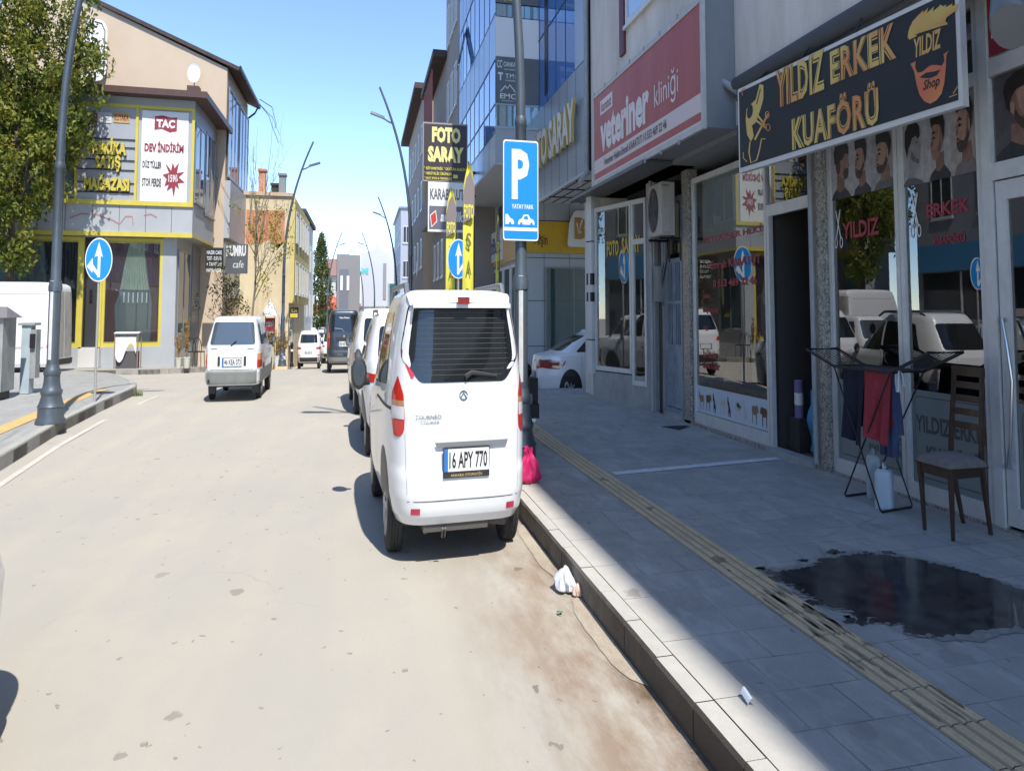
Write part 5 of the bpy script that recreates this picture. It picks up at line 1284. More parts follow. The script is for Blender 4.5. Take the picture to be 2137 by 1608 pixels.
def make_wheel(root, x, y, r, wd, sd, rimr=.6, spokes=7, rim=None, hub=True):
    """x = outer face"""
    x0 = x; x1 = x-sd*wd
    pr = []
    for t, rr in ((0, rimr+.06), (0, .90), (.06, .965), (.12, .99), (.2, 1), (.24, 1), (.25, .975), (.28, .975), (.29, 1), (.42, 1), (.43, .975), (.46, .975), (.47, 1), (.6, 1), (.61, .975), (.64, .975), (.65, 1), (.78, 1), (.8, 1), (.88, .99), (.94, .965), (1, .9), (1, rimr)):
        pr.append((r*rr, t*wd*-sd))
    if sd < 0: pr = pr
    mb = MB().lathe((x0, y, r), pr if sd < 0 else pr, 28, axis='x')
    ty = mb.build('wheel', TYRE, root, smooth=True, world=False) if False else None
    return mb
def wheel(root, x, y, r, wd, sd, rimr=.62, spokes=8, rimm=None):
    mb = make_wheel(root, x, y, r, wd, sd, rimr)
    wl_ = bpart(mb, 'wheel', TYRE, root, True)
    F = Fr((x+sd*.004, y, r), (0, sd, 0))   # outward = +x for sd 1
    rb = MB(); rr = r*(rimr+.06)
    rb.lathe((x, y, r), [(rr, -sd*.0), (rr, sd*.005), (rr*.93, sd*.008), (rr*.9, -sd*.02), (rr*.2, -sd*.03)], 28, axis='x')
    for k in range(spokes):
        a = 2*math.pi*k/spokes
        c, s_ = math.cos(a), math.sin(a)
        pts = [(rr*.15*c-.018*s_, rr*.15*s_+.018*c), (rr*.15*c+.018*s_, rr*.15*s_-.018*c), (rr*.92*c+.03*s_, rr*.92*s_-.03*c), (rr*.92*c-.03*s_, rr*.92*s_+.03*c)]
        rb.poly(F, pts, .008, .02)
    rb.poly(F, ell(0, 0, rr*.2, rr*.2, 14), .012, .02)
    o = bpart(rb, 'rim', rimm or RIM, wl_, False)
    bpart(MB().poly(Fr((x+sd*.001, y, r), (0, sd, 0)), ell(0, 0, rr*.88, rr*.88, 24), 0), 'hub_shade', BLK, wl_, False)
    return wl_
def bpart(mb, name, m, parent, smooth=True, angle=35):
    """part of a vehicle, vertices given in the vehicle's own frame"""
    me = bpy.data.meshes.new(name); me.from_pydata([tuple(K(v)) for v in mb.v], [], mb.f); me.update(); me.materials.append(m)
    if smooth: me.polygons.foreach_set('use_smooth', [True]*len(me.polygons)); me.set_sharp_from_angle(angle=R(angle))
    o = bpy.data.objects.new(name, me); COL.objects.link(o); o.parent = parent; MATX[o.name] = MATX.get(parent.name); return o
def mirror_pts(pts): return [(-x, z) for x, z in reversed(pts)]
def plate(root, y, z0, z1, hw, txt, holder=None, xc=0, rake=0):
    F = Fr((xc, y, z0), (1, 0, 0), (0, rake, 1)); h = z1-z0
    pl_ = bpart(MB().fbox(F, -hw-.008, hw+.008, -.04 if holder else -.008, h+.008, -.012, .004), 'plate', mat('plate_holder', (.03, .028, .026), .5), root, False)
    bpart(MB().quad(F, -hw, hw, 0, h, .008), 'plate_face', PLW, pl_, False)
    bpart(MB().quad(F, -hw, -hw+.045, 0, h, .010), 'plate_band', PLB, pl_, False)
    if txt: bpart(MB().text(F, txt, -hw+.06, .018, 2*hw-.08, h-.036, .011, .02), 'plate_lettering', BLK, pl_, False)
    if holder: bpart(MB().text(F, holder, -hw*.7, -.032, hw*1.4, .022, .006, .0), 'plate_lettering', mat('gold_small', (.6, .42, .2), .5), pl_, False)
    return pl_
def car(name, label, cat, X, Y, rz, sp, z=None, group=None):
    zz = zg(X, Y) if z is None else z
    t = thing(name, label, cat, (X, Y, zz), rz, group)
    sh = Shell(sp['W'], sp['R'], sp['F'], sp['H'], sp.get('nr', 7), sp.get('nf', 4.5))
    z0 = sp['W'][0][0]; zt = sp['W'][-1][0]
    zs = sorted(set([round(z0+(zt-z0)*k/26, 4) for k in range(27)]+[a for a, _ in sp['W']+sp['R']+sp['F'] if z0 <= a <= zt]))
    bpart(sh.mesh(zs), 'body', sp['paint'], t, angle=50)
    r, wd, tx = sp['wheel']; wys = sp['axles']
    for sd in (-1, 1):
        for wy in wys:
            if sp.get('arch', True):
                pa = [(a, b_) for a, b_ in circ(wy, r*1.0, r*1.17, -8, 188, 20)]
                bpart(sh.side(MB(), pa, sd, .004, rows=14, cols=10), 'wheel_arch', BLK, t)
            xo = min(sh.xs(wy, max(z0, r)), tx)
            wheel(t, sd*(xo+.014), wy, r, wd, sd, rimm=sp.get('rim'))
    bpart(MB().box(-tx+.12, tx-.12, wys[0]-.3, wys[1]+.3, z0-.06, z0+.05), 'underbody', BLK, t, False)
    for key, mname, mt in sp['patches']:
        pass
    return t, sh
def patches(t, sh, items):
    for it in items:
        kind, name, m_, pts = it[:4]; off = it[4] if len(it) > 4 else .006
        if kind == 'r': bpart(sh.rear(MB(), pts, off), name, m_, t)
        elif kind == 'rr': bpart(sh.rear(MB(), pts, off), name, m_, t); bpart(sh.rear(MB(), mirror_pts(pts), off), name, m_, t)
        elif kind == 'f': bpart(sh.rear(MB(), pts, off, front=True), name, m_, t)
        elif kind == 'ff': bpart(sh.rear(MB(), pts, off, front=True), name, m_, t); bpart(sh.rear(MB(), mirror_pts(pts), off, front=True), name, m_, t)
        elif kind == 's':
            for sd in (-1, 1): bpart(sh.side(MB(), pts, sd, off), name, m_, t)
def mirrors(t, x, y, z, m_, sz=(.11, .09, .13)):
    for sd in (-1, 1):
        mb = MB(); a, b_, c_ = sz
        mb.lathe((0, 0, 0), [(.01, -b_), (.75, -b_*.98), (1, -b_*.7), (1.0, 0), (.7, b_*.8), (.05, b_)], 16, axis='y')
        n = len(mb.v); mb.v = [(sd*(x+.10)+v[0]*a, y+v[1], z+v[2]*c_) for v in mb.v]
        mo = bpart(mb, 'wing_mirror', m_, t)
        bpart(MB().tube([(sd*(x-.06), y+.02, z-.07), (sd*(x+.06), y+.02, z-.08)], .03, 8), 'mirror_arm', BLK, mo)
        bpart(MB().poly(Fr((sd*(x+.10), y-b_*1.01, z), (1, 0, 0)), ell(0, 0, a*.75, c_*.75, 16)), 'mirror_glass', mat('mirror_glass', (.12, .15, .18), .1, metal=.8), mo, False)

# -- the white van-like car in front: rear face towards us
COUR = dict(H=1.76, paint=PAINT, nr=6.5, nf=4, wheel=(.325, .19, .845), axles=(.80, 3.29), patches=(),
    W=[(.27, .76), (.33, .80), (.45, .835), (.75, .85), (.95, .845), (1.1, .82), (1.3, .785), (1.5, .735), (1.66, .68), (1.70, .655)],
    R=[(.27, .10), (.33, .03), (.45, .0), (.60, .01), (.62, .04), (.95, .05), (1.10, .08), (1.4, .16), (1.64, .22), (1.70, .25)],
    F=[(.27, 4.0), (.45, 4.12), (.7, 4.14), (.92, 4.0), (1.0, 3.5), (1.08, 3.2), (1.4, 2.75), (1.66, 2.35), (1.70, 2.2)])
p1, p2 = Vector((.37, 8.25, 0)), Vector((.22, 10.73, 0)); hd = (p2-p1).normalized(); rzc = math.atan2(hd.y, hd.x)-math.pi/2
rt = Vector((hd.y, -hd.x, 0)); org = p1+rt*(.745)-hd*.80
cou, sh = car('parked_car', 'white high-roofed car parked nearest at the right kerb, rear towards us', 'car', org.x, org.y+.06, rzc, COUR, group='cars parked along the right kerb')
WG = rpoly([(-.50, 1.155), (.50, 1.155), (.70, 1.31), (.70, 1.38), (.615, 1.655), (-.615, 1.655), (-.70, 1.38), (-.70, 1.31)], .05)
patches(cou, sh, [
    ('r', 'rear_window', CARG, WG, .008),
    ('rr', 'tail_lamp', LRED, rpoly([(.67, .94), (.675, .86), (.72, .82), (.775, .82), (.80, .95), (.79, 1.09), (.735, 1.20), (.68, 1.08)], .015), .012),
    ('r', 'bumper_line', SEAM, [(-.64, .425), (.64, .425), (.64, .43), (-.64, .43)], .003),
    ('rr', 'tailgate_seam', mat('soft_seam', (.35, .35, .36), .6), [(.640, .47), (.645, .47), (.668, .84), (.663, .84)], .003),
    ('rr', 'reflector', mat('reflector_red', (.42, .02, .06), .3, coat=.5), [(.50, .345), (.60, .345), (.60, .385), (.50, .385)], .008),
    ('s', 'side_window', CARG, rpoly([(.75, 1.12), (1.72, 1.08), (1.72, 1.60), (.95, 1.60)], .05), .005),
    ('s', 'side_window', CARG, rpoly([(1.80, 1.08), (2.9, 1.03), (2.62, 1.35), (2.3, 1.60), (1.80, 1.60)], .04), .005),
    ('s', 'door_seam', SEAM, [(1.755, .35), (1.763, .35), (1.763, 1.1), (1.755, 1.1)], .003), ('s', 'door_seam', SEAM, [(2.9, .35), (2.908, .35), (2.908, 1.05), (2.9, 1.05)], .003),
    ('s', 'side_rail', TRIM, [(.30, .975), (1.7, .975), (1.7, .995), (.30, .995)], .004),
    ('s', 'door_handle', PAINT, rpoly([(1.9, .93), (2.08, .93), (2.08, .97), (1.9, .97)], .015), .02),
    ('f', 'windscreen', CARG, rpoly([(-.66, 1.08), (.66, 1.08), (.55, 1.6), (-.55, 1.6)], .04), .008),
    ('ff', 'headlamp', LWH, rpoly([(.45, .72), (.75, .78), (.74, .9), (.5, .86)], .03), .008), ('f', 'grille', TRIM, rpoly([(-.4, .35), (.4, .35), (.42, .62), (-.42, .62)], .05), .006)])
lamps = [o for o in bpy.data.objects if o.parent == cou and o.name.startswith('tail_lamp')]
for o, sd in zip(lamps, (1, -1)):
    q = [(.675, .93), (.797, .93), (.796, 1.045), (.678, 1.045)]; q = q if sd > 0 else mirror_pts(q)
    bpart(sh.rear(MB(), q, .016), 'clear_lens', LWH, o)
    q = [(.679, 1.01), (.793, 1.01), (.793, 1.045), (.681, 1.045)]; q = q if sd > 0 else mirror_pts(q)
    bpart(sh.rear(MB(), q, .018), 'amber_lens', mat('amber_lens', (.45, .22, .12), .2, coat=.6), o)
# heated lines and wiper, badge, spoiler, third brake lamp, rails, exhaust
rw = [o for o in bpy.data.objects if o.parent == cou and o.name.startswith('rear_window')][0]
mb = MB()
for k in range(13):
    z = 1.20+k*.033; hw = lerp_tab([(1.15, .42), (1.3, .56), (1.62, .50)], z); sh.rear(mb, [(-hw, z), (hw, z), (hw, z+.0035), (-hw, z+.0035)], .0095, rows=1, cols=12)
bpart(mb, 'heating_lines', mat('heating_line', (.055, .045, .04), .6), rw, False)
yb_ = sh.yr(0, 1.17)
bpart(MB().tube([(.02, sh.yr(0, 1.17)-.03, 1.185), (.10, sh.yr(0, 1.2)-.035, 1.215), (.40, sh.yr(.4, 1.2)-.035, 1.19)], [.022, .016, .008], 8), 'rear_wiper', TRIM, cou)
bpart(MB().grid(lambda u, v: ((u-.5)*2*lerp_tab([(0, .60), (.5, .625), (1, .62)], v), sh.yr((u-.5)*1.2, 1.655)-.10+.19*v+.04*(2*u-1)**4, 1.645+.085*math.sin(v*1.57)+.02*(1-(2*u-1)**2)), 16, 6).box(-.58, .58, .13, .26, 1.63, 1.66), 'spoiler', PAINT, cou)
bpart(MB().fbox(Fr((0, .10, 1.66), (1, 0, 0)), -.07, .07, -.005, .04, .0, .02), 'brake_lamp', mat('dim_red', (.22, .02, .02), .3), cou, False)
bd = Fr((0, sh.yr(0, 1.07)-.006, 1.07), (1, 0, 0), (0, .22, 1))
bpart(MB().poly(bd, stroke(ell(0, 0, .045, .028, 18), .012)).poly(bd, stroke([(-.03, -.01), (0, .015), (.03, -.012)], .012), .002), 'badge', CHR, cou, False)
bpart(MB().text(Fr((0, sh.yr(.3, .93)-.004, .93), (1, 0, 0)), 'TOURNEO', -.56, 0, .30, .028, .003, .01).text(Fr((0, sh.yr(.3, .90)-.004, .90), (1, 0, 0)), 'COURIER', -.50, 0, .22, .018, .003, .01), 'lettering', mat('badge_grey', (.35, .35, .36), .3, metal=.8), cou, False)
bpart(sh.rear(MB(), [(-.32, .755), (.50, .755), (.52, .785), (-.34, .785)], .03), 'plate_recess', mat('recess_grey', (.18, .18, .19), .5), cou)
plate(cou, sh.yr(0, .6)-.018, .605, .745, .26, '16 APY 770', 'ANKARA OTOMOTİV', xc=.02)
for sd in (-1, 1):
    bpart(MB().tube([(sd*.60, .55, 1.72), (sd*.60, .62, 1.775), (sd*.60, .8, 1.79), (sd*.60, 2.1, 1.78), (sd*.60, 2.3, 1.71)], [.03, .035, .02, .02, .03], 8), 'roof_rail', mat('rail_grey', (.28, .29, .31), .35, metal=.6), cou)
mirrors(cou, .93, 2.72, 1.10, TRIM, (.115, .07, .135))
st_ = [(-.70, 1.30), (-.64, 1.305), (-.58, 1.18), (-.60, 1.165), (-.62, 1.17)]
so = bpart(sh.rear(MB(), [(-.695, 1.33), (-.69, 1.36), (-.655, 1.36), (-.60, 1.24), (-.565, 1.21), (-.57, 1.185), (-.60, 1.185)], .011), 'sticker', mat('sticker_red', (.55, .03, .05), .5), cou)
bpart(sh.rear(MB(), rpoly([(-.69, 1.30), (-.68, 1.37), (-.63, 1.36), (-.60, 1.27), (-.61, 1.25)], .02), .013), 'sticker_figure', WHT, so)
mb = MB().box(-.45, .3, .12, .5, .22, .29).tube([(-.42, .16, .23), (-.42, .3, .24)], .028, 10).tube([(-.24, .05, .25), (-.24, .1, .19), (-.21, .1, .19), (-.21, .05, .25)], .012, 6).tube([(.35, .3, .24), (.52, .2, .24), (.6, .35, .25)], .03, 8)
bpart(mb, 'exhaust', mat('rusty_grey', (.10, .09, .08), .7, metal=.3), cou)
bpart(MB().box(-.75, .75, .68, .92, .20, .27), 'rear_axle', BLKM, cou, False)

# -- crossover in front of it, and one more ahead
SUVS = dict(H=1.60, paint=PAINT, nr=5.5, nf=4, wheel=(.34, .21, .82), axles=(.85, 3.45), patches=(),
    W=[(.30, .78), (.42, .85), (.75, .89), (.95, .88), (1.05, .85), (1.3, .76), (1.5, .66), (1.53, .64)],
    R=[(.30, .12), (.42, .03), (.60, 0), (.80, .04), (1.0, .08), (1.1, .16), (1.3, .36), (1.5, .55), (1.53, .6)],
    F=[(.30, 4.2), (.5, 4.3), (.8, 4.25), (.98, 3.9), (1.06, 3.15), (1.3, 2.75), (1.5, 2.4), (1.53, 2.3)])
def suv(label, X, Y, rz, glassm=CARG, z=None, group=None, paint=PAINT, name='parked_car', plate_t=None, crossover=False, sp=SUVS):
    sp = dict(sp, paint=paint)
    t, s_ = car(name, label, 'car', X, Y, rz, sp, z=z, group=group)
    patches(t, s_, [('r', 'rear_window', glassm, rpoly([(-.62, 1.10), (.62, 1.10), (.56, 1.45), (-.56, 1.45)], .06), .008),
        ('s', 'side_window', glassm, rpoly([(.75, 1.08), (2.0, 1.05), (2.0, 1.48), (1.0, 1.44)], .05), .005), ('s', 'side_window', glassm, rpoly([(2.07, 1.05), (3.05, 1.05), (2.6, 1.35), (2.4, 1.48), (2.07, 1.48)], .04), .005),
        ('s', 'door_seam', SEAM, [(2.03, .4), (2.038, .4), (2.038, 1.05), (2.03, 1.05)], .003), ('s', 'door_seam', SEAM, [(3.05, .4), (3.058, .4), (3.058, 1.0), (3.05, 1.0)], .003), ('s', 'sill_cladding', TRIM, [(1.3, .32), (3.0, .32), (3.0, .42), (1.3, .42)], .004),
        ('s', 'door_handle', paint, rpoly([(1.85, .88), (2.0, .88), (2.0, .92), (1.85, .92)], .01), .02),
        ('rr', 'tail_lamp', LRED, rpoly([(.50, .86), (.84, .84), (.84, .95), (.55, .93)], .02), .010),
        ('r', 'rear_bumper', TRIM, rpoly([(-.80, .34), (.80, .34), (.84, .52), (.55, .50), (-.55, .50), (-.84, .52)], .03), .012),
        ('rr', 'reflector', LRED, [(.62, .60), (.76, .60), (.76, .635), (.62, .635)], .008),
        ('f', 'windscreen', glassm, rpoly([(-.66, 1.08), (.66, 1.08), (.56, 1.5), (-.56, 1.5)], .04), .008), ('ff', 'headlamp', LWH, rpoly([(.5, .75), (.8, .80), (.78, .9), (.52, .84)], .02), .008)])
    plate(t, s_.yr(0, .7)-.02, .66, .77, .26, plate_t or '')
    for sd in (-1, 1): bpart(MB().tube([(sd*.58, .8, 1.55), (sd*.58, 1.0, 1.615), (sd*.58, 2.2, 1.615), (sd*.58, 2.4, 1.55)], .02, 8), 'roof_rail', mat('rail_grey'), t)
    mirrors(t, .78, 2.95, 1.05, TRIM, (.07, .05, .08))
    return t
q = Vector((.08, 13.9, 0)); a_ = math.radians(2.6)
suv('white crossover parked just ahead of the nearest white car', q.x+.86, q.y-.85, a_, group='cars parked along the right kerb', plate_t='46 HD 514')
q = Vector((-.18, 18.6, 0)); suv('white car with dark wheels, third in the row parked at the right kerb', q.x+.86, q.y-.75, math.radians(4), group='cars parked along the right kerb', plate_t='01 ABK 22')
suv('white car whose roof just shows beside the dark van, far end of the kerb row', 1.0, 25.6, 0, group='cars parked along the right kerb')

# -- old estate car driving away
R12 = dict(H=1.43, paint=PAINT, nr=9, nf=6, wheel=(.29, .16, .74), axles=(.95, 3.39), patches=(), rim=mat('steel_rim', (.22, .20, .18), .6, metal=.4),
    W=[(.28, .74), (.34, .785), (.5, .80), (.7, .81), (.85, .80), (.95, .775), (1.15, .70), (1.34, .63), (1.37, .61)],
    R=[(.28, .03), (.34, 0), (.5, 0), (.53, .06), (.85, .09), (.95, .12), (1.34, .42), (1.37, .46)],
    F=[(.28, 4.3), (.45, 4.38), (.7, 4.35), (.84, 4.25), (.9, 3.2), (1.34, 2.7), (1.37, 2.6)])
g0, g1_ = G(446, 832), G(540, 829)
ec = Vector(((g0.x+g1_.x)/2+.02, (g0.y+g1_.y)/2-1.05, 0))
est, sh = car('estate_car', 'old white boxy estate car with grey bumper driving away on the left', 'car', ec.x, ec.y, math.radians(1.5), R12)
GREYB = mat('old_grey_bumper', (.19, .20, .19), .6, var=.2, vscale=4)
patches(est, sh, [
    ('r', 'rear_window', CARG2, rpoly([(-.64, .95), (.64, .95), (.56, 1.33), (-.56, 1.33)], .06), .010),
    ('rr', 'tail_lamp', LORA, rpoly([(.70, .56), (.80, .56), (.80, .80), (.70, .80)], .01), .012),
    ('r', 'rear_bumper', GREYB, [(-.80, .30), (.80, .30), (.81, .53), (-.81, .53)], .05),
    ('s', 'lower_panel', GREYB, [(.0, .30), (4.3, .30), (4.3, .53), (.0, .53)], .008),
    ('s', 'side_window', CARG2, rpoly([(.45, .95), (1.35, .95), (1.35, 1.30), (.62, 1.30)], .04), .006), ('s', 'side_window', CARG2, rpoly([(1.42, .95), (2.3, .95), (2.3, 1.31), (1.42, 1.31)], .04), .006), ('s', 'side_window', CARG2, rpoly([(2.36, .95), (3.1, .95), (2.8, 1.31), (2.36, 1.31)], .04), .006),
    ('s', 'door_seam', SEAM, [(1.38, .4), (1.388, .4), (1.388, .95), (1.38, .95)], .003), ('s', 'door_seam', SEAM, [(2.33, .4), (2.338, .4), (2.338, .95), (2.33, .95)], .003),
    ('rr', 'vent_slot', SEAM, [(.42, .875), (.60, .875), (.60, .89), (.42, .89)], .004),
    ('rr', 'overrider', TRIM, rpoly([(.33, .60), (.40, .60), (.40, .76), (.33, .76)], .02), .02),
    ('r', 'tailgate_seam', SEAM, [(-.68, .535), (.68, .535), (.68, .543), (-.68, .543)], .004),
    ('f', 'windscreen', CARG2, rpoly([(-.62, .92), (.62, .92), (.55, 1.32), (-.55, 1.32)], .04), .008), ('ff', 'headlamp', LWH, rpoly([(.4, .56), (.72, .56), (.72, .76), (.4, .76)], .03), .008)])
for o, sd in zip([o for o in bpy.data.objects if o.parent == est and o.name.startswith('tail_lamp')], (1, -1)):
    q = [(.705, .57), (.796, .57), (.796, .69), (.705, .69)]; q = q if sd > 0 else mirror_pts(q); bpart(sh.rear(MB(), q, .017), 'red_lens', LRED, o)
plate(est, sh.yr(0, .65)-.03, .60, .73, .27, '46 KEA 073')
bpart(MB().tube([(-.05, sh.yr(0, .95)-.02, .93), (.06, sh.yr(0, .97)-.03, .99), (.1, sh.yr(0, .97)-.02, 1.02)], .012, 6), 'wiper', BLK, est)
for sd in (-1, 1): bpart(MB().box(sd*.62-.1, sd*.62+.1, .55, .57, .12, .32), 'mud_flap', BLK, est, False)
bpart(MB().tube([(-.62, -.04, .36), (-.62, .2, .36)], .03, 10), 'exhaust', BLKM, est)
bpart(MB().box(-.6, .6, 1.0, 2.9, .35, .9).lathe((-.35, 2.3, 1.1), [(.02, -.12), (.10, -.1), (.11, .04), (.02, .13)], 10).box(.1, .55, 2.1, 2.25, .9, 1.15).box(-.55, -.1, 2.05, 2.2, .9, 1.15), 'interior', mat('car_interior', (.08, .08, .09), .8), est, False)
mirrors(est, .80, 3.0, .98, TRIM, (.07, .04, .06))

# -- dark van-like car driving away
DOB = dict(COUR, paint=PAINTG)
p = at(718, 776, 35)
dv, sh = car('small_van', 'dark grey high-roofed van driving away in the middle of the street', 'van', p.x, 34.2, R(2), DOB)
patches(dv, sh, [('r', 'rear_window', CARG, rpoly([(-.62, 1.15), (.62, 1.15), (.60, 1.62), (-.60, 1.62)], .05), .008),
    ('rr', 'tail_lamp', LRED, rpoly([(.70, .72), (.80, .70), (.83, .95), (.80, 1.30), (.74, 1.32), (.68, 1.0)], .02), .012),
    ('r', 'rear_bumper', mat('mid_grey_plastic', (.20, .20, .20), .6), [(-.80, .28), (.80, .28), (.84, .45), (-.84, .45)], .04),
    ('r', 'plate_recess', TRIM, [(-.40, .86), (.40, .86), (.42, 1.0), (-.42, 1.0)], .005), ('s', 'side_window', CARG, rpoly([(.75, 1.12), (1.72, 1.08), (1.72, 1.60), (.95, 1.60)], .05), .005),
    ('s', 'side_window', CARG, rpoly([(1.80, 1.08), (2.9, 1.03), (2.62, 1.35), (2.3, 1.60), (1.80, 1.60)], .04), .005), ('f', 'windscreen', CARG, rpoly([(-.66, 1.08), (.66, 1.08), (.55, 1.6), (-.55, 1.6)], .04), .008)])
for o, sd in zip([o for o in bpy.data.objects if o.parent == dv and o.name.startswith('tail_lamp')], (1, -1)):
    q = [(.705, .98), (.82, .98), (.80, 1.12), (.71, 1.12)]; q = q if sd > 0 else mirror_pts(q); bpart(sh.rear(MB(), q, .017), 'clear_lens', LORA, o)
plate(dv, sh.yr(0, .8)-.02, .74, .88, .27, '38 NS 218')
bpart(MB().text(Fr((0, sh.yr(0, 1.5)-.012, 1.50), (1, 0, 0), (0, .25, 1)), 'Yalan Dünya', -.25, 0, .5, .06, .004, .02), 'window_lettering', WHT, dv, False)
bpart(MB().tube([(0, sh.yr(0, 1.15)-.03, 1.13), (-.1, sh.yr(0, 1.2)-.03, 1.22), (-.45, sh.yr(0, 1.2)-.03, 1.24)], .014, 6), 'rear_wiper', mat('rail_grey'), dv)
bpart(MB().poly(Fr((0, sh.yr(0, 1.02)-.01, 1.0), (1, 0, 0)), ell(0, .02, .045, .04, 14)), 'badge', CHR, dv, False)
mirrors(dv, .84, 2.72, 1.13, TRIM, (.10, .07, .12))

# -- white SUV further on, and a small car beyond
p = at(649, 768, 52)
t = suv('white SUV with a dark rear window driving away beyond the old estate', p.x-.12, 51.0, R(1), name='suv', plate_t='46 AFK 81')
suv('silver-white small car half hidden between the SUV and the dark van', -2.7, 62, 0, name='small_car')
# -- far queue of cars
far = [(-4.6, 78, PAINT, 'white'), (-2.6, 84, PAINT, 'white'), (-5.2, 96, PAINTG, 'dark'), (-6.6, 90, PAINT, 'white'), (-3.6, 104, PAINT, 'white'), (-6.8, 112, mat('silver_paint', (.35, .36, .38), .35, metal=.5, coat=.5), 'silver'), (-4.8, 120, PAINTG, 'dark'), (-8, 128, PAINT, 'white'), (-2.0, 94, PAINT, 'white')]
words = ['white car at the head of the far queue, just over the SUV roof', 'white car next to the lamp post foot in the far traffic', 'dark car waiting among the far white ones', 'white car close to the far left pavement', 'white car in the middle of the far traffic', 'silver car in the far traffic by the left houses', 'dark car deep in the far traffic', 'last white car before the red awning', 'white car just left of the dark van roof']
proto = None
SIMPLE = dict(SUVS, H=1.5)
for (X, Y, m_, c_), wd_ in zip(far, words):
    t, s_ = car('distant_car', wd_, 'car', X, Y, R(random.uniform(-2, 3)), dict(SIMPLE, paint=m_), group='cars queuing far down the street')
    patches(t, s_, [('r', 'rear_window', CARG, [(-.62, 1.08), (.62, 1.08), (.56, 1.40), (-.56, 1.40)], .01), ('rr', 'tail_lamp', LRED, [(.55, .82), (.84, .82), (.84, .95), (.55, .95)], .01), ('s', 'side_window', CARG, [(.8, 1.08), (3.0, 1.05), (2.5, 1.42), (1.0, 1.42)], .006)])

# -- white sedan in the side lane on the right, seen from its side
SED = dict(H=1.45, paint=PAINT, nr=4.5, nf=4, wheel=(.335, .22, .86), axles=(1.05, 3.95), patches=(),
    W=[(.22, .78), (.3, .86), (.6, .91), (.85, .90), (.97, .87), (1.02, .80), (1.2, .72), (1.36, .63), (1.39, .60)],
    R=[(.22, .18), (.3, .04), (.6, 0), (.85, .04), (.96, .10), (1.02, .62), (1.2, 1.1), (1.36, 1.7), (1.39, 1.8)],
    F=[(.22, 4.8), (.35, 4.92), (.6, 4.9), (.8, 4.7), (.93, 3.9), (1.0, 3.6), (1.2, 3.2), (1.36, 2.8), (1.39, 2.7)])
def sedan(label, X, Y, rz, z=None, pl='46 AAE 46', name='sedan'):
    t, s_ = car(name, label, 'car', X, Y, rz, SED, z=z)
    patches(t, s_, [('r', 'rear_window', CARG, rpoly([(-.62, 1.05), (.62, 1.05), (.55, 1.33), (-.55, 1.33)], .05), .010),
        ('rr', 'tail_lamp', mat('dark_tail_red', (.22, .015, .02), .15, coat=.8), rpoly([(.42, .78), (.86, .72), (.88, .88), (.45, .90)], .03), .012),
        ('s', 'tail_lamp', mat('dark_tail_red'), rpoly([(.02, .72), (.42, .84), (.40, .90), (.05, .89)], .02), .012),
        ('s', 'side_window', CARG, rpoly([(1.25, 1.03), (2.35, 1.02), (2.35, 1.34), (1.75, 1.30)], .05), .006), ('s', 'side_window', CARG, rpoly([(2.43, 1.02), (3.45, 1.0), (3.0, 1.22), (2.75, 1.34), (2.43, 1.34)], .04), .006),
        ('s', 'door_seam', SEAM, [(2.39, .35), (2.397, .35), (2.397, 1.0), (2.39, 1.0)], .003), ('s', 'door_seam', SEAM, [(1.42, .6), (1.427, .6), (1.427, 1.0), (1.42, 1.0)], .003), ('s', 'door_seam', SEAM, [(3.5, .35), (3.507, .35), (3.507, .95), (3.5, .95)], .003),
        ('s', 'door_handle', CHR, rpoly([(1.55, .84), (1.75, .84), (1.75, .865), (1.55, .865)], .01), .02), ('s', 'door_handle', CHR, rpoly([(2.55, .84), (2.75, .84), (2.75, .865), (2.55, .865)], .01), .02),
        ('r', 'rear_bumper', TRIM, rpoly([(-.7, .24), (.7, .24), (.75, .36), (-.75, .36)], .03), .010), ('f', 'windscreen', CARG, rpoly([(-.66, 1.02), (.66, 1.02), (.56, 1.33), (-.56, 1.33)], .04), .008),
        ('ff', 'headlamp', LWH, rpoly([(.45, .62), (.82, .66), (.8, .76), (.5, .72)], .02), .008)])
    plate(t, s_.yr(0, .6)-.03, .55, .66, .26, pl); mirrors(t, .86, 3.3, .98, PAINT, (.09, .06, .08))
    return t
sedan('white sedan in the side lane by the bank, tail sticking out past the photo shop', 5.72, 21.9, R(-90), z=-.16, pl='46 NL 25')
# -- front corner of a car passing at the left edge of the picture
sedan('white car whose front corner just enters at the lower left edge', -3.14, .80, R(0), name='sedan', pl='27 BE 61')

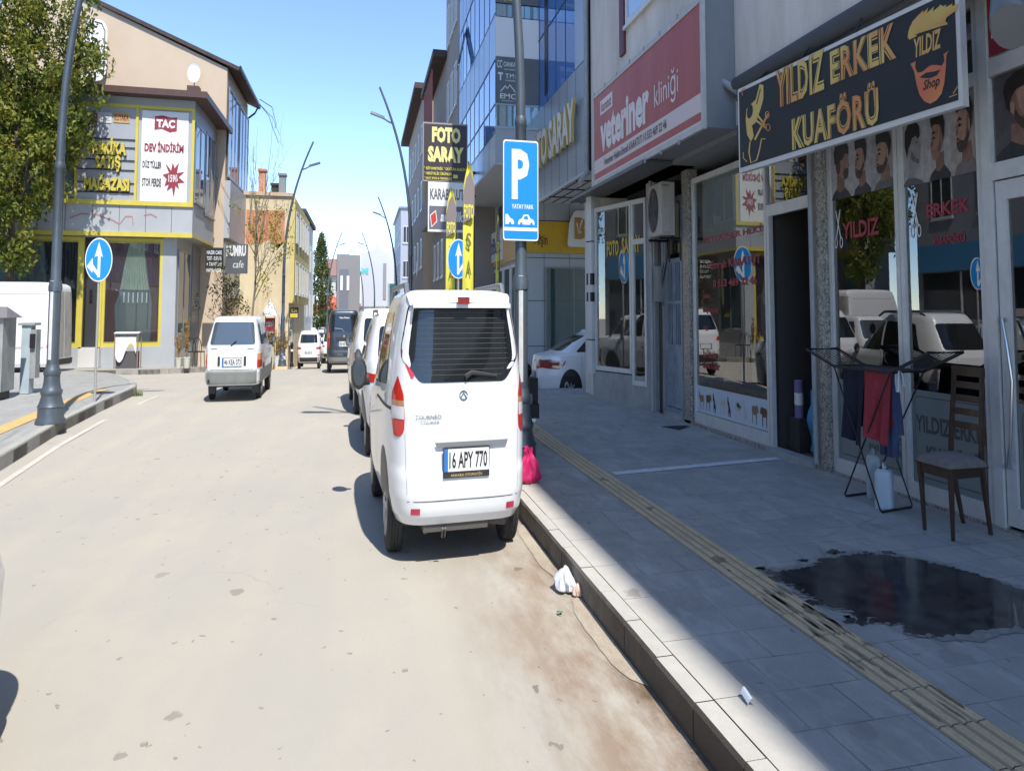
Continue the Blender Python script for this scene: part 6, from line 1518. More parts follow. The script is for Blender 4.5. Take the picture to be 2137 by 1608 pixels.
# -- panel van on the left
VAN = dict(H=2.55, paint=PAINT, nr=10, nf=5, wheel=(.34, .2, .92), axles=(.95, 3.9), patches=(), rim=mat('steel_rim'),
    W=[(.30, .90), (.4, .96), (1.1, .97), (2.1, .93), (2.42, .86)], R=[(.30, .0), (.4, -.02), (1.1, .0), (2.2, .04), (2.42, .07)], F=[(.30, 4.9), (.6, 5.1), (1.0, 5.0), (1.2, 4.6), (2.3, 4.0), (2.42, 3.9)])
VP_ = at(150, 757, 33.6)
vn, sh = car('panel_van', 'white panel van parked on the left, back to us, behind the lamp post', 'van', -14.15, 36.4, R(86), dict(VAN), z=-.13)
patches(vn, sh, [('rr', 'rear_door', mat('dusty_white', (.40, .38, .34), .6, var=.3, vscale=4), rpoly([(.03, .55), (.88, .55), (.84, 2.3), (.03, 2.3)], .04), .010), ('rr', 'tail_lamp', LRED, [(.86, .8), (.94, .8), (.93, 1.15), (.86, 1.15)], .014),
    ('r', 'rear_bumper', TRIM, [(-.92, .34), (.92, .34), (.92, .5), (-.92, .5)], .06), ('s', 'side_moulding', mat('pale_grey_trim', (.45, .45, .45), .5), [(.2, .78), (4.6, .78), (4.6, .84), (.2, .84)], .006),
    ('s', 'side_window', CARG, rpoly([(3.5, 1.2), (4.5, 1.15), (4.2, 1.8), (3.5, 1.8)], .04), .006), ('s', 'panel_line', mat('pale_grey_trim'), [(.2, 2.2), (3.4, 2.2), (3.4, 2.23), (.2, 2.23)], .005), ('s', 'door_seam', SEAM, [(3.4, .45), (3.41, .45), (3.41, 1.95), (3.4, 1.95)], .003)])
mirrors(vn, .95, 4.1, 1.3, TRIM, (.12, .07, .2))

# ------------------------------------------------------------------ lamp posts, road signs, flags
POLE = mat('lamp_post_paint', (.10, .125, .15), .4, metal=.3, var=.25, vscale=3, coat=.2)
BLUE = mat('sign_blue', (.01, .25, .70), .35, coat=.3); SW = mat('sign_reflective_white', (.75, .77, .76), .4)
def lamp_post(label, x, y, lean, H_=8.35, base=True, rs=1.0):
    z = zr(y)+(H if abs(x) < 9 else 0)
    t = thing('lamp_post', label, 'lamp post', (x, y, z), 0, 'curved grey lamp posts along the street')
    if base:
        MB().lathe((x, y, z), [(.05, 0), (.30, 0), (.30, .03), (.26, .07), (.255, .20), (.27, .21), (.235, .25), (.20, .33), (.20, .36), (.215, .37), (.215, .41), (.185, .43), (.16, .52), (.155, .60), (.17, .61), (.17, .66), (.15, .68), (.12, .74)], 24).build('foot', POLE, t, smooth=True)
    mb = MB()
    mb.lathe((x, y, z), [(.118, .72), (.118, 1.66), (.135, 1.67), (.138, 1.74), (.125, 1.76), (.125, 1.79), (.10, 1.83), (.095, 3.24), (.108, 3.25), (.108, 3.30), (.09, 3.34)], 20)
    mb.build('lower_post', POLE, t, smooth=True)
    path = []; rr = []
    for k in range(15):
        h = 3.3+(H_-3.3)*k/14; f = (h-3.3)/(H_-3.3); path.append((x+lean*1.75*f**2.2, y, z+h)); rr.append((.088-.045*f)*rs)
    MB().tube(path, rr, 12).build('upper_post', POLE, t, smooth=True)
    p = Vector(path[11])
    arm = MB().tube([p, p+Vector((lean*.25, 0, .05)), p+Vector((lean*.55, 0, .16))], .03, 8).build('arm', POLE, t, smooth=True)
    a = p+Vector((lean*.45, 0, .14)); MB().add([a+Vector((0, -.09, -.03)), a+Vector((lean*.75, -.13, .12)), a+Vector((lean*.75, .13, .12)), a+Vector((0, .09, -.03)), a+Vector((0, -.07, .05)), a+Vector((lean*.72, -.1, .19)), a+Vector((lean*.72, .1, .19)), a+Vector((0, .07, .05))],
        [(0, 3, 2, 1), (4, 5, 6, 7), (0, 1, 5, 4), (1, 2, 6, 5), (2, 3, 7, 6), (3, 0, 4, 7)]).build('lantern', POLE, t)
    return t
lpo = lamp_post('thick lamp post on the left pavement, next to the blue round sign', -6.9, 17.2, 1)
rpo = lamp_post('lamp post carrying the blue parking sign on the right pavement', 2.66, 11.05, -1)
for x, y, lean, lb in ((-5.07, 46, 1, 'curved lamp post in front of the yellow house'), (-4.35, 89, 1, 'far left lamp post beside the poplar tree'), (-4.0, 118, 1, 'farthest left lamp post by the red awning'),
                       (2.55, 36, -1, 'tall curved lamp post nearest the FOTO SARAY board'), (3.1, 62, -1, 'curved lamp post before the pale blue-grey block'), (1.6, 88, -1, 'small curved lamp post in front of the white hall'), (.2, 112, -1, 'smallest lamp post by the turquoise name strip')):
    lamp_post(lb, x, y, lean, H_=8.35, rs=1.15 if y > 50 else 1.1)
for tp, dx in ((rpo, 2.66), (lpo, -6.9)):
    y_ = 11.05 if dx > 0 else 17.2; z = zr(y_)+H
    s_ = MB().grid(lambda u, v: (dx+(.122)*math.sin(-.5+u*.6), y_-(.122)*math.cos(-.5+u*.6), z+.45+.35+v*1.0), 4, 2).build('paper_strip', mat('paper_white', (.62, .62, .60), .7, var=.2, vscale=9), tp, smooth=True)
# parking sign
pk = thing('parking_sign', 'tall blue parking sign with a white P and two cars on the right lamp post', 'sign', (2.66, 10.9, 2.2))
pL, pR = at(1050, 500, 10.88), at(1124, 500, 10.88); pT = at(1087, 293, 10.88); pB = at(1087, 502, 10.88)
FPk = Fr((pL.x, 10.88, pB.z), (1, .02, 0)); w_, h_ = pR.x-pL.x, pT.z-pB.z
MB().poly(FPk, rpoly([(0, 0), (w_, 0), (w_, h_), (0, h_)], .04), 0, .02).build('plate', SW, pk)
MB().poly(FPk, rpoly([(.015, .015), (w_-.015, .015), (w_-.015, h_-.015), (.015, h_-.015)], .035), .003).build('face', BLUE, pk)
mb = MB(); mb.text(FPk, 'P', w_*.24, h_*.41, w_*.50, h_*.50, .006, .035)
mb.text(FPk, 'YATAY PARK', w_*.24, h_*.315, w_*.62, h_*.045, .006, .015)
mb.quad(FPk, .02, w_-.02, h_*.095, h_*.13, .006)
def minicar(x0, sc, cut=0):
    o = [(0, .02), (.0, .05), (.03, .075), (.07, .08), (.10, .12), (.19, .125), (.235, .085), (.29, .07), (.31, .05), (.31, .02)]
    return [(x0+max(cut, a)*sc, h_*.14+b_*sc*1.0) for a, b_ in o]
mb.poly(FPk, minicar(w_*.42, .93), .006); mb.poly(FPk, [p for p in minicar(w_*.03-.12, .93, .15)], .006)
mb.build('lettering', SW, pk)
mb = MB()
for cx in (w_*.42+.055, w_*.42+.235, w_*.03-.12+.22): mb.poly(FPk, ell(cx, h_*.14+.018, .024, .024, 12), .009)
mb.poly(FPk, [(w_*.42+.095, h_*.14+.07), (w_*.42+.18, h_*.14+.07), (w_*.42+.165, h_*.14+.1), (w_*.42+.115, h_*.14+.1)], .009)
mb.build('pictogram_detail', BLUE, pk)
for zz in (pT.z-.12, pB.z+.12): MB().tube([(pL.x+.15, 10.93, zz), (2.66, 11.05, zz), (pR.x-.15, 10.93, zz)], .015, 6).build('clamp', POLE, pk)
def round_sign(label, c, r, kind, base_z, cat='sign'):
    t = thing('direction_sign', label, cat, (c.x, c.y, base_z))
    F = Fr(c, (1, 0, 0))
    MB().poly(F, ell(0, 0, r, r, 36), 0, .02).build('plate', SW, t); MB().poly(F, ell(0, 0, r*.94, r*.94, 36), .003).build('face', BLUE, t)
    mb = MB(); sx_ = r/.33
    def A(pts): return [(a*sx_*kind, b_*sx_) for a, b_ in pts]
    mb.poly(F, A([(-.02, -.26), (-.02, .06), (-.10, .04), (.0, .27), (.10, .04), (.045, .06), (.045, -.26)]), .006)
    mb.poly(F, A([(-.02, -.17), (-.14, -.06), (-.14, .03), (-.28, -.10), (-.14, -.20), (-.14, -.15), (-.02, -.24)]), .007)
    mb.build('arrows', SW, t)
    MB().tube([(c.x, c.y+.05, base_z), (c.x, c.y+.05, c.z+r*.8)], .03, 10).build('post', mat('galvanised', (.42, .43, .42), .45, metal=.4), t, smooth=True)
    return t
c_ = at(207, 542, 20.05)
round_sign('round blue sign with straight and left arrows on the left pavement corner', Vector((-7.02, 20.05, c_.z)), .335, 1, zr(20)+H)
round_sign('round blue sign with an upward arrow behind the white car and yellow flags', at(957, 540, 19.8), .335, -1, zr(20)+H)
# photo shop board and the appliance board under it
fb = thing('shop_sign', 'dark brown board with pale yellow letters FOTO SARAY over the street', 'sign', (3.7, 30, 5))
a, b_ = at(882, 378, 30), at(976, 260, 30); F_ = Fr((a.x, 30, a.z), (1, 0, 0)); w_, h_ = b_.x-a.x, b_.z-a.z
MB().fbox(F_, 0, w_, 0, h_, -.2, 0).build('box', mat('sign_edge', (.30, .27, .26), .5), fb)
MB().quad(F_, .04, w_-.04, .04, h_-.04, .004).build('face', mat('sign_brown_black', (.045, .03, .035), .45), fb)
PY = mat('letter_pale_yellow', (.75, .68, .25), .5)
MB().text(F_, 'FOTO', w_*.20, h_*.66, w_*.64, h_*.27, .008, .06).text(F_, 'SARAY', w_*.11, h_*.33, w_*.80, h_*.27, .008, .06).build('lettering', PY, fb)
mb = MB()
for i, t_ in enumerate(('★BİYOMETRİK ★DÜĞÜN ALBÜM', '★HEDİYELİK ÜRÜNLER', '★SAAT SPOR & TEKNOLOJİ')): mb.text(F_, t_.replace('★', '* '), w_*.03, h_*(.20-.085*i), w_*(.92 if i == 0 else .62), h_*.06, .008, .02)
mb.quad(F_, w_*.68, w_*.78, h_*.07, h_*.13, .008).build('lettering', mat('letter_yellow', (.70, .62, .08), .5), fb)
ab = thing('shop_sign', 'white and grey appliance board with a red tag shape, below the FOTO SARAY board', 'sign', (3.7, 30, 3.7))
a, b_ = at(893, 483, 30), at(974, 379, 30); F_ = Fr((a.x, 30, a.z), (1, 0, 0)); w_, h_ = b_.x-a.x, b_.z-a.z
MB().fbox(F_, 0, w_, 0, h_-.02, -.15, 0).build('box', WHT, ab)
MB().quad(F_, .05, w_-.05, .06, h_*.50, .004).build('face', mat('sign_slate', (.13, .13, .16), .5), ab)
MB().text(F_, 'KARABULUT', w_*.05, h_*.62, w_*.88, h_*.22, .006, .03).build('lettering', mat('letter_grey', (.12, .11, .13), .5), ab)
MB().text(F_, 'arçelik', w_*.32, h_*.15, w_*.6, h_*.25, .008, .03, .2).poly(F_, [(w_*.05, h_*.32), (w_*.20, h_*.42), (w_*.24, h_*.2), (w_*.09, h_*.08)], .007).build('lettering', WHT, ab)
MB().poly(F_, [(w_*.07, h_*.31), (w_*.19, h_*.39), (w_*.22, h_*.21), (w_*.10, h_*.11)], .012).build('emblem', mat('sign_bright_red', (.5, .03, .05), .5), ab)
mb = MB().tube([(2.9, 30.1, 5.2), (5.1, 30.1, 5.2)], .04, 8).tube([(2.9, 30.1, 4.2), (5.1, 30.1, 4.6)], .03, 8); mb.build('bracket', BLKM, fb)
YF = mat('flag_yellow', (.72, .66, .08), .7, var=.08); 
def flag(label, px, top, bot_px, Y, wpx, wave, letters='SARAY'):
    T = at(px, top, Y); x0 = T.x; wd = (at(px+wpx, top, Y).x-T.x); zb = zr(Y)+H; H_ = T.z-zb
    t = thing('feather_flag', label, 'flag', (x0, Y, zb), 0, 'yellow feather flags of the photo shop')
    MB().tube([(x0+wd, Y, zb), (x0+wd, Y, zb+H_*.8), (x0+wd*.9, Y, zb+H_*.95), (x0+wd*.45, Y, zb+H_+.01)], .018, 6).build('pole', BLKM, t)
    def fn(u, v):
        z = zb+.35+(H_-.35)*v; lf = 0 if v < .82 else ((v-.82)/.18)**2*.5
        x = x0+wd*(lf+(1-lf-(.35*max(0, v-.9)/.1))*u) if v < .999 else x0+wd*.5
        return (x, Y-.02+wave*math.sin(u*4+v*7)*.05, z)
    MB().grid(fn, 6, 40).build('cloth', YF, t, smooth=True)
    F = Fr((x0, Y-.10, 0), (1, 0, 0))
    MB().poly(F, [(wd*.0, zb+H_*.74), (wd*.95, zb+H_*.77), (wd*.98, zb+H_*.9), (wd*.6, zb+H_*.96), (wd*.25, zb+H_*.93), (.0, zb+H_*.86)], .0).build('print', mat('flag_grey', (.22, .18, .18), .7), t)
    mb = MB(); mb.text(F, 'FOTO', wd*.05, zb+H_*.76, wd*.85, H_*.06, .01, .04).build('lettering', YF, t)
    mb = MB()
    for i, ch in enumerate(letters): mb.text(F, ch, wd*.25, zb+H_*(.64-.115*i), wd*.45, H_*.06, .01, .03)
    mb.build('lettering', mat('flag_letter', (.16, .15, .06), .7), t)
flag('tall yellow feather flag overlapping the round arrow sign', 966, 338, 0, 18.2, 24, 1)
flag('second yellow feather flag behind the round arrow sign', 931, 392, 0, 23.5, 21, .8)
flag('narrow edge-on green-yellow flag left of the parking sign', 1035, 446, 0, 27.0, 7, .5)

# ------------------------------------------------------------------ window posters, stickers and writing
def skinm(n, c): return mat('print_'+n, c, .45, var=.38, vscale=16)
SK = [skinm('skin_a', (.40, .24, .17)), skinm('skin_b', (.33, .19, .13)), skinm('skin_c', (.45, .29, .21)), skinm('skin_grey', (.30, .29, .29))]
SKD = [skinm('skin_a_dark', (.24, .13, .09)), skinm('skin_b_dark', (.20, .11, .07)), skinm('skin_c_dark', (.27, .16, .11)), skinm('skin_grey_dark', (.14, .135, .135))]
HR = skinm('hair', (.025, .018, .015)); BRD = skinm('beard', (.07, .04, .03)); BGP = [skinm('backdrop_a', (.42, .40, .40)), skinm('backdrop_b', (.34, .33, .34)), skinm('backdrop_c', (.38, .34, .31)), skinm('backdrop_d', (.09, .08, .085))]
SHT = [skinm('shirt_black', (.03, .03, .035)), skinm('shirt_grey', (.12, .12, .13)), skinm('shirt_fur', (.20, .17, .17))]
def portrait(label, F, u0, u1, v0, v1, sk, bg, sh_, flip=False, pose=0, beard=True, off=-.012):
    t = thing('haircut_poster', label, 'poster', tuple(F.p((u0+u1)/2, v0, off)), 0, 'haircut posters above the barber windows')
    wd, ht = u1-u0, v1-v0
    def P(pts): return [(u0+wd*((1-a) if flip else a), v0+ht*b_) for a, b_ in pts]
    d = [off]
    def lay(name, pts, m_):
        d[0] += .0012; MB().poly(F, P(pts), d[0]).build(name, m_, t)
    lay('backdrop', [(0, 0), (1, 0), (1, 1), (0, 1)], BGP[bg])
    if pose == 0:    # three-quarter, facing left
        lay('shoulders', [(.12, 0), (.2, .10), (.42, .18), (.70, .22), (.9, .12), (1, .06), (1, 0)], SHT[sh_])
        lay('neck', [(.42, .13), (.40, .34), (.74, .40), (.76, .20), (.58, .12)], SKD[sk])
        lay('face', [(.30, .76), (.285, .64), (.24, .565), (.20, .52), (.245, .50), (.235, .46), (.25, .435), (.24, .40), (.26, .34), (.33, .29), (.44, .28), (.56, .33), (.68, .45), (.74, .58), (.74, .78), (.52, .86), (.36, .84)], SK[sk])
        lay('cheek_shade', [(.55, .36), (.68, .46), (.735, .60), (.735, .76), (.64, .74), (.60, .56), (.50, .42)], SKD[sk])
        if beard: lay('beard', [(.235, .455), (.25, .435), (.24, .40), (.26, .33), (.33, .275), (.46, .265), (.58, .32), (.69, .46), (.66, .56), (.60, .46), (.48, .41), (.36, .43), (.30, .465)], BRD)
        lay('mouth', [(.25, .425), (.33, .432), (.36, .42), (.32, .405), (.26, .405)], skinm('lips', (.26, .10, .09)))
        lay('eye', [(.31, .61), (.37, .635), (.44, .61), (.37, .585)], HR); lay('eye', [(.245, .60), (.27, .62), (.275, .60), (.26, .59)], HR); lay('nose_shade', [(.27, .56), (.315, .60), (.315, .50), (.26, .485), (.235, .50)], SKD[sk])
        lay('eyebrow', [(.285, .665), (.38, .71), (.48, .67), (.38, .67)], HR)
        lay('ear', [(.665, .63), (.70, .66), (.74, .63), (.73, .53), (.69, .50), (.665, .54)], SK[sk])
        lay('hair', [(.30, .76), (.25, .85), (.27, .95), (.42, .985), (.62, .98), (.78, .92), (.84, .80), (.80, .60), (.74, .52), (.74, .64), (.70, .72), (.62, .78), (.46, .80), (.36, .79)], HR)
    elif pose == 1:  # from behind, head turned right
        lay('shoulders', [(.0, 0), (.08, .10), (.30, .20), (.62, .20), (.85, .10), (1, 0)], SHT[sh_])
        lay('neck', [(.28, .16), (.30, .42), (.70, .45), (.66, .15), (.48, .10)], SKD[sk])
        lay('face', [(.30, .45), (.24, .62), (.30, .8), (.62, .86), (.86, .74), (.90, .58), (.93, .53), (.88, .50), (.88, .42), (.82, .33), (.68, .33), (.50, .36)], SK[sk])
        if beard: lay('beard', [(.60, .42), (.70, .50), (.78, .50), (.89, .48), (.88, .40), (.82, .32), (.68, .31)], BRD)
        lay('fade', [(.24, .60), (.30, .44), (.42, .42), (.52, .55), (.48, .66), (.30, .68)], BRD)
        lay('ear', [(.50, .60), (.56, .63), (.62, .60), (.60, .50), (.54, .47), (.51, .52)], SK[sk])
        lay('hair', [(.20, .62), (.16, .80), (.26, .95), (.52, .99), (.78, .95), (.92, .84), (.90, .72), (.74, .76), (.60, .66), (.46, .66), (.34, .60)], HR)
    else:            # chin up, facing right
        lay('neck', [(.22, .0), (.26, .42), (.60, .42), (.62, .28), (.56, .14), (.60, 0)], SK[sk])
        lay('shoulders', [(.0, 0), (.08, .08), (.24, .12), (.56, .10), (.8, .05), (.9, 0)], SHT[sh_])
        lay('face', [(.24, .50), (.28, .78), (.60, .84), (.74, .70), (.78, .62), (.84, .56), (.78, .53), (.80, .48), (.76, .44), (.78, .38), (.70, .30), (.54, .34), (.34, .42)], SK[sk])
        lay('cheek_shade', [(.34, .42), (.54, .34), (.70, .30), (.74, .36), (.56, .42), (.42, .54)], SKD[sk])
        lay('eye', [(.60, .64), (.66, .65), (.70, .63), (.65, .62)], HR)
        lay('ear', [(.34, .60), (.40, .63), (.44, .58), (.40, .48), (.35, .50)], SK[sk])
        lay('hair', [(.22, .42), (.12, .62), (.14, .84), (.34, .98), (.62, .97), (.78, .86), (.80, .72), (.70, .68), (.62, .74), (.46, .72), (.36, .62), (.28, .58)], HR)
FP_ = FA
portrait('poster of a faded haircut seen from behind, first from the granite pier', FA, -9.47, -9.02, 2.63, 3.16, 1, 0, 0, pose=1)
portrait('poster of a bearded man with short dark hair, second from the granite pier', FA, -9.02, -8.60, 2.63, 3.14, 0, 0, 0)
portrait('poster of a man with a moustache and a high forehead, third from the granite pier', FA, -8.60, -8.10, 2.63, 3.12, 2, 1, 1)
portrait('black and white poster of a curly-haired man lifting his chin', FA, -7.98, -7.58, 2.60, 3.12, 3, 0, 1, pose=2, beard=False)
portrait('poster of a slim man in a dark roll-neck looking left', FA, -7.58, -7.19, 2.60, 3.13, 1, 0, 0, beard=False)
portrait('poster of a bearded man in profile with a fur collar', FA, -7.19, -6.76, 2.60, 3.19, 0, 2, 2)
portrait('large poster of a bearded man with red-brown quiff over the barber door', FA, -6.54, -5.75, 2.63, 3.21, 0, 3, 0, pose=0, flip=True)
RD = mat('decal_red', (.30, .02, .04), .4); 
def decal(label, items, m_, cat='lettering', F=FA, off=-.013, group=None):
    a = F.px(items[0][1], items[0][2]); t = thing('window_lettering', label, cat, tuple(F.p(a[0], a[1], off)))
    for t_, xl, yb_, xr, yt_ in items:
        a, b_ = F.px(xl, yb_), F.px(xr, yt_)
        MB().text(F, t_, a[0], a[1], b_[0]-a[0], abs(b_[1]-a[1]), off, .03).build('text_line', m_, t)
    return t
decal('arched dark red word YILDIZ on the first barber window', [('YILDIZ', 1757, 500, 1832, 452)], RD)
decal('dark red words ERKEK KUAFÖRÜ on the second barber window', [('ERKEK', 1932, 455, 2022, 410), ('KUAFÖRÜ', 1946, 512, 2012, 482)], RD)
decal('dark red vet name and phone number across the vet window', [('VETERİNER HEKİM', 1466, 508, 1603, 462), ('Emrah KARATUT', 1482, 562, 1586, 530), ('0 553 469 22 46', 1487, 600, 1578, 575)], RD)
decal('small dark red list of services low on the vet window', [('Küçükbaş', 1466, 625, 1480, 612), ('Büyükbaş', 1466, 655, 1498, 640), ('Aşı', 1466, 690, 1476, 678), ('Suni Tohumlama', 1466, 745, 1496, 732), ('Köpek Kuaför', 1466, 772, 1500, 757)], RD)
decal('yellow words FOTO SARAY on the photo shop window', [('FOTO', 1266, 535, 1290, 500), ('SARAY', 1297, 530, 1335, 490)], mat('decal_yellow', (.55, .38, .05), .5), F=FP, off=-.01)
def scis(F, px, py, s_, nm):
    a = F.px(px, py); mb = MB()
    mb.poly(F, stroke([(a[0]-.05*s_, a[1]-.12*s_), (a[0]+.05*s_, a[1]+.14*s_)], .018*s_), -.012); mb.poly(F, stroke([(a[0]+.05*s_, a[1]-.12*s_), (a[0]-.05*s_, a[1]+.14*s_)], .018*s_), -.0115)
    for sx_ in (-1, 1):
        e = ell(a[0]+.06*s_*sx_, a[1]-.16*s_, .03*s_, .045*s_, 14); mb.poly(F, stroke(e+[e[0]], .012*s_), -.012)
    tag(mb.build('window_sticker', SW), nm, 'sticker')
scis(FA, 1748, 470, 1.0, 'white scissors sticker at the left of the first barber window'); scis(FA, 1908, 440, 1.0, 'white scissors sticker on the second barber window')
# frosted lower panels with writing
FRO = mat('frosted_film', (.20, .23, .225), .45, var=.08, vscale=3); FRL = mat('frost_line', (.07, .08, .08), .5)
for i, (u0, u1, it, lb) in enumerate(((-9.46, -8.12, [('YILDIZ', 1812, 922, 1882, 900), ('0543 747 02 46', 1812, 946, 1884, 928)], 'grey frosted film with a phone number on the first barber window'), (-7.96, -6.78, [('YILDIZ ERKEK', 1910, 900, 2068, 862), ('KUAFÖRÜ', 1932, 938, 2045, 912)], 'grey frosted film with the barber name behind the chair'), (-6.40, -5.54, [], 'grey frosted film low on the barber door'))):
    t = thing('frosted_film', lb, 'window film', tuple(FA.p((u0+u1)/2, .4, 0)))
    MB().quad(FA, u0, u1, .29, 1.0, -.014).build('film', FRO, t)
    mb = MB(); fr_ = rpoly([(u0+.05, .34), (u1-.05, .34), (u1-.05, .95), (u0+.05, .95)], .06); mb.poly(FA, stroke(fr_+[fr_[0]], .008), -.012); mb.build('border_line', FRL, t)
    mb = MB()
    for j, (t_, xl, yb_, xr, yt_) in enumerate(it):
        a, b_ = FA.px(xl, yb_), FA.px(xr, yt_); zb = (.68 if j == 0 else .48) if i == 1 else (.54 if j == 0 else .44)
        mb.text(FA, t_, a[0], zb, b_[0]-a[0], .13 if i == 1 else .055, -.011, .03)
    if it: mb.build('lettering', FRL, t)
# strip of farm animals
st = thing('animal_strip', 'pale strip with pictures of farm animals along the foot of the vet window', 'sticker', tuple(FA.p(-12.7, .7, 0)))
MB().quad(FA, -14.13, -11.34, .34, .67, -.013).build('strip', mat('strip_pale_blue', (.48, .54, .60), .5), st)
AN = {'cow': [(0, .55), (.08, .75), (.16, .80), (.2, .9), (.24, .8), (.75, .78), (.9, .72), (.94, .3), (.9, .6), (.86, .5), (.86, .02), (.78, .02), (.76, .42), (.4, .40), (.36, .02), (.28, .02), (.26, .45), (.18, .55), (.06, .50)],
      'dog': [(.1, .7), (.2, .95), (.35, .9), (.42, .7), (.6, .6), (.7, .3), (.9, .5), (.78, .1), (.8, .02), (.6, .02), (.58, .2), (.4, .2), (.38, .02), (.28, .02), (.28, .5), (.12, .6)],
      'goat': [(0, .6), (.06, .82), (.02, 1), (.14, .86), (.24, .72), (.8, .7), (.92, .78), (.86, .6), (.84, .02), (.77, .02), (.74, .38), (.36, .38), (.32, .02), (.25, .02), (.24, .45), (.12, .5)]}
cols = [skinm('cow_brown', (.16, .07, .035)), skinm('animal_black', (.03, .03, .03)), skinm('animal_tan', (.28, .18, .10)), skinm('animal_white', (.55, .54, .52))]
for i, (k_, c_) in enumerate((('goat', 2), ('cow', 0), ('dog', 1), ('goat', 3), ('dog', 1), ('cow', 3), ('dog', 3), ('cow', 2), ('cow', 0))):
    u = -14.05+.30*i; w2 = .26 if k_ != 'dog' else .17
    fl = i % 2
    MB().poly(FA, [(u+w2*((1-a) if fl else a), .37+.26*b_) for a, b_ in AN[k_]], -.0105).build('animal', cols[c_], st)
    if k_ == 'cow' and c_ == 3: MB().poly(FA, ell(u+w2*.5, .37+.165, .05, .03, 8), -.0090).poly(FA, ell(u+w2*.78, .37+.15, .025, .025, 8), -.0090).build('animal_patch', cols[1], st)

# ------------------------------------------------------------------ things inside the shops
def one(mb, name, m_, label, cat, smooth=False, group=None): return tag(mb.build(name, m_, smooth=smooth), label, cat, group)
BUC = mat('bucket_plastic', (.45, .50, .52), .35)
for i, (px, py, X, s_, m_, lb) in enumerate(((1527, 800, 8.2, .19, BUC, 'pale bucket behind the left part of the vet window'), (1583, 770, 8.0, .15, WHT, 'white cup-shaped bucket high behind the vet window'), (1560, 775, 8.1, .10, mat('blue_clear', (.10, .25, .40), .3), 'narrow blue canister in the vet window'), (1500, 750, 8.4, .16, WHT, 'white container at the left in the vet window'))):
    p = atX(px, py, X); one(MB().lathe((p.x, p.y, p.z-s_), [(.02, 0), (s_*.8, 0), (s_*.85, .01), (s_, s_*2), (s_*1.06, s_*2.02), (s_*1.05, s_*2.1), (s_*.9, s_*2.1), (.02, s_*2.1)], 20), 'bucket', m_, lb, 'bucket', True)
one(MB().box(7.85, 8.6, 11.6, 14.0, .17, .72), 'display_bench', mat('bench_yellow_brown', (.20, .14, .06), .6), 'low brown bench carrying the buckets in the vet window', 'bench')
sh_ = thing('shelf_rack', 'dark shelf rack with small boxes inside the vet doorway', 'shelf', (10.5, 11.6, .17))
mb = MB().box(9.9, 10.3, 9.7, 9.75, .17, 2.6).box(9.9, 10.3, 11.1, 11.15, .17, 2.6)
for z in (.6, 1.1, 1.6, 2.1, 2.55): mb.box(9.9, 10.3, 9.75, 11.1, z, z+.03)
mb.build('frame', ALUG, sh_)
for z in (.63, 1.13, 1.63, 2.13):
    for k in range(6):
        hh = random.uniform(.12, .3); yy = 9.8+.21*k
        MB().box(9.93, 10.2, yy, yy+.16, z, z+hh).build('carton', random.choice([WHT, mat('carton_red', (.3, .05, .04), .6), mat('carton_blue', (.05, .12, .3), .6), mat('carton_brown', (.2, .12, .06), .8)]), sh_)
one(MB().grid(lambda u, v: (8.0+.05*math.sin(v*9), 10.70-.30*u+.02*math.sin(v*5), .2+.62*v), 6, 8).box(8.02, 8.16, 10.40, 10.68, .2, .8), 'feed_sack', mat('sack_blue', (.06, .28, .48), .5), 'light blue sack standing in the open shop doorway', 'sack', True)
for i in range(3):
    one(MB().lathe((7.95, 10.92, .52+.13*i), [(.02, 0), (.08, 0), (.08, .11), (.085, .115), (.07, .125), (.02, .125)], 16), 'tin_can', mat('tin_violet', (.20, .16, .32), .4) if i != 1 else WHT, ('lowest', 'middle', 'topmost')[i]+' tin of the small stack just inside the open door', 'tin', True)
def barber_chair(label, x, y, rz):
    t = thing('barber_chair', label, 'chair', (x, y, .17), rz, 'barber chairs behind the window')
    LE = mat('black_leather', (.02, .02, .022), .35)
    def B(mb, n, m_, s_=True): return bpart(mb, n, m_, t, s_)
    B(MB().lathe((0, 0, 0), [(.02, 0), (.32, 0), (.32, .03), (.08, .07), (.06, .1), (.06, .42), (.12, .45), (.02, .45)], 24), 'pedestal', CHR)
    B(MB().grid(lambda u, v: (.28*math.copysign(abs(math.cos(u*6.283))**.5, math.cos(u*6.283))*(1 if .1 < v < .9 else .93), .27*math.copysign(abs(math.sin(u*6.283))**.5, math.sin(u*6.283))*(1 if .1 < v < .9 else .93), .45+.14*v), 28, 6, closeu=True).poly(Fr((0, 0, .59), (1, 0, 0), (0, 1, 0)), ell(0, 0, .26, .25, 20)), 'seat', LE)
    B(MB().grid(lambda u, v: (.27*math.cos(u*6.283)*(1-.15*v), -.27-.12*v+.06*math.sin(u*6.283), .55+.55*v), 20, 6, closeu=True).lathe((0, -.40, 1.10), [(.02, 0), (.2, .01), (.22, .04), (.02, .06)], 16), 'backrest', LE)
    B(MB().lathe((0, -.40, 1.22), [(.02, -.14), (.12, -.12), (.145, 0), (.12, .12), (.02, .14)], 18), 'headrest', LE)
    for sd in (-1, 1): B(MB().tube([(sd*.32, .2, .78), (sd*.33, -.25, .80)], .035, 8).tube([(sd*.30, .1, .5), (sd*.32, .1, .78)], .02, 6), 'armrest', LE)
    B(MB().box(-.2, .2, .42, .62, .18, .21).tube([(0, .1, .3), (0, .5, .2)], .025, 6), 'footrest', CHR)
barber_chair('black barber chair just behind the drying rack in the window', 8.9, 9.0, R(80)); barber_chair('black barber chair nearer the barber door', 8.9, 7.6, R(80))
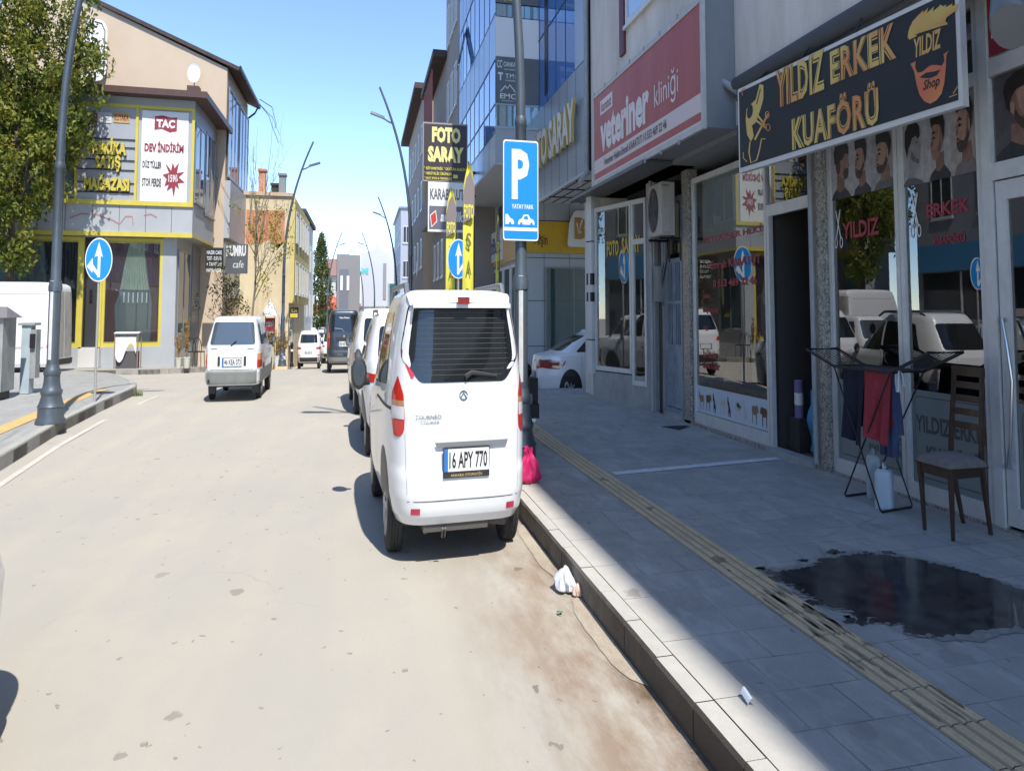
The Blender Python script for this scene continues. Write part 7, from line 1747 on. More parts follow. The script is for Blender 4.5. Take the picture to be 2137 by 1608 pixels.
one(MB().box(7.9, 8.4, 4.5, 7.7, .17, .95).box(7.86, 8.44, 4.4, 7.8, .95, .99), 'counter', mat('dark_counter', (.05, .035, .03), .4), 'long dark counter inside the barber window', 'counter')

# ------------------------------------------------------------------ things on the right pavement
# air conditioner
ac = thing('air_conditioner', 'beige wall air conditioner with a black fan between the photo shop and vet', 'air conditioner', (7.3, 15.0, 2.6))
ACM = mat('ac_beige', (.42, .40, .36), .5, var=.2, vscale=4)
F_ = Fr((7.02, 0, 0), (0, -1, 0))
MB().bbox(F_, -15.42, -14.68, 2.64, 3.36, -.36, 0, .02).build('casing', ACM, ac)
fan = MB().poly(F_, ell(-15.1, 3.0, .27, .30, 30), .004).build('fan', BLK, ac)
mb = MB()
for k in range(5): mb.poly(F_, [(-15.1+.04*math.cos(R(72*k)), 3.0+.04*math.sin(R(72*k)))]+[(-15.1+.24*math.cos(R(72*k+a_)), 3.0+.27*math.sin(R(72*k+a_))) for a_ in (0, 15, 30, 42)], .007)
mb.build('blade', mat('fan_grey', (.07, .07, .07), .5), fan)
mb = MB()
for rr in (.10, .17, .24, .275):
    e = [F_.p(a, b_, .018) for a, b_ in ell(-15.1, 3.0, rr, rr*1.1, 24)]; mb.tube(e+[e[0]], .004, 5, cap=False)
mb.build('guard', BLKM, fan)
FE_ = Fr((7.02, 14.68, 0), (1, 0, 0)); MB().fbox(FE_, .1, .3, 3.02, 3.24, .002, .03).build('side_cover', ACM, ac); MB().fbox(FE_, .05, .2, 2.68, 2.9, .002, .05).build('valve_cover', ACM, ac)
MB().text(FE_, 'inverter', .02, 3.30, .2, .03, .004).build('lettering', FRL, ac)
MB().tube([(7.0, 15.35, 2.6), (7.55, 15.35, 2.6), (7.55, 15.35, 2.3)], .02, 6).build('bracket', BLKM, ac); MB().tube([(7.0, 14.75, 2.6), (7.55, 14.75, 2.6), (7.55, 14.75, 2.3)], .02, 6).build('bracket', BLKM, ac)
MB().tube([(7.4, 14.95, 2.64), (7.42, 15.1, 2.5), (7.45, 15.3, 2.3), (7.4, 15.5, 1.9), (7.38, 15.5, .3)], .02, 8).tube([(7.38, 15.3, 2.3), (7.34, 15.35, 2.1), (7.4, 15.4, 1.7)], .012, 6).build('hose', BLK, ac, smooth=True)
# chair
WOOD = mat('dark_walnut', (.055, .030, .018), .4, var=.4, vscale=10, stretch=(3, 3, .6), coat=.2)
ch = thing('wooden_chair', 'dark wooden chair with slatted back and grey seat on the shaded pavement', 'chair', (6.97, 6.7, .15))
fl, fn_, bn, bl = Vector((6.64, 6.81, .15)), Vector((6.64, 6.42, .15)), Vector((7.26, 6.50, .15)), Vector((7.33, 6.93, .15))
def leg(a, b_, r0, r1): 
    d = MB(); n = 4
    P = []
    for p, r_ in ((a, r0), (b_, r1)):
        for dx, dy in ((-1, -1), (1, -1), (1, 1), (-1, 1)): P.append((p.x+dx*r_, p.y+dy*r_, p.z))
    return d.add(P, [(3, 2, 1, 0), (4, 5, 6, 7), (0, 1, 5, 4), (1, 2, 6, 5), (2, 3, 7, 6), (3, 0, 4, 7)])
up = Vector((0, 0, .44))
sFl, sFn, sBn, sBl = Vector((6.66, 6.87, .60)), Vector((6.66, 6.44, .60)), Vector((7.14, 6.48, .60)), Vector((7.14, 6.90, .60))
leg(fl, sFl, .014, .024).build('leg', WOOD, ch); leg(fn_, sFn, .014, .024).build('leg', WOOD, ch); leg(bn, sBn, .016, .024).build('leg', WOOD, ch); leg(bl, sBl, .016, .024).build('leg', WOOD, ch)
tn, tl = Vector((7.22, 6.50, 1.20)), Vector((7.22, 6.88, 1.20))
mb = leg(sBn, tn, .022, .018); mb.build('back_post', WOOD, ch); leg(sBl, tl, .022, .018).build('back_post', WOOD, ch)
for k, f in enumerate((.40, .55, .70, .85)):
    a, b_ = sBn.lerp(tn, f), sBl.lerp(tl, f); MB().add([(a.x+.012, a.y+.01, a.z-.022), (b_.x+.012, b_.y-.01, b_.z-.022), (b_.x-.012, b_.y-.01, b_.z-.022), (a.x-.012, a.y+.01, a.z-.022), (a.x+.014, a.y+.01, a.z+.022), (b_.x+.014, b_.y-.01, b_.z+.022), (b_.x-.010, b_.y-.01, b_.z+.022), (a.x-.010, a.y+.01, a.z+.022)],
        [(0, 1, 2, 3), (7, 6, 5, 4), (0, 4, 5, 1), (3, 2, 6, 7), (0, 3, 7, 4), (1, 5, 6, 2)]).build('back_slat', WOOD, ch)
MB().box(7.20, 7.245, 6.48, 6.90, 1.17, 1.235).build('top_rail', WOOD, ch)
mb = MB().box(6.645, 6.675, 6.46, 6.85, .53, .60).box(7.12, 7.15, 6.50, 6.88, .53, .60); 
mb.add([(6.66, 6.43, .53), (7.14, 6.47, .53), (7.14, 6.50, .53), (6.66, 6.46, .53), (6.66, 6.43, .60), (7.14, 6.47, .60), (7.14, 6.50, .60), (6.66, 6.46, .60)], [(0, 1, 2, 3)[::-1], (4, 5, 6, 7), (0, 1, 5, 4), (1, 2, 6, 5), (2, 3, 7, 6), (3, 0, 4, 7)])
mb.build('seat_frame', WOOD, ch)
MB().grid(lambda u, v: (6.62+.56*u, 6.41+.50*v, .60+.075*(max(0, math.sin(3.1416*min(max(u, .0), 1))))**.25*(max(0, math.sin(3.1416*v)))**.25), 22, 22).build('seat_cushion', mat('seat_fabric', (.17, .15, .14), .95, var=.25, vscale=14, bump=.3, bscale=120), ch, smooth=True)
MB().box(6.625, 7.175, 6.415, 6.905, .59, .605).build('seat_board', WOOD, ch)
# drying rack
rk = thing('drying_rack', 'black folding drying rack with open wings in front of the barber window', 'drying rack', (6.95, 7.9, .15))
A0, A1, B0, B1 = Vector((6.72, 8.26, .17)), Vector((7.2, 8.32, .17)), Vector((6.63, 7.50, .17)), Vector((7.22, 7.60, .17))
ZT_ = 1.17
T0, T1 = Vector((6.66, 8.34, ZT_)), Vector((7.22, 8.38, ZT_)); U0, U1 = Vector((6.66, 7.30, ZT_)), Vector((7.22, 7.34, ZT_))
def seg(n_, pts, r_=.010): MB().tube(pts, r_, 6).build(n_, BLKM, rk, smooth=True)
seg('leg', [U0, A0.lerp(A0, 1), A0+Vector((.02, 0, -.012)), A1+Vector((-.02, 0, -.012)), A1, U1]); seg('leg', [T0, B0, B0+Vector((.02, 0, -.012)), B1+Vector((-.02, 0, -.012)), B1, T1])
seg('top_frame', [T0, T1, U1, U0, T0], .013)
W0, W1 = Vector((6.64, 8.92, 1.29)), Vector((7.22, 8.96, 1.29)); V0, V1 = Vector((6.68, 6.72, 1.33)), Vector((7.24, 6.76, 1.33))
seg('wing', [T0, W0, W1, T1], .012); seg('wing', [U0, V0, V1, U1], .012)
for (a, b_, c_, d_) in ((T0, T1, U0, U1), (T0, T1, W0, W1), (U0, U1, V0, V1)):
    mb = MB()
    for k in range(1, 8): mb.tube([a.lerp(b_, k/8), c_.lerp(d_, k/8)], .004, 5)
    mb.build('rod', BLKM, rk)
def cloth(label, X, y0, y1, z1, z0, m_, fold=.02, cat='towel', seed=0, bottom=0):
    def fn(u, v):
        vv = v*2-1; side = 1 if vv > 0 else -1; a = abs(vv)
        dz = (z1-z0)*a if side < 0 else (z1-z0)*.75*a
        x = X+side*(.012+.035*a)+fold*1.5*(math.sin(u*9+seed+1.5*a)+.5*math.sin(u*19+seed*2))*a**.7
        return (x, y0+(y1-y0)*(.5+(u-.5)*(1-.10*a*a))+.014*math.sin(v*7+seed), z1+.012-dz+bottom*u*(a))
    return tag(MB().grid(fn, 20, 24).build('cloth', m_, smooth=True), label, cat)
cloth('dark navy cloth hanging from the left half of the drying rack', 6.76, 8.30, 7.86, ZT_, .62, mat('cloth_navy', (.012, .014, .03), .95, var=.2, vscale=12), .03, 'cloth', 1, -.05)
cloth('red towel with a pale hem hanging from the drying rack', 6.74, 7.84, 7.36, ZT_, .66, mat('towel_red', (.33, .035, .05), .95, var=.25, vscale=20, bump=.4, bscale=90), .02, 'towel', 2, -.04)
cloth('blue and white cloth hanging lower behind the red towel', 6.95, 7.80, 7.50, ZT_, .52, mat('cloth_blue', (.06, .08, .16), .95, var=.3, vscale=10), .02, 'cloth', 4)
cloth('small pale cloth over the right end of the rack', 6.80, 7.33, 7.26, ZT_, 1.02, mat('cloth_white', (.50, .52, .55), .9), .01, 'cloth', 5)
# water cans
JUG = mat('jug_plastic', (.42, .50, .56), .35, var=.1)
def jug(label, x, y, rz, hh=.30, a_=.10, b_=.075):
    t = thing('plastic_jug', label, 'jug', (x, y, .15), rz, 'plastic jugs under the drying rack')
    def fn(u, v):
        c, s_ = math.cos(u*6.283), math.sin(u*6.283); k = lerp_tab([(0, .93), (.04, 1), (.82, 1), (.93, .92), (.99, .72), (1, .5)], v)
        return (a_*k*math.copysign(abs(c)**.5, c), b_*k*math.copysign(abs(s_)**.5, s_), hh*v)
    bpart(MB().grid(fn, 32, 20, closeu=True).box(-a_*.9, a_*.9, -b_*.9, b_*.9, .0, .01), 'body', JUG, t)
    bpart(MB().tube([(-.05, 0, hh*.93), (-.05, 0, hh+.035), (.03, 0, hh+.035), (.05, 0, hh*.9)], .013, 8), 'handle', JUG, t)
    bpart(MB().lathe((.055, 0, hh*.93), [(.005, 0), (.022, 0), (.024, .035), (.005, .037)], 14), 'cap', WHT, t)
jug('pale plastic jug standing behind, under the left of the drying rack', 7.08, 8.12, R(60), .34, .085, .085)
jug('pale plastic jug standing in front, right under the drying rack', 6.86, 7.68, R(40), .29, .13, .11)
# mat and little things
FZ = lambda z: Fr((0, 0, z), (1, 0, 0), (0, 1, 0))
pm = [G(x, y, H) for x, y in ((1372, 888), (1396, 880), (1440, 889), (1418, 897))]
one(MB().poly(FZ(H+.012), [(p.x, p.y) for p in pm], 0, .012), 'door_mat', mat('mat_black', (.02, .02, .02), .9, bump=.5, bscale=90), 'black door mat before the stairwell door', 'mat')
pm = [G(x, y, H) for x, y in ((1232, 884), (1256, 881), (1277, 886), (1252, 891))]
one(MB().poly(FZ(H+.008), [(p.x, p.y) for p in pm], 0, .008), 'manhole_cover', mat('lid_grey', (.26, .28, .29), .6), 'small pale cover set in the shaded pavement', 'manhole cover')
def crumple(c, rx, ry, hz, seed, n=18, top=.35, neck=0):
    rnd = random.Random(seed); ph = [rnd.uniform(0, 6.28) for _ in range(8)]
    def fn(u, v):
        a = u*6.283; r_ = lerp_tab([(0, .55), (.15, 1.0), (.45, .97), (.7, .72), (.85, .35 if neck else .45), (1, .45 if neck else .05)], v)
        w_ = 1+.16*math.sin(3*a+ph[0]+4*v)+.10*math.sin(5*a+ph[1]-6*v)+.07*math.sin(9*a+ph[2]+9*v)+.04*math.sin(14*a+ph[3])
        return (c[0]+rx*r_*w_*math.cos(a), c[1]+ry*r_*w_*math.sin(a), c[2]+hz*v*(1+.08*math.sin(2*a+ph[4])*v))
    return MB().grid(fn, 40, n, closeu=True)
p = G(1104, 1008, H)
one(crumple((p.x, p.y, H), .15, .13, .29, 3, neck=1), 'plastic_bag', mat('bag_pink', (.60, .02, .13), .35, var=.25, vscale=12), 'bright pink plastic bag on the pavement edge beside the nearest white car', 'bag', True)
p = G(1184, 1232)
one(crumple((p.x-.02, p.y+.02, .004), .10, .16, .13, 9), 'plastic_bag', mat('bag_white', (.62, .64, .68), .4, var=.15, vscale=14), 'crumpled white plastic bag lying in the gutter', 'bag', True)
one(crumple((p.x+.06, p.y-.16, .004), .05, .05, .07, 5), 'litter', mat('litter_peach', (.62, .42, .34), .6), 'small peach-coloured scrap sticking out by the white bag', 'litter', True)
p = G(1560, 1466, H)
one(MB().grid(lambda u, v: (p.x-.025+.05*u+.01*v, p.y-.05+.11*v, H+.012+.02*math.sin(u*3)+.01*v), 5, 5), 'paper_scrap', mat('paper_clean', (.62, .66, .74), .8), 'small white paper scrap at the shadow edge of the pavement', 'litter')
p = G(1168, 1281)
one(MB().grid(lambda u, v: (p.x-.025+.05*u, p.y-.03+.05*v, .008+.012*math.sin(v*3+u)), 4, 4), 'litter', mat('litter_green', (.03, .10, .07), .5), 'tiny dark green scrap on the road near the kerb', 'litter')
for px, py, lb in ((300, 1555, 'cigarette-end sized scrap on the road at the lower left'), (846, 1400, 'small pale scrap on the sunny road below the nearest car')):
    p = G(px, py); one(MB().box(p.x-.02, p.x+.02, p.y-.01, p.y+.01, .001, .012), 'litter', mat('litter_grey', (.3, .27, .22), .8), lb, 'litter')
# motorbike behind the pole
mo = thing('motorbike', 'black motorbike parked on the pavement behind the parking sign post', 'motorbike', (3.02, 12.6, .15), R(4))
def M_(mb, n, m_, s_=True): return bpart(mb, n, m_, mo, s_)
for y_ in (-.1, 1.2):
    M_(MB().lathe((0, y_, .30), [(.19, -.05), (.27, -.06), (.30, -.03), (.30, .03), (.27, .06), (.19, .05)], 24, axis='x'), 'wheel', TYRE)
    M_(MB().lathe((0, y_, .30), [(.03, -.05), (.2, -.01), (.2, .01), (.03, .05)], 18, axis='x'), 'rim', RIM)
M_(MB().tube([(0, 1.2, .3), (0, 1.0, .95)], .035, 8).tube([(0, -.1, .3), (0, .35, .45), (0, .8, .5), (0, .98, .85)], .05, 8), 'frame', BLKM)
M_(MB().grid(lambda u, v: ((.15-.05*abs(v-.5))*math.cos(u*6.283), -.35+1.0*v, .78+.08*math.sin(u*6.283)+.06*(1-v)), 18, 8, closeu=True), 'seat', BLK)
M_(MB().grid(lambda u, v: (.14*math.sin(v*3.14)**.5*math.cos(u*6.283), .55+.45*v, .86+.12*math.sin(v*3.14)**.5*math.sin(u*6.283)), 18, 8, closeu=True), 'tank', mat('tank_black', (.02, .02, .025), .2, coat=.8))
M_(MB().tube([(-.36, .85, 1.02), (-.12, .98, 1.0), (.12, .98, 1.0), (.36, .85, 1.02)], .018, 8), 'handlebar', BLKM)
for sd in (-1, 1): M_(MB().tube([(sd*.3, .88, 1.03), (sd*.36, .92, 1.2)], .01, 6).lathe((sd*.38, .92, 1.24), [(.01, -.02), (.07, -.015), (.07, .01), (.01, .02)], 14, axis='y'), 'mirror', BLK)
M_(MB().box(-.22, .22, -.50, -.30, .35, .50), 'tail_box', BLK, False); M_(MB().box(.12, .3, -.2, .25, .45, .75), 'pannier', BLK, False); M_(MB().box(-.1, .1, -.45, -.3, .40, .6), 'mudguard', mat('mudguard_grey', (.2, .2, .22), .4), False)
M_(MB().tube([(.14, .6, .28), (.16, .1, .25), (.18, -.3, .33)], .04, 10), 'exhaust', CHR)
# ramp edge by the lane
one(MB().box(5.4, 6.6, 20.05, 20.28, .12, .27), 'low_wall', STONE, 'low pale edge wall in front of the white sedan wheel', 'wall')

# ------------------------------------------------------------------ left pavement: cabinets
GALV = mat('galvanised_cabinet', (.36, .38, .37), .55, metal=.2, var=.35, vscale=2.5, col2=(.22, .24, .23))
cb = thing('utility_cabinet', 'big grey metal cabinet with a pitched lid at the left edge', 'cabinet', (-9.6, 20.9, .26))
cz = .27
MB().box(-11.2, -9.62, 20.9, 21.6, cz+.12, cz+1.25).build('cabinet_body', GALV, cb); MB().box(-11.1, -9.7, 20.95, 21.55, cz, cz+.12).build('foot', mat('foot_dark', (.06, .06, .06), .7), cb)
MB().add([(-11.3, 20.8, cz+1.25), (-9.5, 20.8, cz+1.25), (-9.5, 21.7, cz+1.25), (-11.3, 21.7, cz+1.25), (-11.2, 21.25, cz+1.42), (-9.7, 21.25, cz+1.42)], [(0, 3, 2, 1), (0, 1, 5, 4), (2, 3, 4, 5), (1, 2, 5), (3, 0, 4)]).build('lid', mat('lid_brown_grey', (.20, .18, .18), .5, metal=.3), cb)
F_ = Fr((0, 20.895, 0), (1, 0, 0)); MB().fbox(F_, -10.2, -9.8, cz+.85, cz+1.05, 0, .004).build('notice', mat('notice_white', (.6, .66, .66), .6), cb)
MB().fbox(F_, -10.4, -10.38, cz+.2, cz+1.2, 0, .006).fbox(F_, -10.0, -9.9, cz+.3, cz+.42, 0, .01).build('door_gap', BLKM, cb)
sb = thing('meter_post', 'slim pale blue post box beside the big grey cabinet', 'cabinet', (-9.2, 22.4, .26))
x0 = at(45, 700, 22.4).x; x1 = at(64, 700, 22.4).x
MB().box(x0, x1, 22.4, 22.7, cz, cz+1.12).build('cabinet_body', mat('pale_blue_paint', (.42, .50, .54), .5, var=.2), sb); MB().box(x1+.01, x1+.16, 22.38, 22.66, cz+.25, cz+1.05).build('side_box', GALV, sb); MB().box(x1+.02, x1+.14, 22.3, 22.38, cz+.75, cz+.98).build('dark_window', BLK, sb)
MB().box(x0-.08, x1+.12, 22.35, 22.75, cz+1.12, cz+1.16).build('lid', GALV, sb)
# weeds at the nose of the kerb
rnd = random.Random(5); mb = MB(); g = G(287, 826)
for i in range(60):
    a = rnd.uniform(0, 6.28); r_ = rnd.uniform(0, .16); x, y = g.x+r_*math.cos(a), g.y+r_*math.sin(a); hh = rnd.uniform(.04, .16); d = rnd.uniform(-.06, .06)
    mb.add([(x-.008, y, zr(y)), (x+.008, y, zr(y)), (x+d, y+d*.5, zr(y)+hh)], [(0, 1, 2)])
o = mb.build('weeds', mat('weed_green', (.08, .11, .03), .8)); o['kind'] = 'stuff'; o['label'] = 'small weeds growing at the end of the left kerb'; o['category'] = 'weeds'

# stall, plants and cafe furniture in front of the corner shop
PZ = zr(39)+H
stl = thing('cloth_stall', 'small frame stall with white cloth thrown over it before the curtain shop', 'stall', (-12, 38.6, PZ))
for x in (-12.55, -11.45):
    for y in (38.35, 38.9): MB().box(x-.02, x+.02, y-.02, y+.02, PZ, PZ+1.0).build('leg', mat('stall_wood', (.25, .17, .12), .7), stl)
MB().grid(lambda u, v: (-12.6+1.2*u, 38.3+.65*v, PZ+1.02+.05*math.sin(v*3.14)), 8, 6).build('top', mat('pink_white_cloth', (.56, .48, .48), .9), stl, smooth=True)
MB().grid(lambda u, v: (-12.5+1.0*u, 38.28-.03*math.sin(u*14), PZ+.92-v*(.18+.55*abs(math.sin(u*3.1+.9))**2)), 24, 8).build('cloth', mat('white_cloth', (.68, .68, .68), .9), stl, smooth=True)
MB().box(-12.5, -11.5, 38.4, 38.85, PZ, PZ+.5).build('dark_crate', mat('crate_dark', (.08, .075, .08), .8), stl)
def leafmat(name, cols, rough=.6):
    if name in MATS: return MATS[name]
    m = bpy.data.materials.new(name); m.use_nodes = True; nt = m.node_tree; MATS[name] = m
    b = nt.nodes['Principled BSDF']; g = nt.nodes.new('ShaderNodeNewGeometry'); pos = plan_pos(nt, g)
    v = nt.nodes.new('ShaderNodeTexVoronoi'); v.inputs['Scale'].default_value = 5; nt.links.new(pos, v.inputs['Vector']); sp = nt.nodes.new('ShaderNodeSeparateColor'); nt.links.new(v.outputs['Color'], sp.inputs[0])
    n = noise(nt, pos, .8, 3, .6, .35, .65); f = math_n(nt, 'ADD', math_n(nt, 'MULTIPLY', sp.outputs[0], .55), math_n(nt, 'MULTIPLY', n, .45))
    r_ = nt.nodes.new('ShaderNodeValToRGB'); nt.links.new(f, r_.inputs[0]); e = r_.color_ramp.elements
    e[0].color = (*cols[0], 1); e[1].color = (*cols[-1], 1)
    for i, c in enumerate(cols[1:-1]): x = e.new((i+1)/(len(cols)-1)); x.color = (*c, 1)
    nt.links.new(r_.outputs[0], b.inputs['Base Color']); b.inputs['Roughness'].default_value = rough; b.inputs['Specular IOR Level'].default_value = .3
    tr = nt.nodes.new('ShaderNodeBsdfTranslucent'); nt.links.new(r_.outputs[0], tr.inputs['Color']); mx = nt.nodes.new('ShaderNodeMixShader'); mx.inputs[0].default_value = .35
    nt.links.new(b.outputs[0], mx.inputs[1]); nt.links.new(tr.outputs[0], mx.inputs[2]); nt.links.new(mx.outputs[0], nt.nodes['Material Output'].inputs[0])
    return m
def leaves(mb, c, rad, n, size, rnd, squash=1.0):
    for i in range(n):
        while True:
            d = Vector((rnd.uniform(-1, 1), rnd.uniform(-1, 1), rnd.uniform(-1, 1)))
            if d.length < 1: break
        p = Vector(c)+Vector((d.x*rad, d.y*rad, d.z*rad*squash)); s_ = size*rnd.uniform(.6, 1.3)
        u = Vector((rnd.gauss(0, 1), rnd.gauss(0, 1), rnd.gauss(0, .6))).normalized(); v = u.cross(Vector((rnd.gauss(0, 1), rnd.gauss(0, 1), rnd.gauss(0, 1)))).normalized()
        k = len(mb.v); mb.v += [tuple(p-u*s_), tuple(p-v*s_*.45), tuple(p+u*s_), tuple(p+v*s_*.45)]; mb.f.append((k, k+1, k+2, k+3))
def branches(base, top, n, rnd, r0, spread, lv=2, up=.5):
    """trunk with limbs; returns mesh and limb tips"""
    mb = MB(); tips = []
    pts = [base.lerp(top, k/6)+Vector((rnd.uniform(-.06, .06), rnd.uniform(-.06, .06), 0))*(k > 0) for k in range(7)]
    mb.tube(pts, [r0*(1-.12*k) for k in range(7)], 8)
    def limb(p, d, L_, r_, lv):
        q = [p]; dd = d.copy()
        for k in range(4):
            dd = (dd+Vector((rnd.uniform(-.25, .25), rnd.uniform(-.25, .25), rnd.uniform(-.1, .25)))).normalized(); q.append(q[-1]+dd*L_/4)
        mb.tube(q, [r_*(1-.2*k) for k in range(5)], 5); tips.append(q[-1]); tips.append(q[2])
        if lv > 0:
            for k in range(3):
                j = rnd.choice([2, 3, 4]); limb(q[j], (dd+Vector((rnd.uniform(-.9, .9), rnd.uniform(-.9, .9), rnd.uniform(-.2, .6)))).normalized(), L_*.6, r_*.5, lv-1)
    for i in range(n):
        f = rnd.uniform(.35, 1); p = base.lerp(top, f); a = rnd.uniform(0, 6.28)
        limb(p, Vector((math.cos(a), math.sin(a), up)).normalized(), spread*rnd.uniform(.6, 1.1), r0*.4*(1.2-f*.5), lv)
    return mb, tips
BARK = mat('bark', (.12, .09, .07), .9, var=.4, vscale=8, bump=.5)
GLF = leafmat('leaf_green', [(.02, .04, .008), (.10, .14, .02), (.24, .25, .04), (.40, .34, .06)])
rnd = random.Random(11)
tt = thing('tree', 'big leafy green tree at the left edge, reaching over the curtain shop', 'tree', (-17.3, 37.8, -.1))
bm_, tips = branches(Vector((-17.3, 37.8, -.1)), Vector((-16.8, 37.2, 8.8)), 12, rnd, .24, 2.6)
bm_.build('trunk', BARK, tt, smooth=True)
mb = MB()
ells = [((-13.5, 31, 8.6), 2.7, 2.0, 2.6), ((-12.9, 30.6, 7.0), 2.2, 1.7, 1.9), ((-13.9, 31, 5.2), 1.9, 1.8, 1.6), ((-15.4, 31, 7.0), 2.4, 2, 3.5), ((-14.3, 31, 3.6), 1.15, 1.4, 1.2), ((-13.4, 31, 10.8), 2.6, 2, 2.4), ((-12.6, 30.8, 5.7), 1.2, 1.2, .9)]
for (c, rx, ry, rz_) in ells:
    kk = 1.19; c = (c[0]*kk, 37.0, 1.6+(c[2]-1.6)*kk); rx *= kk; rz_ *= kk; ry = min(ry, 1.8)
    nC = int(40*rx*ry*rz_/8)+30
    for i in range(nC):
        d = Vector((rnd.gauss(0, 1), rnd.gauss(0, 1), rnd.gauss(0, 1))).normalized()*(rnd.uniform(.35, 1)**.5)
        q = (c[0]+d.x*rx, c[1]+d.y*ry, c[2]+d.z*rz_); leaves(mb, q, rnd.uniform(.26, .5), 46, .11, rnd, .9)
for t_ in tips: leaves(mb, t_, .4, 30, .09, rnd)
mb.build('crown', GLF, tt)
# half-bare tree in front of the yellow house
rnd = random.Random(4)
tt = thing('tree', 'half bare young tree with a few yellow-green leaves in front of the brick patch', 'tree', (-6.5, 45, -.35))
YLF = leafmat('leaf_yellow', [(.10, .12, .02), (.26, .26, .03), (.42, .36, .04)])
bm_, tips = branches(Vector((-6.9, 45.5, zr(45))), Vector((-6.7, 45.3, 5.6)), 15, rnd, .09, 2.3, 2, up=.9); 
for k in range(8):
    a = Vector((-6.8+rnd.uniform(-.6, .6), 45.3, 4.5+rnd.uniform(-.5, 1.5))); b_ = a+Vector((rnd.uniform(-.5, 1.0), 0, rnd.uniform(2, 3.6))); bm_.tube([a, a.lerp(b_, .5)+Vector((.08, 0, 0)), b_], [.022, .014, .006], 5)
bm_.build('trunk', mat('bark_pale', (.24, .20, .16), .9, var=.3, vscale=8), tt, smooth=True)
mb = MB()
for t_ in tips:
    if t_.z < 5.6 and rnd.random() < .3: leaves(mb, t_, .28, 12, .07, rnd)
for c in ((-5.7, 45, 4.9), (-5.5, 45, 4.3), (-5.3, 45, 4.0), (-6.2, 45, 3.0), (-6.1, 45, 2.6)): leaves(mb, c, .5, 60, .08, rnd)
mb.build('crown', YLF, tt)
rnd = random.Random(8)
tt = thing('tree', 'dark drooping small tree between the cafe signs and the old estate car', 'tree', (-7.9, 42.5, -.2))
bm_, tips = branches(Vector((-8.0, 42.6, -.2)), Vector((-7.9, 42.5, 2.8)), 10, rnd, .06, 1.1); bm_.build('trunk', BARK, tt, smooth=True)
mb = MB()
for i in range(60): leaves(mb, (-7.9+rnd.gauss(0, .55), 42.4+rnd.gauss(0, .4), 2.2+rnd.gauss(0, .65)), .22, 26, .06, rnd)
mb.build('crown', leafmat('leaf_dark', [(.012, .014, .006), (.04, .045, .015), (.10, .09, .03)]), tt)
rnd = random.Random(9)
tt = thing('tree', 'tall green poplar at the far left side of the street', 'tree', (-7, 104, -1.1))
x0 = at(672, 600, 104).x
bm_, tips = branches(Vector((x0, 104, -1.1)), Vector((x0, 104, 6)), 8, rnd, .18, 1.6); bm_.build('trunk', BARK, tt)
mb = MB()
for i in range(330):
    f = rnd.random(); z = -0.0+f*8.0; r_ = 2.5*(1-f)**.6*(.35+.65*min(1, f*5)); a = rnd.uniform(0, 6.28); k = rnd.random()**.5
    leaves(mb, (x0-.2+r_*k*math.cos(a), 104+r_*k*math.sin(a), z), .38, 24, .15, rnd, 1.3)
mb.build('crown', leafmat('leaf_poplar', [(.03, .05, .012), (.09, .12, .03), (.18, .18, .05)]), tt)
def potted(label, x, y, z, pot, hh, m_, n, sp, rnd, pm_):
    t = thing('potted_plant', label, 'potted plant', (x, y, z), 0, 'potted plants on the left pavement')
    MB().lathe((x, y, z), [(.02, 0), (pot*.75, 0), (pot, pot*1.7), (pot*1.08, pot*1.72), (pot*1.05, pot*1.85), (.02, pot*1.8)], 16).build('pot', pm_, t, smooth=True)
    mb = MB()
    for i in range(n):
        a = rnd.uniform(0, 6.28); L_ = hh*rnd.uniform(.5, 1); tip = Vector((x+sp*math.cos(a)*rnd.random(), y+sp*math.sin(a)*rnd.random(), z+pot*1.8+L_)); b0 = Vector((x, y, z+pot*1.7)); mid = b0.lerp(tip, .5)+Vector((0, 0, L_*.12))
        mb.tube([b0, mid, tip], [.012, .008, .003], 4)
        for k in range(8): leaves(mb, b0.lerp(tip, rnd.uniform(.3, 1)), .07, 2, .05, rnd)
    mb.build('foliage', m_, t)
rnd = random.Random(3); DRY = leafmat('leaf_dry', [(.16, .10, .03), (.40, .25, .07), (.50, .36, .14)]); POTM = mat('pot_cream', (.48, .48, .40), .7)
zq = zr(37.6)+H
potted('left cream pot with a thin dry plant beside the cafe chairs', at(373, 745, 37.6).x, 37.6, zq, .16, .9, DRY, 9, .25, rnd, POTM)
potted('right cream pot with a tall dry stalk beside the cafe chairs', at(390, 745, 37.5).x, 37.5, zq, .17, 1.3, DRY, 12, .22, rnd, POTM)
for i, (px, lb) in enumerate(((578, 'bushy orange potted plant by the kerb behind the old estate'), (592, 'second orange-brown potted plant by the kerb'), (560, 'green potted shrub by the poster stand'))):
    X = at(px, 740, 46).x; potted(lb, X, 46, zr(46)+H, .2, 1.0, DRY if i < 2 else GLF, 22, .5, rnd, mat('pot_white', (.55, .55, .55), .7))
def cafe_chair(label, x, y, z, rz):
    t = thing('cafe_chair', label, 'chair', (x, y, z), rz, 'black cafe chairs by the corner shop')
    for sx_ in (-1, 1):
        for sy in (-1, 1): bpart(MB().tube([(sx_*.22, sy*.2, 0), (sx_*.19, sy*.18, .44)], .015, 6), 'leg', BLKM, t)
    bpart(MB().box(-.22, .22, -.22, .22, .43, .46), 'seat', BLK, t, False)
    bpart(MB().tube([(.25*math.cos(R(a)), -.2-.03*math.sin(R(a)), .45+.42*math.sin(R(a))) for a in range(0, 181, 15)], .02, 6).tube([(.13*math.cos(R(a)), -.2, .45+.36*math.sin(R(a))) for a in range(0, 181, 20)], .01, 5), 'backrest', BLK, t)
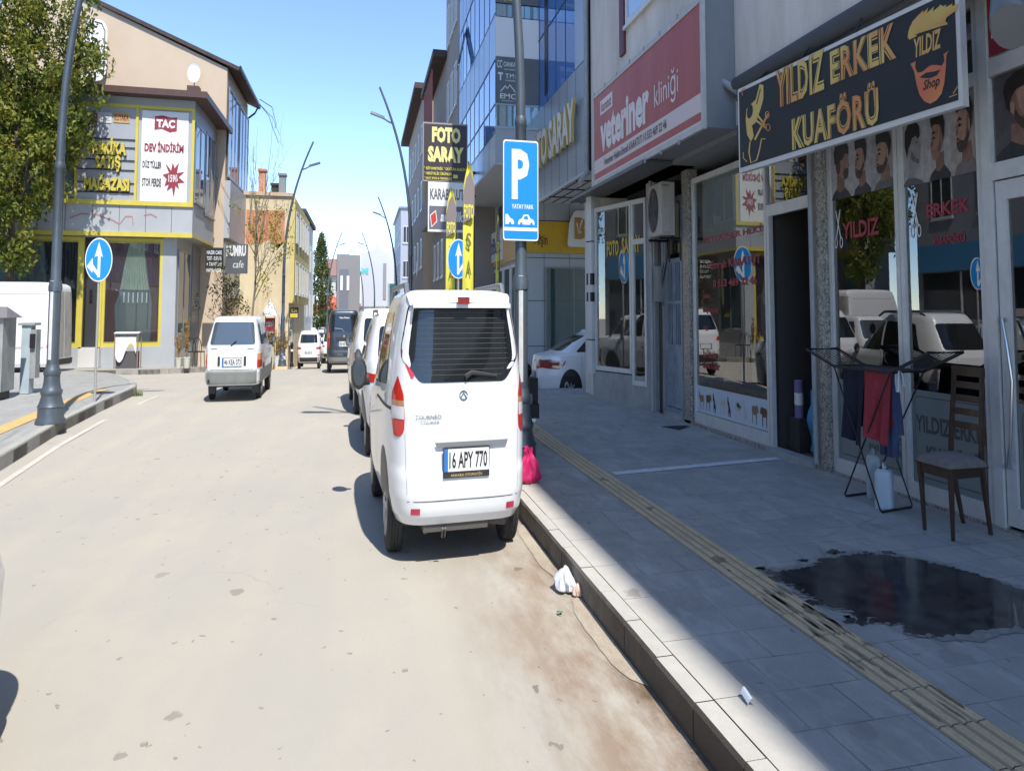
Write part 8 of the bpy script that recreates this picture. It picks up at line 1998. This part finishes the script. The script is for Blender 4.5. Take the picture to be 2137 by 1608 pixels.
cafe_chair('left black round-backed cafe chair beside the pots', at(398, 745, 38.3).x, 38.3, zq, R(10)); cafe_chair('right black round-backed cafe chair nearer the estate car', at(415, 745, 38.3).x, 38.3, zq, R(-15))
# menu stand, poster column, bollard
ms = thing('menu_stand', 'small stand with a white peaked top and red poster behind the old estate', 'stand', (at(563, 700, 47).x, 47, -.4))
X = at(563, 700, 47).x; F_ = Fr((X, 47, 0), (1, 0, 0)); z = zr(47)+H
MB().fbox(F_, -.32, -.28, z, 1.45, -.05, 0).fbox(F_, .28, .32, z, 1.45, -.05, 0).build('post', BLKM, ms); MB().fbox(F_, -.30, .30, .55, 1.4, -.04, .01).build('board', mat('poster_red', (.26, .04, .05), .6), ms)
MB().text(F_, 'MENÜ', -.22, 1.1, .44, .2, .015, .02).text(F_, 'KUMRU TOST ÇAY', -.24, .8, .48, .1, .015, .01).build('lettering', WHT, ms)
MB().add([(X-.5, 46.6, 1.48), (X+.5, 46.6, 1.48), (X+.5, 47.4, 1.48), (X-.5, 47.4, 1.48), (X, 47, 2.1)], [(3, 2, 1, 0), (0, 1, 4), (1, 2, 4), (2, 3, 4), (3, 0, 4)]).build('top', WHT, ms)
pc = thing('poster_column', 'white column covered with small pink notices near the lamp post foot', 'column', (at(588, 700, 46.5).x, 46.5, -.4))
X = at(588, 700, 46.5).x; MB().lathe((X, 46.5, zr(46.5)+H), [(.02, 0), (.22, 0), (.22, 1.9), (.02, 1.95)], 16).build('body', WHT, pc, smooth=True)
F_ = Fr((X-.2, 46.25, 0), (1, 0, 0)); mb = MB()
for i in range(4):
    for j in range(3): mb.fbox(F_, .02+.13*j, .10+.13*j, .2+.33*i, .42+.33*i, 0, .004)
mb.build('notices', mat('notice_pink', (.48, .30, .33), .8), pc)
bl = thing('bollard', 'dark grey bollard on the left kerb in front of the walking person', 'bollard', (at(609, 740, 50).x, 50, -.6))
X = at(609, 740, 50).x; MB().lathe((X, 50, zr(50)+H), [(.02, 0), (.14, 0), (.14, .1), (.09, .14), (.09, .8), (.11, .82), (.11, .9), (.05, .98), (.02, .99)], 14).build('post', BLKM, bl, smooth=True)
MB().lathe((X, 50, zr(50)+H+.6), [(.092, 0), (.097, .01), (.097, .08), (.092, .09)], 14).build('band', SW, bl, smooth=True)

# ------------------------------------------------------------------ people
def skin_mesh(name, pts, edges, parent, m_, lev=1):
    me = bpy.data.meshes.new(name); me.from_pydata([p[:3] for p in pts], edges, []); o = bpy.data.objects.new(name, me); COL.objects.link(o)
    sk = o.modifiers.new('s', 'SKIN'); sk.use_smooth_shade = True
    for i, p in enumerate(pts): r_ = p[3]; me.skin_vertices[0].data[i].radius = (r_, p[4] if len(p) > 4 else r_)
    me.skin_vertices[0].data[0].use_root = True
    sb_ = o.modifiers.new('b', 'SUBSURF'); sb_.levels = lev; sb_.render_levels = lev
    bpy.context.view_layer.update(); dg = bpy.context.evaluated_depsgraph_get(); nm = bpy.data.meshes.new_from_object(o.evaluated_get(dg)); bpy.data.objects.remove(o)
    for v in nm.vertices: v.co.x /= SQ; v.co.y /= SQ
    nm.materials.clear(); nm.materials.append(m_); nm.name = name
    q = bpy.data.objects.new(name, nm); COL.objects.link(q); q.parent = parent; return q
def person(label, x, y, z, rz, top, trou, hair=(.03, .02, .02), stride=.18, h=1.72):
    t = thing('person', label, 'person', (x, y, z), rz)
    k = h/1.72; s_ = stride
    P = [(0, 0, .95, .13, .11), (0, .01, 1.15, .12, .10), (0, 0, 1.38, .15, .11), (0, 0, 1.48, .06), (0, .02, 1.56, .085), (0, .02, 1.66, .075),
         (.17, 0, 1.41, .055), (.23, -.02, 1.14, .042), (.24, .08, .92, .032), (.25, .10, .84, .03), (-.17, 0, 1.41, .055), (-.23, .0, 1.14, .042), (-.24, -.05, .92, .032), (-.25, -.04, .84, .03),
         (.09, 0, .88, .09), (.10, s_*.5, .50, .062), (.10, s_*.6, .10, .042), (.10, s_*.6+.16, .04, .035), (-.09, 0, .88, .09), (-.10, -s_*.3, .50, .062), (-.10, -s_, .12, .042), (-.10, -s_+.15, .05, .035)]
    E_ = [(0, 1), (1, 2), (2, 3), (3, 4), (4, 5), (2, 6), (6, 7), (7, 8), (8, 9), (2, 10), (10, 11), (11, 12), (12, 13), (0, 14), (14, 15), (15, 16), (16, 17), (0, 18), (18, 19), (19, 20), (20, 21)]
    P = [tuple(c*k for c in p) for p in P]
    skin_mesh('body', P, E_, t, mat('skin', (.42, .26, .19), .6), 2)
    def sub(idx, es, gr): 
        m = {a: i for i, a in enumerate(idx)}; return [tuple(list(P[a][:3])+[r_*gr for r_ in (P[a][3:] if len(P[a]) > 4 else (P[a][3], P[a][3]))]) for a in idx], [(m[a], m[b_]) for a, b_ in es]
    a, b_ = sub([0, 1, 2, 6, 7, 8, 10, 11, 12], [(0, 1), (1, 2), (2, 6), (6, 7), (7, 8), (2, 10), (10, 11), (11, 12)], 1.16); skin_mesh('jacket', a, b_, t, top)
    a, b_ = sub([0, 14, 15, 16, 18, 19, 20], [(0, 14), (14, 15), (15, 16), (0, 18), (18, 19), (19, 20)], 1.12); skin_mesh('trousers', a, b_, t, trou)
    bpart(MB().lathe((0, .0, 1.60*k), [(.02, -.03), (.09, -.01), (.098, .05), (.08, .11), (.02, .135)], 16), 'hair', mat('hair_dark', hair, .8), t)
    for sd in (-1, 1): bpart(MB().grid(lambda u, v: (sd*.10*k+.045*math.cos(u*6.283)*math.sin(v*3.14), (s_*.6+.07 if sd > 0 else -s_+.06)+.12*math.cos(v*3.14), .04+.035*math.sin(u*6.283)*math.sin(v*3.14)), 12, 8, closeu=True), 'shoe', BLK, t)
    return t
p = at(606, 700, 60); person('person in a grey-blue jacket walking away on the far left pavement', p.x-.1, 60, zr(60)+.15, R(5), mat('jacket_blue', (.16, .22, .30), .9), mat('trousers_dark', (.03, .03, .05), .9))
p = at(622, 700, 72); person('person in dark red clothes further down the left pavement', p.x, 72, zr(72)+.15, R(190), mat('jacket_red', (.22, .04, .06), .9), mat('trousers_grey', (.08, .08, .09), .9), stride=.1)
p = atX(1652, 760, 9.2); person('person in black standing inside the open vet doorway', 9.2, p.y, .17, R(100), mat('jacket_black', (.012, .012, .014), .9), mat('trousers_black', (.012, .012, .014), .9), stride=.02)

# ------------------------------------------------------------------ the shops opposite, seen only in the window reflections
for i, (y0, y1, h_, m_, band, lb) in enumerate(((-26, -8, 12.5, GREYP, mat('band_turquoise', (.06, .30, .36), .5), 'grey block across the street, reflected in the windows'),
        (-7.5, 9, 13.5, mat('ochre_render', (.36, .27, .17), .85, var=.2), mat('band_dark', (.05, .05, .06), .5), 'ochre block across the street, reflected in the windows'),
        (9.5, 35.5, 13, mat('cool_grey_render', (.26, .27, .29), .85, var=.2), mat('band_blue', (.06, .22, .40), .5), 'cool grey block across the street, reflected in the windows'))):
    t = thing('shop_building', lb, 'building', (-22, (y0+y1)/2, 0)); wall_box(t, -32, -19.5, y0, y1, -.1, h_, m_); MB().box(-32.3, -18.9, y0-.2, y1+.2, h_, h_+.3).build('roof', TILE, t)
    F = Fr((-19.5, 0, 0), (0, 1, 0)); MB().fbox(F, y0+.3, y1-.3, 3.0, 3.9, 0, .25).build('sign_band', band, t); MB().fbox(F, y0+.4, y1-.4, .3, 2.95, .0, .02).build('shopfront', mat('dark_glass'), t)
    n = int((y1-y0)/3.2)
    for k in range(n):
        MB().fbox(F, y0+.4+k*3.2, y0+.5+k*3.2, .3, 2.95, .02, .08).build('shopfront_post', ALU, t)
        for z in (4.8, 7.4):
            if z < h_-2: window(F, y0+.9+k*3.2, y0+2.4+k*3.2, z, z+1.5, t, ALU, FGL, mull=2, w0=.004)

one(MB().box(7.84, 8.1, 10.78, 11.08, .17, .52), 'box', mat('box_dark', (.04, .035, .03), .8), 'dark box under the tins just inside the open door', 'box')

MB().add([(7.80, 11.4, 2.5), (7.80, 14.1, 2.5), (7.80, 14.1, 3.4), (7.80, 11.4, 3.4)], [(0, 1, 2, 3)]).build('blind', mat('pale_blind', (.46, .50, .47), .8), bld)
